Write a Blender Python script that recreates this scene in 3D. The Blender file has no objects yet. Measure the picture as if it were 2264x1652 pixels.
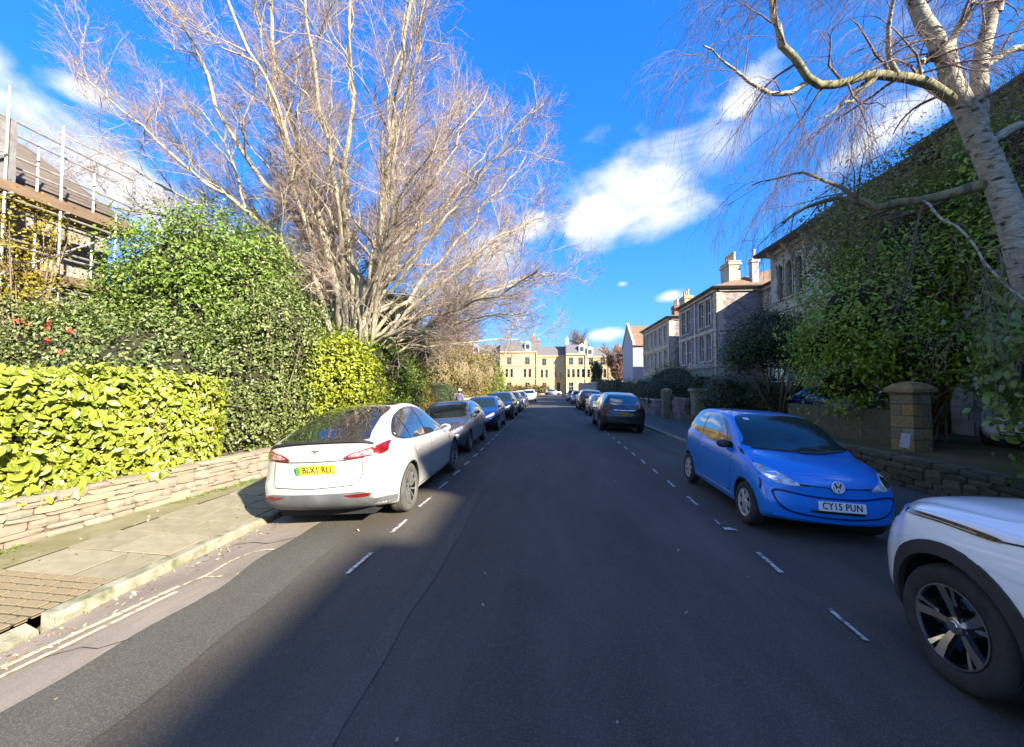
# Residential street in low winter sun: cambered road, parked cars, bare beech, villas.
import bpy, bmesh, math, random
import numpy as np
from mathutils import Vector, Matrix, Euler
from mathutils.bvhtree import BVHTree
R = math.radians
random.seed(7)
rng = np.random.default_rng(7)
S = bpy.context.scene
COL = S.collection

# ------------------------------------------------------------------ camera
cam = bpy.data.objects.new('camera', bpy.data.cameras.new('camera'))
COL.objects.link(cam)
S.camera = cam
cam.location = (0, 0, 1.82)
cam.rotation_euler = (R(90 + 1.87), 0, R(5.26))
cam.data.sensor_width = 36
cam.data.lens = 36 * 890 / 2264
cam.data.clip_start = 0.05
cam.data.clip_end = 3000

# ------------------------------------------------------------------ light
SUN_EL, SUN_AZ = 26.0, 50.0            # azimuth: degrees from straight behind the camera towards the right
sdir = Vector((math.cos(R(SUN_EL)) * math.sin(R(SUN_AZ)), -math.cos(R(SUN_EL)) * math.cos(R(SUN_AZ)), math.sin(R(SUN_EL))))
sl = bpy.data.lights.new('sun', 'SUN')
sl.energy = 5.0
sl.angle = R(0.9)
sl.color = (1.0, 0.90, 0.74)
sun = bpy.data.objects.new('sun', sl)
COL.objects.link(sun)
sun.location = (20, -20, 30)
sun.rotation_euler = sdir.to_track_quat('Z', 'Y').to_euler()
S.view_settings.view_transform = 'Standard'
S.view_settings.look = 'None'
S.view_settings.gamma = 1
S.view_settings.exposure = 1.8
S.cycles.max_bounces = 6
S.cycles.diffuse_bounces = 3
S.cycles.glossy_bounces = 3
S.cycles.transmission_bounces = 3
S.cycles.transparent_max_bounces = 4
S.cycles.caustics_reflective = False
S.cycles.caustics_refractive = False

world = bpy.data.worlds.new('World')
S.world = world
world.use_nodes = True
world.cycles.sampling_method = 'MANUAL'
world.cycles.sample_map_resolution = 512


def build_sky():
    nt = world.node_tree
    nt.nodes.clear()
    N, Lk = nt.nodes.new, nt.links.new

    def math_(op, a, b=None, clamp=False):
        n = N('ShaderNodeMath')
        n.operation = op
        n.use_clamp = clamp
        for i, v in enumerate((a, b)):
            if v is None:
                continue
            if isinstance(v, (int, float)):
                n.inputs[i].default_value = v
            else:
                Lk(v, n.inputs[i])
        return n.outputs[0]

    def dot(vec, v):
        n = N('ShaderNodeVectorMath')
        n.operation = 'DOT_PRODUCT'
        Lk(vec, n.inputs[0])
        n.inputs[1].default_value = v
        return n.outputs['Value']

    def ramp(x, a, b):
        n = N('ShaderNodeMapRange')
        n.interpolation_type = 'SMOOTHSTEP'
        Lk(x, n.inputs[0])
        n.inputs[1].default_value = a
        n.inputs[2].default_value = b
        return n.outputs[0]
    tc = N('ShaderNodeTexCoord')
    d = tc.outputs['Generated']
    sky = N('ShaderNodeTexSky')
    sky.sky_type = 'NISHITA'
    sky.sun_disc = False
    sky.sun_elevation = R(SUN_EL)
    sky.sun_rotation = math.atan2(sdir.x, sdir.y)
    sky.altitude = 60
    sky.air_density = 1.0
    sky.dust_density = 0.25
    sky.ozone_density = 3.0
    hs = N('ShaderNodeHueSaturation')
    hs.inputs['Saturation'].default_value = 1.32
    hs.inputs['Value'].default_value = 1.15
    Lk(sky.outputs[0], hs.inputs['Color'])
    # keep the pale band at the horizon from burning out: compress by luminance, all round the sky alike
    lum = dot(hs.outputs[0], (.25, .5, .25))
    gain = math_('DIVIDE', 5.4, math_('ADD', 2.4, lum))
    cmp_ = N('ShaderNodeVectorMath')
    cmp_.operation = 'SCALE'
    Lk(hs.outputs[0], cmp_.inputs[0])
    Lk(gain, cmp_.inputs['Scale'])
    tint = N('ShaderNodeVectorMath')
    tint.operation = 'MULTIPLY'
    Lk(cmp_.outputs[0], tint.inputs[0])
    tint.inputs[1].default_value = (.64, .88, 1.21)

    # noise in direction space, stretched a little sideways
    mp = N('ShaderNodeMapping')
    mp.inputs['Scale'].default_value = (1, 1, 1.6)
    Lk(d, mp.inputs[0])
    n1 = N('ShaderNodeTexNoise')
    n1.inputs['Scale'].default_value = 5.5
    n1.inputs['Detail'].default_value = 6
    n1.inputs['Roughness'].default_value = 0.58
    n1.inputs['Distortion'].default_value = 0.35
    Lk(mp.outputs[0], n1.inputs['Vector'])
    n2 = N('ShaderNodeTexNoise')
    n2.inputs['Scale'].default_value = 2.1
    n2.inputs['Detail'].default_value = 3
    Lk(mp.outputs[0], n2.inputs['Vector'])
    nz = math_('MULTIPLY', math_('SUBTRACT', n1.outputs['Fac'], 0.5), 2.6)

    def dirv(az, el):
        return Vector((math.cos(R(el)) * math.sin(R(az)), math.cos(R(el)) * math.cos(R(az)), math.sin(R(el))))
    # cumulus: azimuth, elevation, half width, half height (degrees), tilt, softness of the lower edge
    clouds = [(6.5, 22.8, 6.5, 4.6, 12), (15.0, 26.5, 10.0, 6.0, 18), (22.0, 28.0, 6.5, 4.4, 25), (25.0, 32.0, 4.5, 2.2, 45), (16.5, 21.6, 7, 2.2, 18),
              (-57.0, 22.0, 8, 4.2, -24), (-51.0, 20.0, 8, 3.0, -18), (-52.5, 27.0, 3.5, 1.4, 0), (-60, 27, 5, 2.6, -40),
              (38.0, 25.0, 7, 1.8, 20), (16.2, 11.8, 2.2, 1.0, 8), (7.9, 7.2, 3.6, 0.95, 4),
              (10.2, 13.9, 1.0, 0.5, 0), (-8.0, 18.5, 6, 3.2, 5), (-2.5, 21.5, 4, 2.2, 10), (-14, 13.5, 6, 1.8, 0)]
    best = None
    lit = None
    for az, el, a, b, t in clouds:
        c = dirv(az, el)
        r = Vector((math.cos(R(az)), -math.sin(R(az)), 0))
        u = r.cross(c) * -1
        if u.z < 0:
            u = -u
        ct, st = math.cos(R(t)), math.sin(R(t))
        e1 = (r * ct + u * st) / math.sin(R(a))
        e2 = (u * ct - r * st) / math.sin(R(b))
        x, y = dot(d, e1), dot(d, e2)
        q = math_('SQRT', math_('ADD', math_('MULTIPLY', x, x), math_('MULTIPLY', y, y)))
        front = math_('GREATER_THAN', dot(d, c), 0.2)
        k = math_('MULTIPLY', math_('SUBTRACT', 1.25, q), front)
        k = math_('MAXIMUM', k, -1.2)
        best = k if best is None else math_('MAXIMUM', best, k)
        w = math_('MULTIPLY', y, math_('GREATER_THAN', k, 0.0))
        lit = w if lit is None else math_('ADD', lit, w)
    # scattered cloud added out of view, thickened so the shade gets whiter sky light
    away = ramp(dot(d, dirv(-5.26, 8)), 0.62, 0.30)
    gen = math_('SUBTRACT', math_('MULTIPLY', math_('SUBTRACT', n2.outputs['Fac'], 0.47), 6.0), math_('MULTIPLY', math_('SUBTRACT', 1.0, away), 6.0))
    best = math_('MAXIMUM', best, gen)
    m = ramp(math_('ADD', best, nz), 0.10, 1.15)
    upper = ramp(dot(d, (0, 0, 1)), -0.01, 0.03)
    m = math_('MULTIPLY', m, upper)
    shade = ramp(math_('ADD', math_('MULTIPLY', lit, 0.5), nz), -0.9, 0.7)
    cc = N('ShaderNodeMix')
    cc.data_type = 'RGBA'
    cc.inputs[6].default_value = (3.6, 4.1, 5.0, 1)
    cc.inputs[7].default_value = (5.9, 5.8, 5.6, 1)
    Lk(shade, cc.inputs[0])
    mx = N('ShaderNodeMix')
    mx.data_type = 'RGBA'
    Lk(math_('MULTIPLY', m, 0.93), mx.inputs[0])
    Lk(tint.outputs[0], mx.inputs[6])
    Lk(cc.outputs[2], mx.inputs[7])
    bg = N('ShaderNodeBackground')
    bg.inputs[1].default_value = 0.066
    Lk(mx.outputs[2], bg.inputs[0])
    out = N('ShaderNodeOutputWorld')
    Lk(bg.outputs[0], out.inputs[0])


build_sky()

# ------------------------------------------------------------------ helpers
def tag(o, label=None, cat=None, group=None, kind=None):
    if label:
        o['label'] = label
    if cat:
        o['category'] = cat
    if group:
        o['group'] = group
    if kind:
        o['kind'] = kind
    return o


def empty(name, loc=(0, 0, 0), rz=0.0, label=None, cat=None, group=None):
    o = bpy.data.objects.new(name, None)
    COL.objects.link(o)
    o.location = loc
    o.rotation_euler = (0, 0, rz)
    o.empty_display_size = 0.2
    return tag(o, label, cat, group)


def link(name, me, parent=None, loc=None, rot=None, scale=None):
    o = bpy.data.objects.new(name, me)
    COL.objects.link(o)
    if parent is not None:
        o.parent = parent
    if loc is not None:
        o.location = loc
    if rot is not None:
        o.rotation_euler = rot
    if scale is not None:
        o.scale = scale
    return o


def copy_tree(o, parent=None):
    c = o.copy()
    COL.objects.link(c)
    c.parent = parent
    for ch in list(o.children):
        copy_tree(ch, c)
    return c


def np_mesh(name, verts, faces, mat, smooth=False, attr=None):
    """verts (N,3), faces (M,k) all of one size; attr: per-face float stored as 'rnd'"""
    me = bpy.data.meshes.new(name)
    v = np.asarray(verts, dtype=np.float32)
    f = np.asarray(faces, dtype=np.int32)
    M, k = f.shape
    me.vertices.add(len(v))
    me.vertices.foreach_set('co', v.ravel())
    me.loops.add(M * k)
    me.loops.foreach_set('vertex_index', f.ravel())
    me.polygons.add(M)
    me.polygons.foreach_set('loop_start', np.arange(0, M * k, k, dtype=np.int32))
    if smooth:
        me.polygons.foreach_set('use_smooth', np.ones(M, dtype=bool))
    if attr is not None:
        a = me.attributes.new('rnd', 'FLOAT', 'FACE')
        a.data.foreach_set('value', np.asarray(attr, dtype=np.float32))
    me.update(calc_edges=True)
    me.materials.append(mat)
    return me


class MB:
    def __init__(self):
        self.v = []
        self.f = []

    def add(self, vs, fs):
        b = len(self.v)
        self.v += [tuple(p) for p in vs]
        self.f += [tuple(i + b for i in q) for q in fs]
        return self

    def box(self, x0, x1, y0, y1, z0, z1):
        x0, x1 = min(x0, x1), max(x0, x1)
        y0, y1 = min(y0, y1), max(y0, y1)
        z0, z1 = min(z0, z1), max(z0, z1)
        return self.add([(x0, y0, z0), (x1, y0, z0), (x1, y1, z0), (x0, y1, z0), (x0, y0, z1), (x1, y0, z1), (x1, y1, z1), (x0, y1, z1)],
                        [(0, 3, 2, 1), (4, 5, 6, 7), (0, 1, 5, 4), (1, 2, 6, 5), (2, 3, 7, 6), (3, 0, 4, 7)])

    def tube(self, pts, r, n=8, caps=True):
        pts = [Vector(p) for p in pts]
        rs = r if isinstance(r, (list, tuple)) else [r] * len(pts)
        vs, fs = [], []
        for i, p in enumerate(pts):
            t = (pts[min(i + 1, len(pts) - 1)] - pts[max(i - 1, 0)]).normalized()
            a = t.cross(Vector((0, 0, 1)) if abs(t.z) < .9 else Vector((1, 0, 0))).normalized()
            b = t.cross(a)
            for k in range(n):
                an = 2 * math.pi * k / n
                vs.append(p + (a * math.cos(an) + b * math.sin(an)) * rs[i])
        for i in range(len(pts) - 1):
            for k in range(n):
                k2 = (k + 1) % n
                fs.append((i * n + k, i * n + k2, (i + 1) * n + k2, (i + 1) * n + k))
        if caps:
            fs.append(tuple(range(n))[::-1])
            fs.append(tuple((len(pts) - 1) * n + k for k in range(n)))
        return self.add(vs, fs)

    def prism(self, poly, axis, a0, a1):
        """extrude a 2D polygon along an axis ('x': poly is (y,z); 'y': (x,z); 'z': (x,y))"""
        def P(p, a):
            return {'x': (a, p[0], p[1]), 'y': (p[0], a, p[1]), 'z': (p[0], p[1], a)}[axis]
        n = len(poly)
        vs = [P(p, a0) for p in poly] + [P(p, a1) for p in poly]
        fs = [tuple(range(n)), tuple(range(2 * n - 1, n - 1, -1))]
        fs += [(i, (i + 1) % n, n + (i + 1) % n, n + i) for i in range(n)]
        return self.add(vs, fs)

    def lathe(self, prof, n=32, axis='x', c=(0, 0, 0)):
        """prof: list of (a along axis, radius)"""
        vs, fs = [], []
        for a, r in prof:
            for k in range(n):
                t = 2 * math.pi * k / n
                q = (r * math.cos(t), r * math.sin(t))
                p = {'x': (a, q[0], q[1]), 'y': (q[0], a, q[1]), 'z': (q[0], q[1], a)}[axis]
                vs.append((p[0] + c[0], p[1] + c[1], p[2] + c[2]))
        for i in range(len(prof) - 1):
            for k in range(n):
                k2 = (k + 1) % n
                fs.append((i * n + k, i * n + k2, (i + 1) * n + k2, (i + 1) * n + k))
        return self.add(vs, fs)

    def mesh(self, name, mat, smooth=False, bevel=0, angle=40, fixn=True):
        me = bpy.data.meshes.new(name)
        bm = bmesh.new()
        vv = [bm.verts.new(p) for p in self.v]
        for q in self.f:
            try:
                bm.faces.new([vv[i] for i in q])
            except ValueError:
                pass
        if bevel:
            bmesh.ops.bevel(bm, geom=[e for e in bm.edges], offset=bevel, segments=1, affect='EDGES', profile=.5)
        if fixn:
            bmesh.ops.recalc_face_normals(bm, faces=bm.faces[:])
        if smooth:
            for f in bm.faces:
                f.smooth = True
            for e in bm.edges:
                if len(e.link_faces) == 2 and e.calc_face_angle(0) > R(angle):
                    e.smooth = False
        bm.to_mesh(me)
        bm.free()
        me.materials.append(mat)
        return me

    def build(self, name, mat, parent=None, smooth=False, bevel=0, angle=40, loc=None, rot=None):
        return link(name, self.mesh(name, mat, smooth, bevel, angle), parent, loc, rot)


# ------------------------------------------------------------------ materials
def nodes_of(m):
    nt = m.node_tree
    return nt, nt.nodes.new, nt.links.new, nt.nodes['Principled BSDF']


def pbr(name, c, c2=None, rough=.7, metal=0, scale=6, bump=0, bscale=40, coat=0, spec=.5, detail=5, ramp=(.35, .65), c3=None, s3=30, f3=.35, coord='Object', stretch=None, sharp=.12):
    m = bpy.data.materials.new(name)
    m.use_nodes = True
    nt, N, Lk, P = nodes_of(m)
    P.inputs['Base Color'].default_value = (*c, 1)
    P.inputs['Roughness'].default_value = rough
    P.inputs['Metallic'].default_value = metal
    P.inputs['Specular IOR Level'].default_value = spec
    P.inputs['Coat Weight'].default_value = coat
    P.inputs['Coat Roughness'].default_value = .03
    vec = None
    if c2 is not None or bump:
        tc = N('ShaderNodeTexCoord')
        vec = tc.outputs[coord]
        if stretch:
            mp = N('ShaderNodeMapping')
            mp.inputs['Scale'].default_value = stretch
            Lk(vec, mp.inputs[0])
            vec = mp.outputs[0]
    if c2 is not None:
        nz = N('ShaderNodeTexNoise')
        nz.inputs['Scale'].default_value = scale
        nz.inputs['Detail'].default_value = detail
        Lk(vec, nz.inputs['Vector'])
        mr = N('ShaderNodeMapRange')
        Lk(nz.outputs['Fac'], mr.inputs[0])
        mr.inputs[1].default_value, mr.inputs[2].default_value = ramp
        mx = N('ShaderNodeMix')
        mx.data_type = 'RGBA'
        Lk(mr.outputs[0], mx.inputs[0])
        mx.inputs[6].default_value = (*c, 1)
        mx.inputs[7].default_value = (*c2, 1)
        outc = mx.outputs[2]
        if c3 is not None:
            n3 = N('ShaderNodeTexNoise')
            n3.inputs['Scale'].default_value = s3
            n3.inputs['Detail'].default_value = 3
            Lk(vec, n3.inputs['Vector'])
            m3 = N('ShaderNodeMapRange')
            Lk(n3.outputs['Fac'], m3.inputs[0])
            m3.inputs[1].default_value, m3.inputs[2].default_value = 1 - f3 - sharp, 1 - f3 + sharp
            x3 = N('ShaderNodeMix')
            x3.data_type = 'RGBA'
            Lk(m3.outputs[0], x3.inputs[0])
            Lk(outc, x3.inputs[6])
            x3.inputs[7].default_value = (*c3, 1)
            outc = x3.outputs[2]
        Lk(outc, P.inputs['Base Color'])
    if bump:
        nb = N('ShaderNodeTexNoise')
        nb.inputs['Scale'].default_value = bscale
        nb.inputs['Detail'].default_value = 4
        Lk(vec, nb.inputs['Vector'])
        bp = N('ShaderNodeBump')
        bp.inputs['Strength'].default_value = bump
        bp.inputs['Distance'].default_value = .02
        Lk(nb.outputs['Fac'], bp.inputs['Height'])
        Lk(bp.outputs[0], P.inputs['Normal'])
    return m


def asphalt(name, dark, light, speck, speck_amt=.5, sscale=260, rough=.85, patch=1.2, along=(1, .25, 1)):
    """stone chippings seen as small light specks over a binder that is worn in long streaks"""
    m = bpy.data.materials.new(name)
    m.use_nodes = True
    nt, N, Lk, P = nodes_of(m)
    P.inputs['Roughness'].default_value = rough
    P.inputs['Specular IOR Level'].default_value = .35
    tc = N('ShaderNodeTexCoord')
    mp = N('ShaderNodeMapping')
    mp.inputs['Scale'].default_value = along
    Lk(tc.outputs['Object'], mp.inputs[0])
    n1 = N('ShaderNodeTexNoise')
    n1.inputs['Scale'].default_value = patch
    n1.inputs['Detail'].default_value = 8
    n1.inputs['Roughness'].default_value = .62
    Lk(mp.outputs[0], n1.inputs['Vector'])
    r1 = N('ShaderNodeMapRange')
    r1.inputs[1].default_value, r1.inputs[2].default_value = .32, .68
    Lk(n1.outputs['Fac'], r1.inputs[0])
    a = N('ShaderNodeMix')
    a.data_type = 'RGBA'
    Lk(r1.outputs[0], a.inputs[0])
    a.inputs[6].default_value = (*dark, 1)
    a.inputs[7].default_value = (*light, 1)
    # broad stains and wheel-polished tracks
    ns = N('ShaderNodeTexNoise')
    ns.inputs['Scale'].default_value = .55
    ns.inputs['Detail'].default_value = 7
    ns.inputs['Roughness'].default_value = .7
    ns.inputs['Distortion'].default_value = .6
    Lk(mp.outputs[0], ns.inputs['Vector'])
    rs = N('ShaderNodeMapRange')
    rs.inputs[1].default_value, rs.inputs[2].default_value = .3, .7
    rs.inputs[3].default_value, rs.inputs[4].default_value = .72, 1.22
    Lk(ns.outputs['Fac'], rs.inputs[0])
    st = N('ShaderNodeVectorMath')
    st.operation = 'SCALE'
    Lk(a.outputs[2], st.inputs[0])
    Lk(rs.outputs[0], st.inputs['Scale'])
    vo = N('ShaderNodeTexVoronoi')
    vo.inputs['Scale'].default_value = sscale * .35
    Lk(tc.outputs['Object'], vo.inputs['Vector'])
    sp = N('ShaderNodeSeparateColor')
    Lk(vo.outputs['Color'], sp.inputs[0])
    r2 = N('ShaderNodeMapRange')
    r2.inputs[1].default_value, r2.inputs[2].default_value = .55, 1.0
    Lk(sp.outputs[0], r2.inputs[0])
    mu = N('ShaderNodeMath')
    mu.operation = 'MULTIPLY'
    mu.inputs[1].default_value = speck_amt
    Lk(r2.outputs[0], mu.inputs[0])
    b = N('ShaderNodeMix')
    b.data_type = 'RGBA'
    Lk(mu.outputs[0], b.inputs[0])
    Lk(st.outputs[0], b.inputs[6])
    b.inputs[7].default_value = (*speck, 1)
    Lk(b.outputs[2], P.inputs['Base Color'])
    nb = N('ShaderNodeTexNoise')
    nb.inputs['Scale'].default_value = sscale * .45
    nb.inputs['Detail'].default_value = 3
    Lk(tc.outputs['Object'], nb.inputs['Vector'])
    bp = N('ShaderNodeBump')
    bp.inputs['Strength'].default_value = .55
    bp.inputs['Distance'].default_value = .008
    Lk(nb.outputs['Fac'], bp.inputs['Height'])
    Lk(bp.outputs[0], P.inputs['Normal'])
    return m


def rubble(name, c, c2, c3, scale=3.2, mortar=(.32, .29, .24), squash=(1, 1, 1.7)):
    """coursed rubble too far off to pick apart: voronoi stones with pale joints"""
    m = bpy.data.materials.new(name)
    m.use_nodes = True
    nt, N, Lk, P = nodes_of(m)
    P.inputs['Roughness'].default_value = .9
    tc = N('ShaderNodeTexCoord')
    mp = N('ShaderNodeMapping')
    mp.inputs['Scale'].default_value = squash
    Lk(tc.outputs['Object'], mp.inputs[0])
    v = N('ShaderNodeTexVoronoi')
    v.inputs['Scale'].default_value = scale
    Lk(mp.outputs[0], v.inputs['Vector'])
    sp = N('ShaderNodeSeparateColor')
    Lk(v.outputs['Color'], sp.inputs[0])
    cr = N('ShaderNodeValToRGB')
    cr.color_ramp.elements[0].color = (*c, 1)
    cr.color_ramp.elements[1].color = (*c3, 1)
    e = cr.color_ramp.elements.new(.5)
    e.color = (*c2, 1)
    Lk(sp.outputs[0], cr.inputs[0])
    ve = N('ShaderNodeTexVoronoi')
    ve.feature = 'DISTANCE_TO_EDGE'
    ve.inputs['Scale'].default_value = scale
    Lk(mp.outputs[0], ve.inputs['Vector'])
    mr = N('ShaderNodeMapRange')
    mr.inputs[1].default_value, mr.inputs[2].default_value = .02, .06
    Lk(ve.outputs['Distance'], mr.inputs[0])
    mx = N('ShaderNodeMix')
    mx.data_type = 'RGBA'
    Lk(mr.outputs[0], mx.inputs[0])
    mx.inputs[6].default_value = (*mortar, 1)
    Lk(cr.outputs[0], mx.inputs[7])
    nz = N('ShaderNodeTexNoise')
    nz.inputs['Scale'].default_value = 1.1
    nz.inputs['Detail'].default_value = 6
    Lk(tc.outputs['Object'], nz.inputs['Vector'])
    mm = N('ShaderNodeMix')
    mm.data_type = 'RGBA'
    mm.blend_type = 'MULTIPLY'
    mm.inputs[0].default_value = .6
    Lk(mx.outputs[2], mm.inputs[6])
    Lk(nz.outputs['Fac'], mm.inputs[7])
    g = N('ShaderNodeMix')
    g.data_type = 'RGBA'
    g.blend_type = 'ADD'
    g.inputs[0].default_value = .18
    Lk(mm.outputs[2], g.inputs[6])
    Lk(mx.outputs[2], g.inputs[7])
    Lk(g.outputs[2], P.inputs['Base Color'])
    bp = N('ShaderNodeBump')
    bp.inputs['Strength'].default_value = .7
    bp.inputs['Distance'].default_value = .03
    Lk(mr.outputs[0], bp.inputs['Height'])
    Lk(bp.outputs[0], P.inputs['Normal'])
    return m


def leafmat(name, cols, rough=.42, trans=.35, spots=None, spec=.5):
    """leaf colour from a per-leaf random number; light also passes through the blade"""
    m = bpy.data.materials.new(name)
    m.use_nodes = True
    nt, N, Lk, P = nodes_of(m)
    at = N('ShaderNodeAttribute')
    at.attribute_name = 'rnd'
    oi = N('ShaderNodeObjectInfo')
    ad = N('ShaderNodeMath')
    ad.operation = 'ADD'
    Lk(at.outputs['Fac'], ad.inputs[0])
    fr = N('ShaderNodeMath')
    fr.operation = 'FRACT'
    Lk(ad.outputs[0], fr.inputs[0])
    Lk(oi.outputs['Random'], ad.inputs[1])
    cr = N('ShaderNodeValToRGB')
    els = cr.color_ramp.elements
    els[0].color = (*cols[0], 1)
    els[1].color = (*cols[-1], 1)
    for i, c in enumerate(cols[1:-1]):
        e = els.new((i + 1) / (len(cols) - 1))
        e.color = (*c, 1)
    Lk(fr.outputs[0], cr.inputs[0])
    outc = cr.outputs[0]
    if spots:
        tc = N('ShaderNodeTexCoord')
        nz = N('ShaderNodeTexNoise')
        nz.inputs['Scale'].default_value = spots[1]
        nz.inputs['Detail'].default_value = 2
        Lk(tc.outputs['Object'], nz.inputs['Vector'])
        mr = N('ShaderNodeMapRange')
        mr.inputs[1].default_value, mr.inputs[2].default_value = .5, .62
        Lk(nz.outputs['Fac'], mr.inputs[0])
        mx = N('ShaderNodeMix')
        mx.data_type = 'RGBA'
        Lk(mr.outputs[0], mx.inputs[0])
        Lk(outc, mx.inputs[6])
        mx.inputs[7].default_value = (*spots[0], 1)
        outc = mx.outputs[2]
    Lk(outc, P.inputs['Base Color'])
    P.inputs['Roughness'].default_value = rough
    P.inputs['Specular IOR Level'].default_value = spec
    tr = N('ShaderNodeBsdfTranslucent')
    Lk(outc, tr.inputs[0])
    ms = N('ShaderNodeMixShader')
    ms.inputs[0].default_value = trans
    Lk(P.outputs[0], ms.inputs[1])
    Lk(tr.outputs[0], ms.inputs[2])
    Lk(ms.outputs[0], nt.nodes['Material Output'].inputs[0])
    return m


def paint(name, c, metal=0.0, rough=.35, flake=0.0):
    m = pbr(name, c, rough=rough, metal=metal, coat=1.0, spec=.5)
    # road film: faint dust, as on any car parked in a street in winter
    nt, N, Lk, P = nodes_of(m)
    tc = N('ShaderNodeTexCoord')
    nz = N('ShaderNodeTexNoise')
    nz.inputs['Scale'].default_value = 3.0
    nz.inputs['Detail'].default_value = 6
    Lk(tc.outputs['Object'], nz.inputs['Vector'])
    mr = N('ShaderNodeMapRange')
    mr.inputs[3].default_value, mr.inputs[4].default_value = .02, .13
    Lk(nz.outputs['Fac'], mr.inputs[0])
    Lk(mr.outputs[0], P.inputs['Coat Roughness'])
    return m


M = {}
M['road'] = asphalt('road_asphalt', (.051, .044, .036), (.089, .076, .060), (.175, .157, .133), .4, 420)
M['gutter'] = asphalt('old_pink_asphalt', (.202, .170, .138), (.304, .262, .216), (.405, .359, .304), .35, 420, patch=2.2, along=(1.4, .5, 1))
M['trench'] = asphalt('coarse_grey_asphalt', (.056, .053, .044), (.081, .076, .064), (.221, .212, .178), .5, 480)
M['pave_base'] = pbr('mossy_asphalt_path', (.235, .210, .126), (.168, .160, .071), rough=.95, scale=2.5, bump=.5, bscale=60, c3=(.109, .122, .034), s3=4, f3=.36)
M['slab'] = pbr('pavement_slab_stone', (.290, .256, .176), (.227, .206, .139), rough=.9, scale=3, bump=.35, bscale=90, c3=(.218, .210, .101), s3=5, f3=.36, coord='Object')
M['slab2'] = pbr('pavement_slab_stone_pale', (.323, .286, .202), (.260, .231, .160), rough=.9, scale=4, bump=.35, bscale=90, c3=(.252, .235, .134), s3=12, f3=.34)
M['brickpave'] = pbr('paver_brick', (.286, .227, .143), (.218, .168, .101), rough=.9, scale=8, bump=.3, bscale=80)
M['kerb'] = pbr('kerb_stone', (.241, .224, .163), (.327, .310, .241), rough=.85, scale=5, bump=.4, bscale=50, c3=(.120, .129, .060), s3=7, f3=.42)
M['pave_dark'] = asphalt('pavement_asphalt', (.055, .055, .05), (.085, .08, .07), (.15, .14, .13), .3)
M['earth'] = pbr('garden_earth', (.09, .065, .04), (.05, .06, .02), rough=1, scale=1.5, bump=.6, bscale=20)
M['white_line'] = pbr('white_line_paint', (.52, .52, .50), (.08, .08, .08), rough=.7, scale=26, ramp=(.46, .62), bump=.3, bscale=120)
M['yellow_line'] = pbr('faded_yellow_line_paint', (.62, .54, .36), (.22, .18, .13), rough=.7, scale=16, ramp=(.50, .66), bump=.3, bscale=120)
M['joint'] = pbr('mossy_joint_dirt', (.07, .065, .035), (.045, .05, .018), rough=1, scale=20, bump=.5)
STONE = [pbr('wall_stone_%d' % i, a, b, rough=.92, scale=9, bump=.55, bscale=45, c3=c, s3=18, f3=.33) for i, (a, b, c) in enumerate([
    ((.289, .259, .200), (.221, .196, .145), (.374, .348, .289)), ((.340, .306, .238), (.264, .238, .178), (.408, .378, .315)),
    ((.306, .255, .187), (.238, .196, .136), (.374, .332, .255)), ((.306, .242, .187), (.255, .204, .153), (.374, .332, .272)),
    ((.383, .323, .221), (.297, .246, .162), (.442, .391, .306))])]
M['mortar'] = pbr('wall_mortar', (.16, .125, .09), (.09, .07, .05), rough=1, scale=7, bump=.4)
M['moss'] = pbr('moss', (.09, .11, .02), (.14, .15, .03), rough=1, scale=20, bump=1, bscale=80)


# ------------------------------------------------------------------ ground, road, pavements
XL, XR, XC = -4.06, 4.66, 0.3


def zr(x):
    return -.0085 * (x - XC) ** 2


ZKL, ZKR = zr(XL) + .11, zr(XR) + .11


def zp(x):            # pavement surface either side
    return ZKL + (XL - x) * .034 if x < 0 else ZKR + (x - XR) * .034


def sheet(name, xs, ys, zf, mat, parent=None, lift=0.0, wob=None):
    """grid sheet over xs, ys following zf(x)"""
    xs, ys = np.asarray(xs, float), np.asarray(ys, float)
    X, Y = np.meshgrid(xs, ys)
    if wob is not None:
        X = X + wob(X, Y)
    Z = np.vectorize(zf)(X) + lift
    n = len(xs)
    i, j = np.meshgrid(np.arange(n - 1), np.arange(len(ys) - 1))
    a = (j * n + i).ravel()
    me = np_mesh(name, np.stack([X.ravel(), Y.ravel(), Z.ravel()], 1), np.stack([a, a + 1, a + n + 1, a + n], 1), mat, True)
    return link(name, me, parent)


def ground_z(x):
    if x < -6.35:
        return .30
    if x > 6.75:
        return .42
    return -.45


gx = [-900, -200, -60, -20, -6.36, -6.34, 0, 6.74, 6.76, 20, 60, 200, 900]
ground = sheet('ground', gx, [-900, -200, -60, 0, 30, 60, 93, 93.1, 94, 120, 300, 1500], ground_z, M['earth'])
tag(ground, kind='structure')

road = sheet('road', np.linspace(XL, XR, 41), np.concatenate([np.arange(-30, 30, 1.5), np.arange(30, 97, 4)]), zr, M['road'])
tag(road, kind='structure')
cross = sheet('side_road', [-120, -20, 20, 120], [96.1, 99, 103], lambda x: -.165, M['road'])
tag(cross, kind='structure')

def smooth_(v, a, b):
    t = np.clip((v - a) / (b - a), 0, 1)
    return t * t * (3 - 2 * t)


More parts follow.
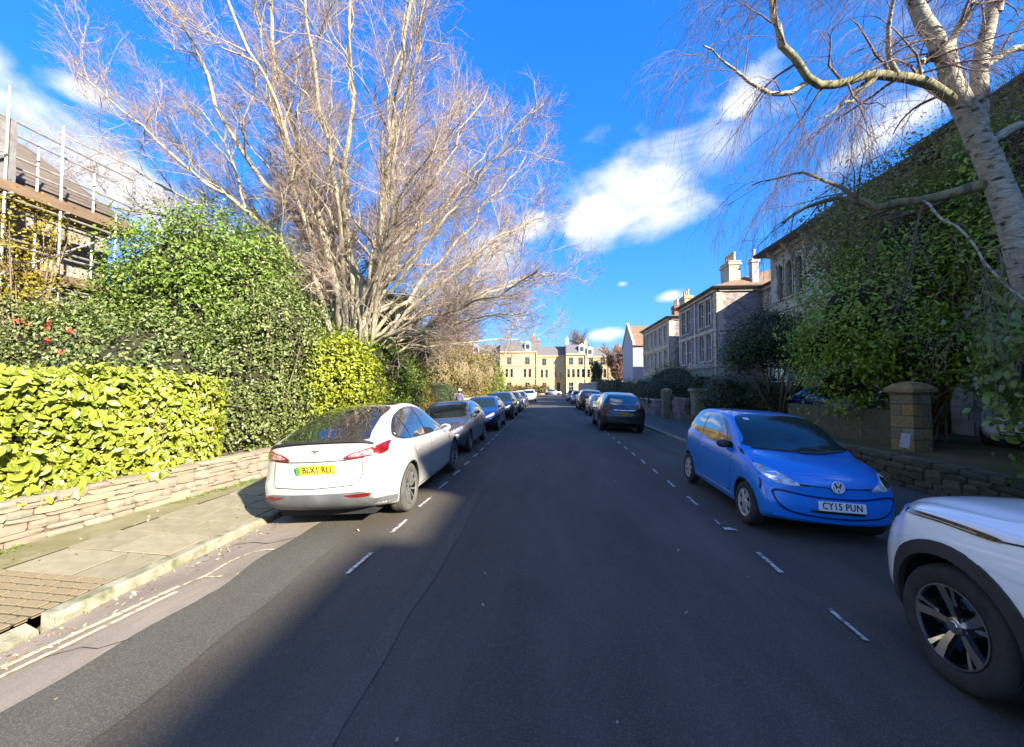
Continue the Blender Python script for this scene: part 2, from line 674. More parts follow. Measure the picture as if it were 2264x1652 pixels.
ygut = np.arange(-12, 60, .25)
sheet('gutter_strip', np.linspace(XL + .005, -3.15, 8), ygut, zr, M['gutter'], road, .004,
      lambda X, Y: np.where(X > -3.2, .05 * np.sin(Y * 1.9) + .04 * np.sin(Y * 4.7 + 1) + .03 * np.sin(Y * .6), 0))
sheet('trench_patch', np.linspace(-3.19, -2.42, 7), np.arange(-12, 11, .12), zr, M['trench'], road, .009,
      lambda X, Y: np.where(X < -3.15, .045 * np.sin(Y * 2.3) + .03 * np.sin(Y * 5.1 + 2), 0)
      + np.where(X > -2.45, .03 * np.sin(Y * 1.3) + .015 * np.sin(Y * 6), 0) - (X + 3.19) / .77 * smooth_(Y, 3.2, 6.5) * .30)
# long repair seam down the carriageway: a slightly raised strip of chippings
sheet('repair_seam', np.linspace(-1.24, -1.10, 4), np.arange(1.0, 60, .2), zr, asphalt('seam_asphalt', (.058, .050, .042), (.097, .083, .067), (.186, .169, .139), .5, 420), road, .005,
      lambda X, Y: .02 * np.sin(Y * 1.7) + .012 * np.sin(Y * 5.3) - .011 * (Y - 3) * .9)


def strip(pts, w, lift, name, mat, parent):
    """painted line along (x,y) points on the cambered road, ragged edge"""
    P_ = []
    for (x0, y0), (x1, y1) in zip(pts[:-1], pts[1:]):
        n = max(2, int(math.hypot(x1 - x0, y1 - y0) / .06))
        P_ += [(x0 + (x1 - x0) * i / n, y0 + (y1 - y0) * i / n) for i in range(n)]
    P_.append(pts[-1])
    vs, fs = [], []
    for i, (x, y) in enumerate(P_):
        a, b = P_[max(i - 1, 0)], P_[min(i + 1, len(P_) - 1)]
        t = Vector((b[0] - a[0], b[1] - a[1], 0)).normalized()
        nx, ny = -t.y, t.x
        for s in (-1, 1):
            ww = w / 2 * random.uniform(.82, 1.12)
            px, py = x + nx * s * ww, y + ny * s * ww
            vs.append((px, py, zr(px) + lift))
        if i:
            k = 2 * i
            fs.append((k - 2, k - 1, k + 1, k))
    return MB().add(vs, fs).build(name, mat, parent)


strip([(-3.79, .4), (-3.79, 2.5), (-3.58, 3.66)], .06, .015, 'yellow_line', M['yellow_line'], road)
strip([(-3.66, .4), (-3.66, 2.43), (-3.50, 3.55)], .05, .015, 'yellow_line', M['yellow_line'], road)
strip([(-3.56, 3.68), (-3.50, 3.85), (-3.50, 3.98)], .035, .015, 'yellow_line', M['yellow_line'], road)
strip([(-3.50, 3.98), (-3.52, 4.22), (-3.46, 4.42), (-3.34, 4.52), (-3.22, 4.52)], .03, .015, 'yellow_line', M['yellow_line'], road)
strip([(-3.50, 3.86), (-3.38, 3.84), (-3.30, 3.85)], .03, .015, 'yellow_line', M['yellow_line'], road)
for k in range(-1, 32):
    y = 3.89 + 1.115 * k
    if y > 1.8 and k != -1:
        strip([(-2.0, y), (-1.98, y + .51)], .052 if k else .048, .014, 'white_dash', M['white_line'], road)
for k in range(-2, 30):
    y = 4.28 + 1.14 * k
    if k == -2:
        continue
    if k == 1:       # worn almost away
        strip([(2.33, y + .06), (2.33, y + .16)], .16, .012, 'white_dash', M['white_line'], road)
        strip([(2.27, y + .26), (2.28, y + .44)], .03, .012, 'white_dash', M['white_line'], road)
        continue
    strip([(2.29, y + (.07 if k == -1 else 0)), (2.31, y + .5)], .05 if k >= 0 else .04, .012, 'white_dash', M['white_line'], road)

M['crack'] = pbr('crack_dark', (.03, .027, .022), rough=1)
for pts_ in ([(-3.62, 2.62), (-3.45, 2.74), (-3.30, 2.72), (-3.16, 2.84)], [(-3.9, 4.7), (-3.7, 4.78), (-3.45, 4.72), (-3.2, 4.9)]):
    strip(pts_, .012, .013, 'crack', M['crack'], road)

# left pavement: base, transverse courses of slabs, brick pavers near the dropped kerb, kerb stones
pavl = sheet('pavement_left', np.linspace(-6.36, XL - .14, 10), np.arange(-20, 96.5, 2), zp, M['joint'], lift=-.010)
tag(pavl, kind='structure')
sheet('mossy_strip', [-6.36, -5.9, -5.7, -5.6, -5.465], np.arange(1.5, 96.5, .5), zp, M['pave_base'], pavl, -.004, lambda X, Y: np.where(X > -5.48, .012 * np.sin(Y * 7), 0))
sheet('far_paving', [-5.45, -4.9, -4.6, XL - .145], np.arange(15.2, 96.5, 2), zp, M['slab'], pavl, -.002)
SLABV = []
for q in range(6):
    m_ = MB().box(-.5, .5, -.5, .5, -.04, 0)
    me_ = m_.mesh('paving_slab', M['slab'] if q % 2 else M['slab2'])
    SLABV.append(me_)


def flat_piece(name, mes, x0, x1, y0, y1, parent, zf, jz=.004, th=1.0):
    gap = .026
    cx, cy = (x0 + x1) / 2, (y0 + y1) / 2
    o = link(name, random.choice(mes), parent)
    o.location = (cx, cy, zf(cx) + random.uniform(-jz, jz))
    o.scale = (x1 - x0 - gap, y1 - y0 - gap, th)
    dz = (zf(x1) - zf(x0)) / (x1 - x0)
    o.rotation_euler = (random.uniform(-.006, .006), -math.atan(dz) + random.uniform(-.004, .004), random.uniform(-.008, .008))
    return o


y = 3.60
row = 0
while y < 15:
    dy = random.choice([.50, .56, .62])
    split = -4.205 - (.72 if row % 2 else .48)
    far = -5.45 + random.uniform(-.03, .03)
    flat_piece('paving_slab', SLABV, split, XL - .145, y, y + dy, pavl, zp)
    flat_piece('paving_slab', SLABV, far, split, y, y + dy, pavl, zp)
    y += dy
    row += 1
BR = [MB().box(-.5, .5, -.5, .5, -.03, 0).mesh('brick', M['brickpave'])]
yy = 1.9
r_ = 0
while yy < 3.56:
    xx = XL - .145
    if r_ % 2:
        flat_piece('brick', BR, xx - .105, xx, yy, yy + .105, pavl, zp, .003)
        xx -= .105
    while xx > -5.45:
        flat_piece('brick', BR, xx - .215, xx, yy, yy + .105, pavl, zp, .003)
        xx -= .215
    yy += .107
    r_ += 1


def kerbstones(x_in, x_out, y0, y1, step, parent, zroad, ztop):
    y = y0
    while y < y1:
        L_ = step * random.uniform(.85, 1.15) if y < 30 else step * 4
        mb = MB()
        a, b = (x_out, x_in)
        prof = [(a, zroad - .08), (a, ztop - .02), (a + (b - a) * .18, ztop), (b, ztop + .004), (b, zroad - .08)]
        jx = random.uniform(-.008, .008)
        mb.prism([(p[0] + jx, p[1] + random.uniform(-.004, .004)) for p in prof], 'y', y + .004, y + L_ - .004)
        mb.build('kerb_stone', M['kerb'], parent)
        y += L_


kerb = empty('kerb_left')
tag(kerb, kind='structure')
kerbstones(XL - .14, XL, 3.02, 60, .92, kerb, zr(XL), ZKL)
# dropped kerb where the drive crosses
mbk = MB().prism([(XL, zr(XL) - .08), (XL - .02, zr(XL) + .03), (XL - .14, ZKL - .03), (XL - .14, zr(XL) - .08)], 'y', -6, 2.93)
mbk.build('kerb_stone', M['kerb'], kerb)

pavr = sheet('pavement_right', np.linspace(XR + .14, 6.76, 10), np.arange(-20, 96.5, 2), zp, M['pave_dark'])
tag(pavr, kind='structure')
kerb2 = empty('kerb_right')
tag(kerb2, kind='structure')
kerbstones(XR + .14, XR, -4, 60, .92, kerb2, zr(XR), ZKR)

# ------------------------------------------------------------------ cars
M['black_plastic'] = pbr('black_plastic_trim', (.022, .022, .024), (.035, .035, .036), rough=.6, scale=8, bump=.15, bscale=200)
M['grey_plastic'] = pbr('grey_plastic_valance', (.085, .09, .095), (.13, .135, .14), rough=.62, scale=5, bump=.1, bscale=200)
M['gap'] = pbr('panel_gap_dark', (.012, .012, .013), rough=.8)
M['tyre'] = pbr('tyre_rubber', (.018, .018, .018), (.035, .034, .032), rough=.85, scale=9, bump=.3, bscale=60)
M['dusty_tyre'] = pbr('dusty_tyre_rubber', (.06, .058, .05), (.095, .09, .078), rough=.95, scale=6, bump=.3, bscale=60)
M['alloy'] = pbr('machined_alloy', (.62, .62, .60), (.5, .5, .48), rough=.28, metal=1, scale=20)
M['alloy_grey'] = pbr('grey_alloy', (.30, .30, .29), (.22, .22, .21), rough=.42, metal=.6, scale=8)
M['silver_plastic'] = pbr('silver_wheel_trim', (.50, .50, .48), (.40, .40, .38), rough=.4, metal=.35, scale=8)
M['silver_bright'] = pbr('bright_badge_silver', (.80, .80, .80), rough=.3, metal=.2, coat=.5)
M['gloss_black'] = pbr('gloss_black', (.008, .008, .009), rough=.12, coat=1)
M['chrome'] = pbr('chrome', (.8, .8, .82), rough=.08, metal=1)
M['lamp_red'] = pbr('red_lamp_lens', (.17, .006, .008), (.09, .004, .005), rough=.12, coat=1, scale=20)
M['lamp_white'] = pbr('clear_lamp_inner', (.85, .85, .86), (.30, .30, .32), rough=.2, metal=.2, coat=1, scale=16)
M['lamp_pink'] = pbr('reversing_lamp_lens', (.55, .36, .36), (.24, .07, .08), rough=.2, metal=.2, coat=1, scale=18)
M['lamp_dark'] = pbr('dark_lamp_housing', (.05, .05, .055), rough=.12, coat=1)
M['plate_white'] = pbr('white_number_plate', (.78, .78, .76), rough=.35)
M['plate_yellow'] = pbr('yellow_number_plate', (.72, .50, .03), rough=.4)
M['plate_green'] = pbr('green_plate_flash', (.02, .30, .06), rough=.4)
M['ink'] = pbr('plate_ink', (.01, .01, .01), rough=.5)


def glassmat(name, c, rough=.03, ior=1.7):
    m = pbr(name, c, rough=rough, spec=1.0 if ior > 1.6 else .5, coat=1.0 if ior > 1.6 else 0)
    P = m.node_tree.nodes['Principled BSDF']
    P.inputs['IOR'].default_value = ior
    P.inputs['Coat IOR'].default_value = ior
    return m


M['car_glass'] = glassmat('car_glass_tinted', (.006, .008, .009))
M['windscreen'] = glassmat('car_windscreen', (.014, .026, .027), ior=1.52)


def pchip(pts, x):
    xs = np.array([p[0] for p in pts], float)
    ys = np.array([p[1] for p in pts], float)
    h = np.diff(xs)
    d = np.diff(ys) / h
    m = np.zeros(len(xs))
    m[0], m[-1] = d[0], d[-1]
    for i in range(1, len(xs) - 1):
        if d[i - 1] * d[i] > 0:
            w1, w2 = 2 * h[i] + h[i - 1], h[i] + 2 * h[i - 1]
            m[i] = (w1 + w2) / (w1 / d[i - 1] + w2 / d[i])
    x = np.clip(np.asarray(x, float), xs[0], xs[-1])
    k = np.clip(np.searchsorted(xs, x) - 1, 0, len(h) - 1)
    t = (x - xs[k]) / h[k]
    return ((2 * t**3 - 3 * t**2 + 1) * ys[k] + (t**3 - 2 * t**2 + t) * h[k] * m[k]
            + (-2 * t**3 + 3 * t**2) * ys[k + 1] + (t**3 - t**2) * h[k] * m[k + 1])


def smooth01(t):
    t = np.clip(t, 0, 1)
    return t * t * (3 - 2 * t)


def ring_half(w, zb, zt, zs, wt, te, flare):
    """half section, bottom centre to top centre"""
    h = zs - zb
    pts = [(0, zb), (.55 * w, zb), (.84 * w, zb + .006), (.94 * w, zb + .04), (.965 * w + flare * .3, zb + .14 * h + .03), (.985 * w + flare, zb + .42 * h),
           (w + flare, zb + .66 * h), (.995 * w + flare * .6, zb + .86 * h), (.972 * w, zs - .006), (.945 * w, zs + .012)]
    a = Vector(pts[-1])
    b = Vector((wt, zt - te))
    out = b - a
    nrm = Vector((out.y, -out.x))
    if nrm.length > 1e-6:
        nrm.normalize()
    bul = .035 * min(1, out.length / .5)
    for t in (.33, .67):
        q = a + out * t + nrm * bul * (1 - (2 * t - 1) ** 2)
        pts.append((q.x, q.y))
    pts += [(b.x, b.y), (wt * .86, zt - te * .42), (wt * .55, zt - te * .13), (wt * .27, zt - te * .03), (0, zt)]
    return np.array(pts)


def catmull(P_, sub):
    out = []
    n = len(P_)
    for i in range(n - 1):
        p0, p1, p2, p3 = P_[max(i - 1, 0)], P_[i], P_[i + 1], P_[min(i + 2, n - 1)]
        if i == 0:
            p0 = np.array([-p2[0], p2[1]]) if abs(p1[0]) < 1e-9 else p0
        if i == n - 2:
            p3 = np.array([-p1[0], p1[1]]) if abs(p2[0]) < 1e-9 else p3
        for s in range(sub):
            t = s / sub
            out.append(.5 * ((2 * p1) + (-p0 + p2) * t + (2 * p0 - 5 * p1 + 4 * p2 - p3) * t * t + (-p0 + 3 * p1 - 3 * p2 + p3) * t**3))
    out.append(P_[-1])
    return np.array(out)


def body_mesh(sp):
    L = sp['L']
    u = np.linspace(0, 1, sp.get('n', 84))
    ys = L * (u - .32 * np.sin(4 * np.pi * u) / (4 * np.pi) * 0 - .5 * np.sin(2 * np.pi * u) / (2 * np.pi))
    g = {k: pchip(sp[k], ys) for k in ('w', 'zb', 'zt', 'zs', 'wt', 'te')}
    fl = np.zeros_like(ys)
    for wy in sp['wheels']:
        fl += sp.get('flare', .012) * np.exp(-((ys - wy) / .34) ** 2)
    rings = []
    for i in range(len(ys)):
        hlf = catmull(ring_half(g['w'][i], g['zb'][i], g['zt'][i], g['zs'][i], g['wt'][i], g['te'][i], fl[i]), sp.get('sub', 4))
        full = np.concatenate([hlf, hlf[-2:0:-1] * np.array([-1, 1])])
        rings.append(full)
    n = len(rings[0])
    V = [np.stack([r[:, 0], np.full(n, y), r[:, 1]], 1) for r, y in zip(rings, ys)]
    # closed ends, filled with concentric rings
    caps = [.9, .78, .64, .48, .3, .12]
    for first, r, y in ((True, rings[0], 0.0), (False, rings[-1], L)):
        c = np.array([0, (r[:, 1].max() + r[:, 1].min()) / 2])
        extra = [np.stack([(c + (r - c) * k)[:, 0], np.full(n, y), (c + (r - c) * k)[:, 1]], 1) for k in caps]
        V = extra[::-1] + V if first else V + extra
    V = np.concatenate(V)
    m = len(V) // n
    faces = []
    for i in range(m - 1):
        for k in range(n):
            k2 = (k + 1) % n
            faces.append((i * n + k, (i + 1) * n + k, (i + 1) * n + k2, i * n + k2))
    W = max(p[1] for p in sp['w'])
    x, y, z = V[:, 0].copy(), V[:, 1].copy(), V[:, 2].copy()
    ff = smooth01(1 - y / .75)
    fr = smooth01(1 - (L - y) / .75)
    V[:, 1] = y + sp['bow'][0] * (np.abs(x) / W) ** 2.3 * ff - sp['bow'][1] * (np.abs(x) / W) ** 2.3 * fr
    V[:, 1] += pchip(sp['pf'], z) * ff - pchip(sp['pr'], z) * fr
    me = bpy.data.meshes.new('b')
    bm = bmesh.new()
    vv = [bm.verts.new(p) for p in V]
    for q in faces:
        bm.faces.new([vv[i] for i in q])
    bm.faces.new(vv[:n][::-1])
    bm.faces.new(vv[-n:])
    bmesh.ops.recalc_face_normals(bm, faces=bm.faces[:])
    for f in bm.faces:
        f.smooth = True
    bvh = BVHTree.FromBMesh(bm)
    bm.to_mesh(me)
    bm.free()
    return me, bvh


def cut_arches(me, sp, matbody):
    """cut four wheel arches out of the shell; the wells come out dark"""
    me.materials.append(matbody)
    me.materials.append(M['gap'])
    o = bpy.data.objects.new('tmp_body', me)
    COL.objects.link(o)
    mb = MB()
    W = max(p[1] for p in sp['w'])
    for wy in sp['wheels']:
        for s in (-1, 1):
            mb.lathe([(s * (W - .30), 0.001), (s * (W - .30), sp['arch']), (s * (W + .3), sp['arch']), (s * (W + .3), .001)], 44, 'x', (0, wy, sp['rw'] + .01))
    cme = mb.mesh('tmp_cut', M['gap'])
    bm = bmesh.new()
    bm.from_mesh(cme)
    bmesh.ops.remove_doubles(bm, verts=bm.verts[:], dist=.004)
    bmesh.ops.recalc_face_normals(bm, faces=bm.faces[:])
    bm.to_mesh(cme)
    bm.free()
    c = bpy.data.objects.new('tmp_cut', cme)
    COL.objects.link(c)
    md = o.modifiers.new('b', 'BOOLEAN')
    md.operation = 'DIFFERENCE'
    md.object = c
    md.solver = 'EXACT'
    md.material_mode = 'TRANSFER'
    dg = bpy.context.evaluated_depsgraph_get()
    res = bpy.data.meshes.new_from_object(o.evaluated_get(dg))
    bpy.data.objects.remove(o)
    bpy.data.objects.remove(c)
    bm = bmesh.new()
    bm.from_mesh(res)
    for f in bm.faces:
        f.smooth = f.material_index == 0
    for e in bm.edges:
        if len(e.link_faces) == 2 and e.link_faces[0].material_index != e.link_faces[1].material_index:
            e.smooth = False
    bm.to_mesh(res)
    bm.free()
    return res


class Decal:
    """lays panels, glass, lamps and seams on a body shell by projecting outlines onto it"""

    def __init__(self, bvh, L):
        self.bvh, self.L = bvh, L

    def hit(self, view, a, b):
        if view == 'L':
            o, d = Vector((-3, a, b)), Vector((1, 0, 0))
        elif view == 'Rt':
            o, d = Vector((3, a, b)), Vector((-1, 0, 0))
        elif view == 'front':
            o, d = Vector((a, -2, b)), Vector((0, 1, 0))
        elif view == 'rear':
            o, d = Vector((a, self.L + 2, b)), Vector((0, -1, 0))
        elif view == 'top':
            o, d = Vector((a, b, 4)), Vector((0, 0, -1))
        elif view == 'hood':          # slanting view from front and above
            d = Vector((0, .72, -.694))
            o = Vector((a, b, 1.2)) - d * 3
        p, n, i, t = self.bvh.ray_cast(o, d)
        return p, n, d

    def patch(self, name, outline, view, mat, parent, off=.004, cell=.05, skirt=.008):
        bm = bmesh.new()
        vs = [bm.verts.new((p[0], p[1], 0)) for p in outline]
        bm.faces.new(vs)
        xs = [p[0] for p in outline]
        ys = [p[1] for p in outline]
        for ax, lo, hi in ((0, min(xs), max(xs)), (1, min(ys), max(ys))):
            n = max(1, int((hi - lo) / cell))
            for k in range(1, n):
                co = [0, 0, 0]
                co[ax] = lo + (hi - lo) * k / n
                no = [0, 0, 0]
                no[ax] = 1
                bmesh.ops.bisect_plane(bm, geom=bm.verts[:] + bm.edges[:] + bm.faces[:], plane_co=co, plane_no=no, dist=1e-6)
        bad = []
        nr = {}
        for v in bm.verts:
            p, n, d = self.hit(view, v.co.x, v.co.y)
            if p is None:
                bad.append(v)
            else:
                if n.dot(d) > 0:
                    n = -n
                v.co = p + n * off
                nr[v] = n
        bmesh.ops.delete(bm, geom=bad, context='VERTS')
        if skirt:
            be = [e for e in bm.edges if e.is_boundary]
            r = bmesh.ops.extrude_edge_only(bm, edges=be)
            nv = [g for g in r['geom'] if isinstance(g, bmesh.types.BMVert)]
            for v in nv:
                near = self.bvh.find_nearest(v.co)
                if near[0] is not None:
                    dirn = (near[0] - v.co)
                    v.co = v.co + (dirn.normalized() * (dirn.length + skirt) if dirn.length > 1e-6 else Vector((0, 0, 0)))
        bmesh.ops.recalc_face_normals(bm, faces=bm.faces[:])
        for f in bm.faces:
            f.smooth = True
        for e in bm.edges:
            if len(e.link_faces) == 2 and e.calc_face_angle(0) > R(35):
                e.smooth = False
        me = bpy.data.meshes.new(name)
        bm.to_mesh(me)
        bm.free()
        me.materials.append(mat)
        return link(name, me, parent)

    def line(self, name, pts, view, w, mat, parent, off=.003, step=.05):
        P_ = []
        for a, b in zip(pts[:-1], pts[1:]):
            n = max(1, int(math.hypot(b[0] - a[0], b[1] - a[1]) / step))
            P_ += [(a[0] + (b[0] - a[0]) * i / n, a[1] + (b[1] - a[1]) * i / n) for i in range(n)]
        P_.append(pts[-1])
        vs, fs = [], []
        prev = False
        for i, p in enumerate(P_):
            a, b = P_[max(0, i - 1)], P_[min(len(P_) - 1, i + 1)]
            t = Vector((b[0] - a[0], b[1] - a[1]))
            if t.length < 1e-9:
                continue
            t.normalize()
            ok = []
            for s in (-1, 1):
                q, n, d = self.hit(view, p[0] - t.y * s * w / 2, p[1] + t.x * s * w / 2)
                if q is None:
                    ok = []
                    break
                if n.dot(d) > 0:
                    n = -n
                ok.append(q + n * off)
            if len(ok) == 2:
                vs += ok
                if prev:
                    k = len(vs)
                    fs.append((k - 4, k - 3, k - 1, k - 2))
                prev = True
            else:
                prev = False
        if not fs:
            return None
        return MB().add(vs, fs).build(name, mat, parent, smooth=True)


def rr(x0, x1, z0, z1, r=.02, n=4):
    """rounded rectangle outline"""
    pts = []
    for cx, cz, a in ((x1 - r, z0 + r, -90), (x1 - r, z1 - r, 0), (x0 + r, z1 - r, 90), (x0 + r, z0 + r, 180)):
        for k in range(n + 1):
            t = R(a + 90 * k / n)
            pts.append((cx + r * math.cos(t), cz + r * math.sin(t)))
    return pts


def spl(pts, n=6, closed=True):
    """smooth outline through points"""
    P_ = [np.array(p, float) for p in pts]
    m = len(P_)
    out = []
    for i in range(m if closed else m - 1):
        p0, p1, p2, p3 = (P_[(i - 1) % m], P_[i], P_[(i + 1) % m], P_[(i + 2) % m]) if closed else (P_[max(i - 1, 0)], P_[i], P_[i + 1], P_[min(i + 2, m - 1)])
        for s in range(n):
            t = s / n
            q = .5 * ((2 * p1) + (-p0 + p2) * t + (2 * p0 - 5 * p1 + 4 * p2 - p3) * t * t + (-p0 + 3 * p1 - 3 * p2 + p3) * t**3)
            out.append((float(q[0]), float(q[1])))
    if not closed:
        out.append(tuple(P_[-1]))
    return out


def mirx(pts):
    return [(-p[0], p[1]) for p in pts][::-1]


def text_mesh(body, size, mat, name='plate_lettering', bold=.0):
    cu = bpy.data.curves.new('t', 'FONT')
    cu.body = body
    cu.size = size
    cu.align_x = 'CENTER'
    cu.align_y = 'CENTER'
    cu.extrude = .001
    cu.offset = bold
    cu.space_character = 1.08
    o = bpy.data.objects.new('tmp_text', cu)
    COL.objects.link(o)
    dg = bpy.context.evaluated_depsgraph_get()
    me = bpy.data.meshes.new_from_object(o.evaluated_get(dg))
    bpy.data.objects.remove(o)
    me.name = name
    me.materials.clear()
    me.materials.append(mat)
    return me


def number_plate(D, parent, body, view, cx, cz, mat, w=.52, h=.111, green=False, stretch=1.0):
    p, n, d = D.hit(view, cx, cz)
    pl = MB().prism(rr(-w / 2, w / 2, -h / 2, h / 2, .012), 'y', 0, -.012).build('number_plate', mat, parent)
    front = view == 'front'
    tilt = math.asin(max(-.35, min(.35, n.z)))
    off = .016
    pl.location = (p.x, p.y + (-off if front else off), p.z)
    pl.rotation_euler = (tilt, 0, math.pi) if not front else (-tilt, 0, 0)
    # local -y looks outwards
    if body:
        tm = text_mesh(body, .098, M['ink'], bold=.0016)
        t = tag(link('plate_lettering', tm, pl), kind='stuff')
        t.rotation_euler = (R(90), 0, 0)
        t.location = (.02 if green else 0, -.0135, 0)
        t.scale = (stretch, 1.12, 1)
    if green:
        MB().box(-w / 2 + .004, -w / 2 + .045, -.0135, -.012, -h / 2 + .004, h / 2 - .004).build('green_flash', M['plate_green'], pl)
    return pl


def wheel_set(kind, r, wdt, tyre):
    """meshes of a wheel whose outer face looks along +x, centre at origin"""
    rim_r = r * (.66 if kind != 'multi' else .70)
    h = wdt / 2
    t = MB().lathe([(-h * .8, rim_r * .98), (-h * .95, rim_r * 1.04), (-h, r * .86), (-h * .86, r * .965), (-h * .55, r * .995), (-h * .52, r * .985), (-h * .46, r * .985), (-h * .43, r), (-h * .05, r), (-h * .03, r * .985), (h * .03, r * .985), (h * .05, r),
                    (h * .43, r), (h * .46, r * .985), (h * .52, r * .985), (h * .55, r * .995), (h * .86, r * .965), (h, r * .88), (h * .985, r * .80), (h * .97, rim_r * 1.05), (h * .84, rim_r)], 48)
    out = [('tyre', t.mesh('tyre', tyre, True, angle=50), None)]
    if kind == 'steel':     # silver trim disc with six openings
        b = MB().lathe([(-h * .5, rim_r * .95), (-h * .3, .02)], 36)
        out.append(('rim', b.mesh('rim', M['gap'], True), None))
        mb = MB().lathe([(h * .80, rim_r), (h * .93, rim_r * .97), (h * .86, rim_r * .86), (h * .82, rim_r * .84), (h * .70, rim_r * .84)], 36)
        mb.lathe([(h * .74, rim_r * .36), (h * .80, rim_r * .44), (h * .92, rim_r * .34), (h * .98, rim_r * .18), (h * .99, .001)], 36)
        for k in range(6):
            a = 2 * math.pi * k / 6
            vs = []
            for rad, ww, dx in ((rim_r * .36, .022, .93), (rim_r * .6, .026, .94), (rim_r * .9, .040, .89)):
                for s in (-1, 1):
                    an = a + s * ww / rad
                    vs.append((h * dx, rad * math.cos(an), rad * math.sin(an)))
                for s in (-1, 1):
                    an = a + s * (ww + .006) / rad
                    vs.append((h * (dx - .18), rad * math.cos(an), rad * math.sin(an)))
            mb.add(vs, [(0, 1, 5, 4), (4, 5, 9, 8), (0, 4, 6, 2), (4, 8, 10, 6), (1, 3, 7, 5), (5, 7, 11, 9)])
        out.append(('wheel_trim', mb.mesh('wheel_trim', M['silver_plastic'], True), 'rim'))
    else:
        b = MB().lathe([(h * .84, rim_r), (h * .88, rim_r * .97), (h * .55, rim_r * .95), (-h * .3, rim_r * .9), (-h * .35, .02)], 44)
        out.append(('rim', b.mesh('rim', M['gloss_black'], True), None))
        n = 5
        mb = MB()
        lip = MB().lathe([(h * .82, rim_r * 1.005), (h * .955, rim_r * .995), (h * .955, rim_r * .955), (h * .80, rim_r * .94)], 48)
        if kind == 'twin':        # five split spokes with machined faces
            for k in range(n):
                a = 2 * math.pi * k / n + .32
                for s, w0, w1, r0, r1, a0, a1 in ((1, .016, .030, .05, rim_r * .96, .02, .155), (-1, .007, .014, rim_r * .50, rim_r * .95, -.17, -.175)):
                    vs = []
                    for rad, ww, aa, dx in ((r0, w0, a0 * 2.2 if s > 0 else a0, .62), ((r0 + r1) / 2, (w0 + w1) / 2, (a0 + a1) / 2, .80), (r1, w1, a1, .93)):
                        for q in (-1, 1):
                            an = a + aa
                            cx, cy = rad * math.cos(an) - q * ww * math.sin(an), rad * math.sin(an) + q * ww * math.cos(an)
                            vs.append((h * dx, cx, cy))
                        for q in (-1, 1):
                            an = a + aa
                            cx, cy = rad * math.cos(an) - q * ww * math.sin(an), rad * math.sin(an) + q * ww * math.cos(an)
                            vs.append((h * (dx - .3), cx, cy))
                    mb.add(vs, [(0, 1, 5, 4), (4, 5, 9, 8), (0, 4, 6, 2), (4, 8, 10, 6), (1, 3, 7, 5), (5, 7, 11, 9)])
            spoke, lipm = M['alloy'], M['alloy']
        else:
            nn = 10 if kind == 'multi' else 5
            for k in range(nn):
                a = 2 * math.pi * k / nn
                vs = []
                tw = .30 if kind == 'multi' else 0.05
                for rad, ww, aa, dx in ((rim_r * .16, .014, 0, .70), (rim_r * .5, .012 if nn > 5 else .028, tw * .4, .84), (rim_r * .97, .015 if nn > 5 else .045, tw, .90)):
                    for dd in (0, .3):
                        for q in (-1, 1):
                            an = a + aa
                            vs.append((h * (dx - dd), rad * math.cos(an) - q * ww * math.sin(an), rad * math.sin(an) + q * ww * math.cos(an)))
                mb.add(vs, [(0, 1, 5, 4), (4, 5, 9, 8), (0, 4, 6, 2), (4, 8, 10, 6), (1, 3, 7, 5), (5, 7, 11, 9)])
            spoke, lipm = M['alloy_grey'], M['alloy_grey']
        mb.lathe([(h * .55, rim_r * .22), (h * .72, rim_r * .20), (h * .76, rim_r * .13), (h * .74, .001)], 24)
        out.append(('spokes', mb.mesh('spokes', spoke, True, angle=25), 'rim'))
        out.append(('rim_lip', lip.mesh('rim_lip', lipm, True, angle=30), 'rim'))
        out.append(('hub_cap', MB().lathe([(h * .77, rim_r * .115), (h * .80, rim_r * .10), (h * .805, .001)], 20).mesh('hub_cap', M['chrome'], True), 'rim'))
    return out


def add_wheels(root, sp, kind, tyre, track=None):
    W = max(p[1] for p in sp['w'])
    meshes = wheel_set(kind, sp['rw'], sp.get('ww', .21), tyre)
    for wy in sp['wheels']:
        for s in (-1, 1):
            w = empty('wheel')
            w.parent = root
            w.location = (s * (W - sp.get('ww', .21) / 2 - sp.get('inset', .015)), wy, sp['rw'])
            w.rotation_euler = (random.uniform(0, 6), 0, 0 if s > 0 else math.pi)
            made = {}
            for nm, me, par in meshes:
                o = link(nm, me, w)
                made[nm] = o


def shell(root, sp, pm):
    me, bvh = body_mesh(sp)
    res = cut_arches(me, sp, pm)
    res.name = 'body'
    b = link('body', res, root)
    # flat dark underside and inner box so that nothing shows through the arches
    W = max(p[1] for p in sp['w'])
    MB().box(-W + .30, W - .30, .35, sp['L'] - .35, .17, .55).build('underbody', M['gap'], root)
    return b, Decal(bvh, sp['L'])


def arch_trim(D, root, sp, mat, width, r0=None, name='arch_trim', off=.012, a0=-14, a1=194):
    for wy in sp['wheels']:
        for v in ('L', 'Rt'):
            ri = r0 or sp['arch'] - .012
            ro = ri + width
            out = [(wy + ro * math.cos(R(a)), sp['rw'] + ro * math.sin(R(a))) for a in np.linspace(a0, a1, 28)]
            out += [(wy + ri * math.cos(R(a)), sp['rw'] + ri * math.sin(R(a))) for a in np.linspace(a1, a0, 28)]
            D.patch(name, out, v, mat, root, off=off, cell=.09, skirt=.02)


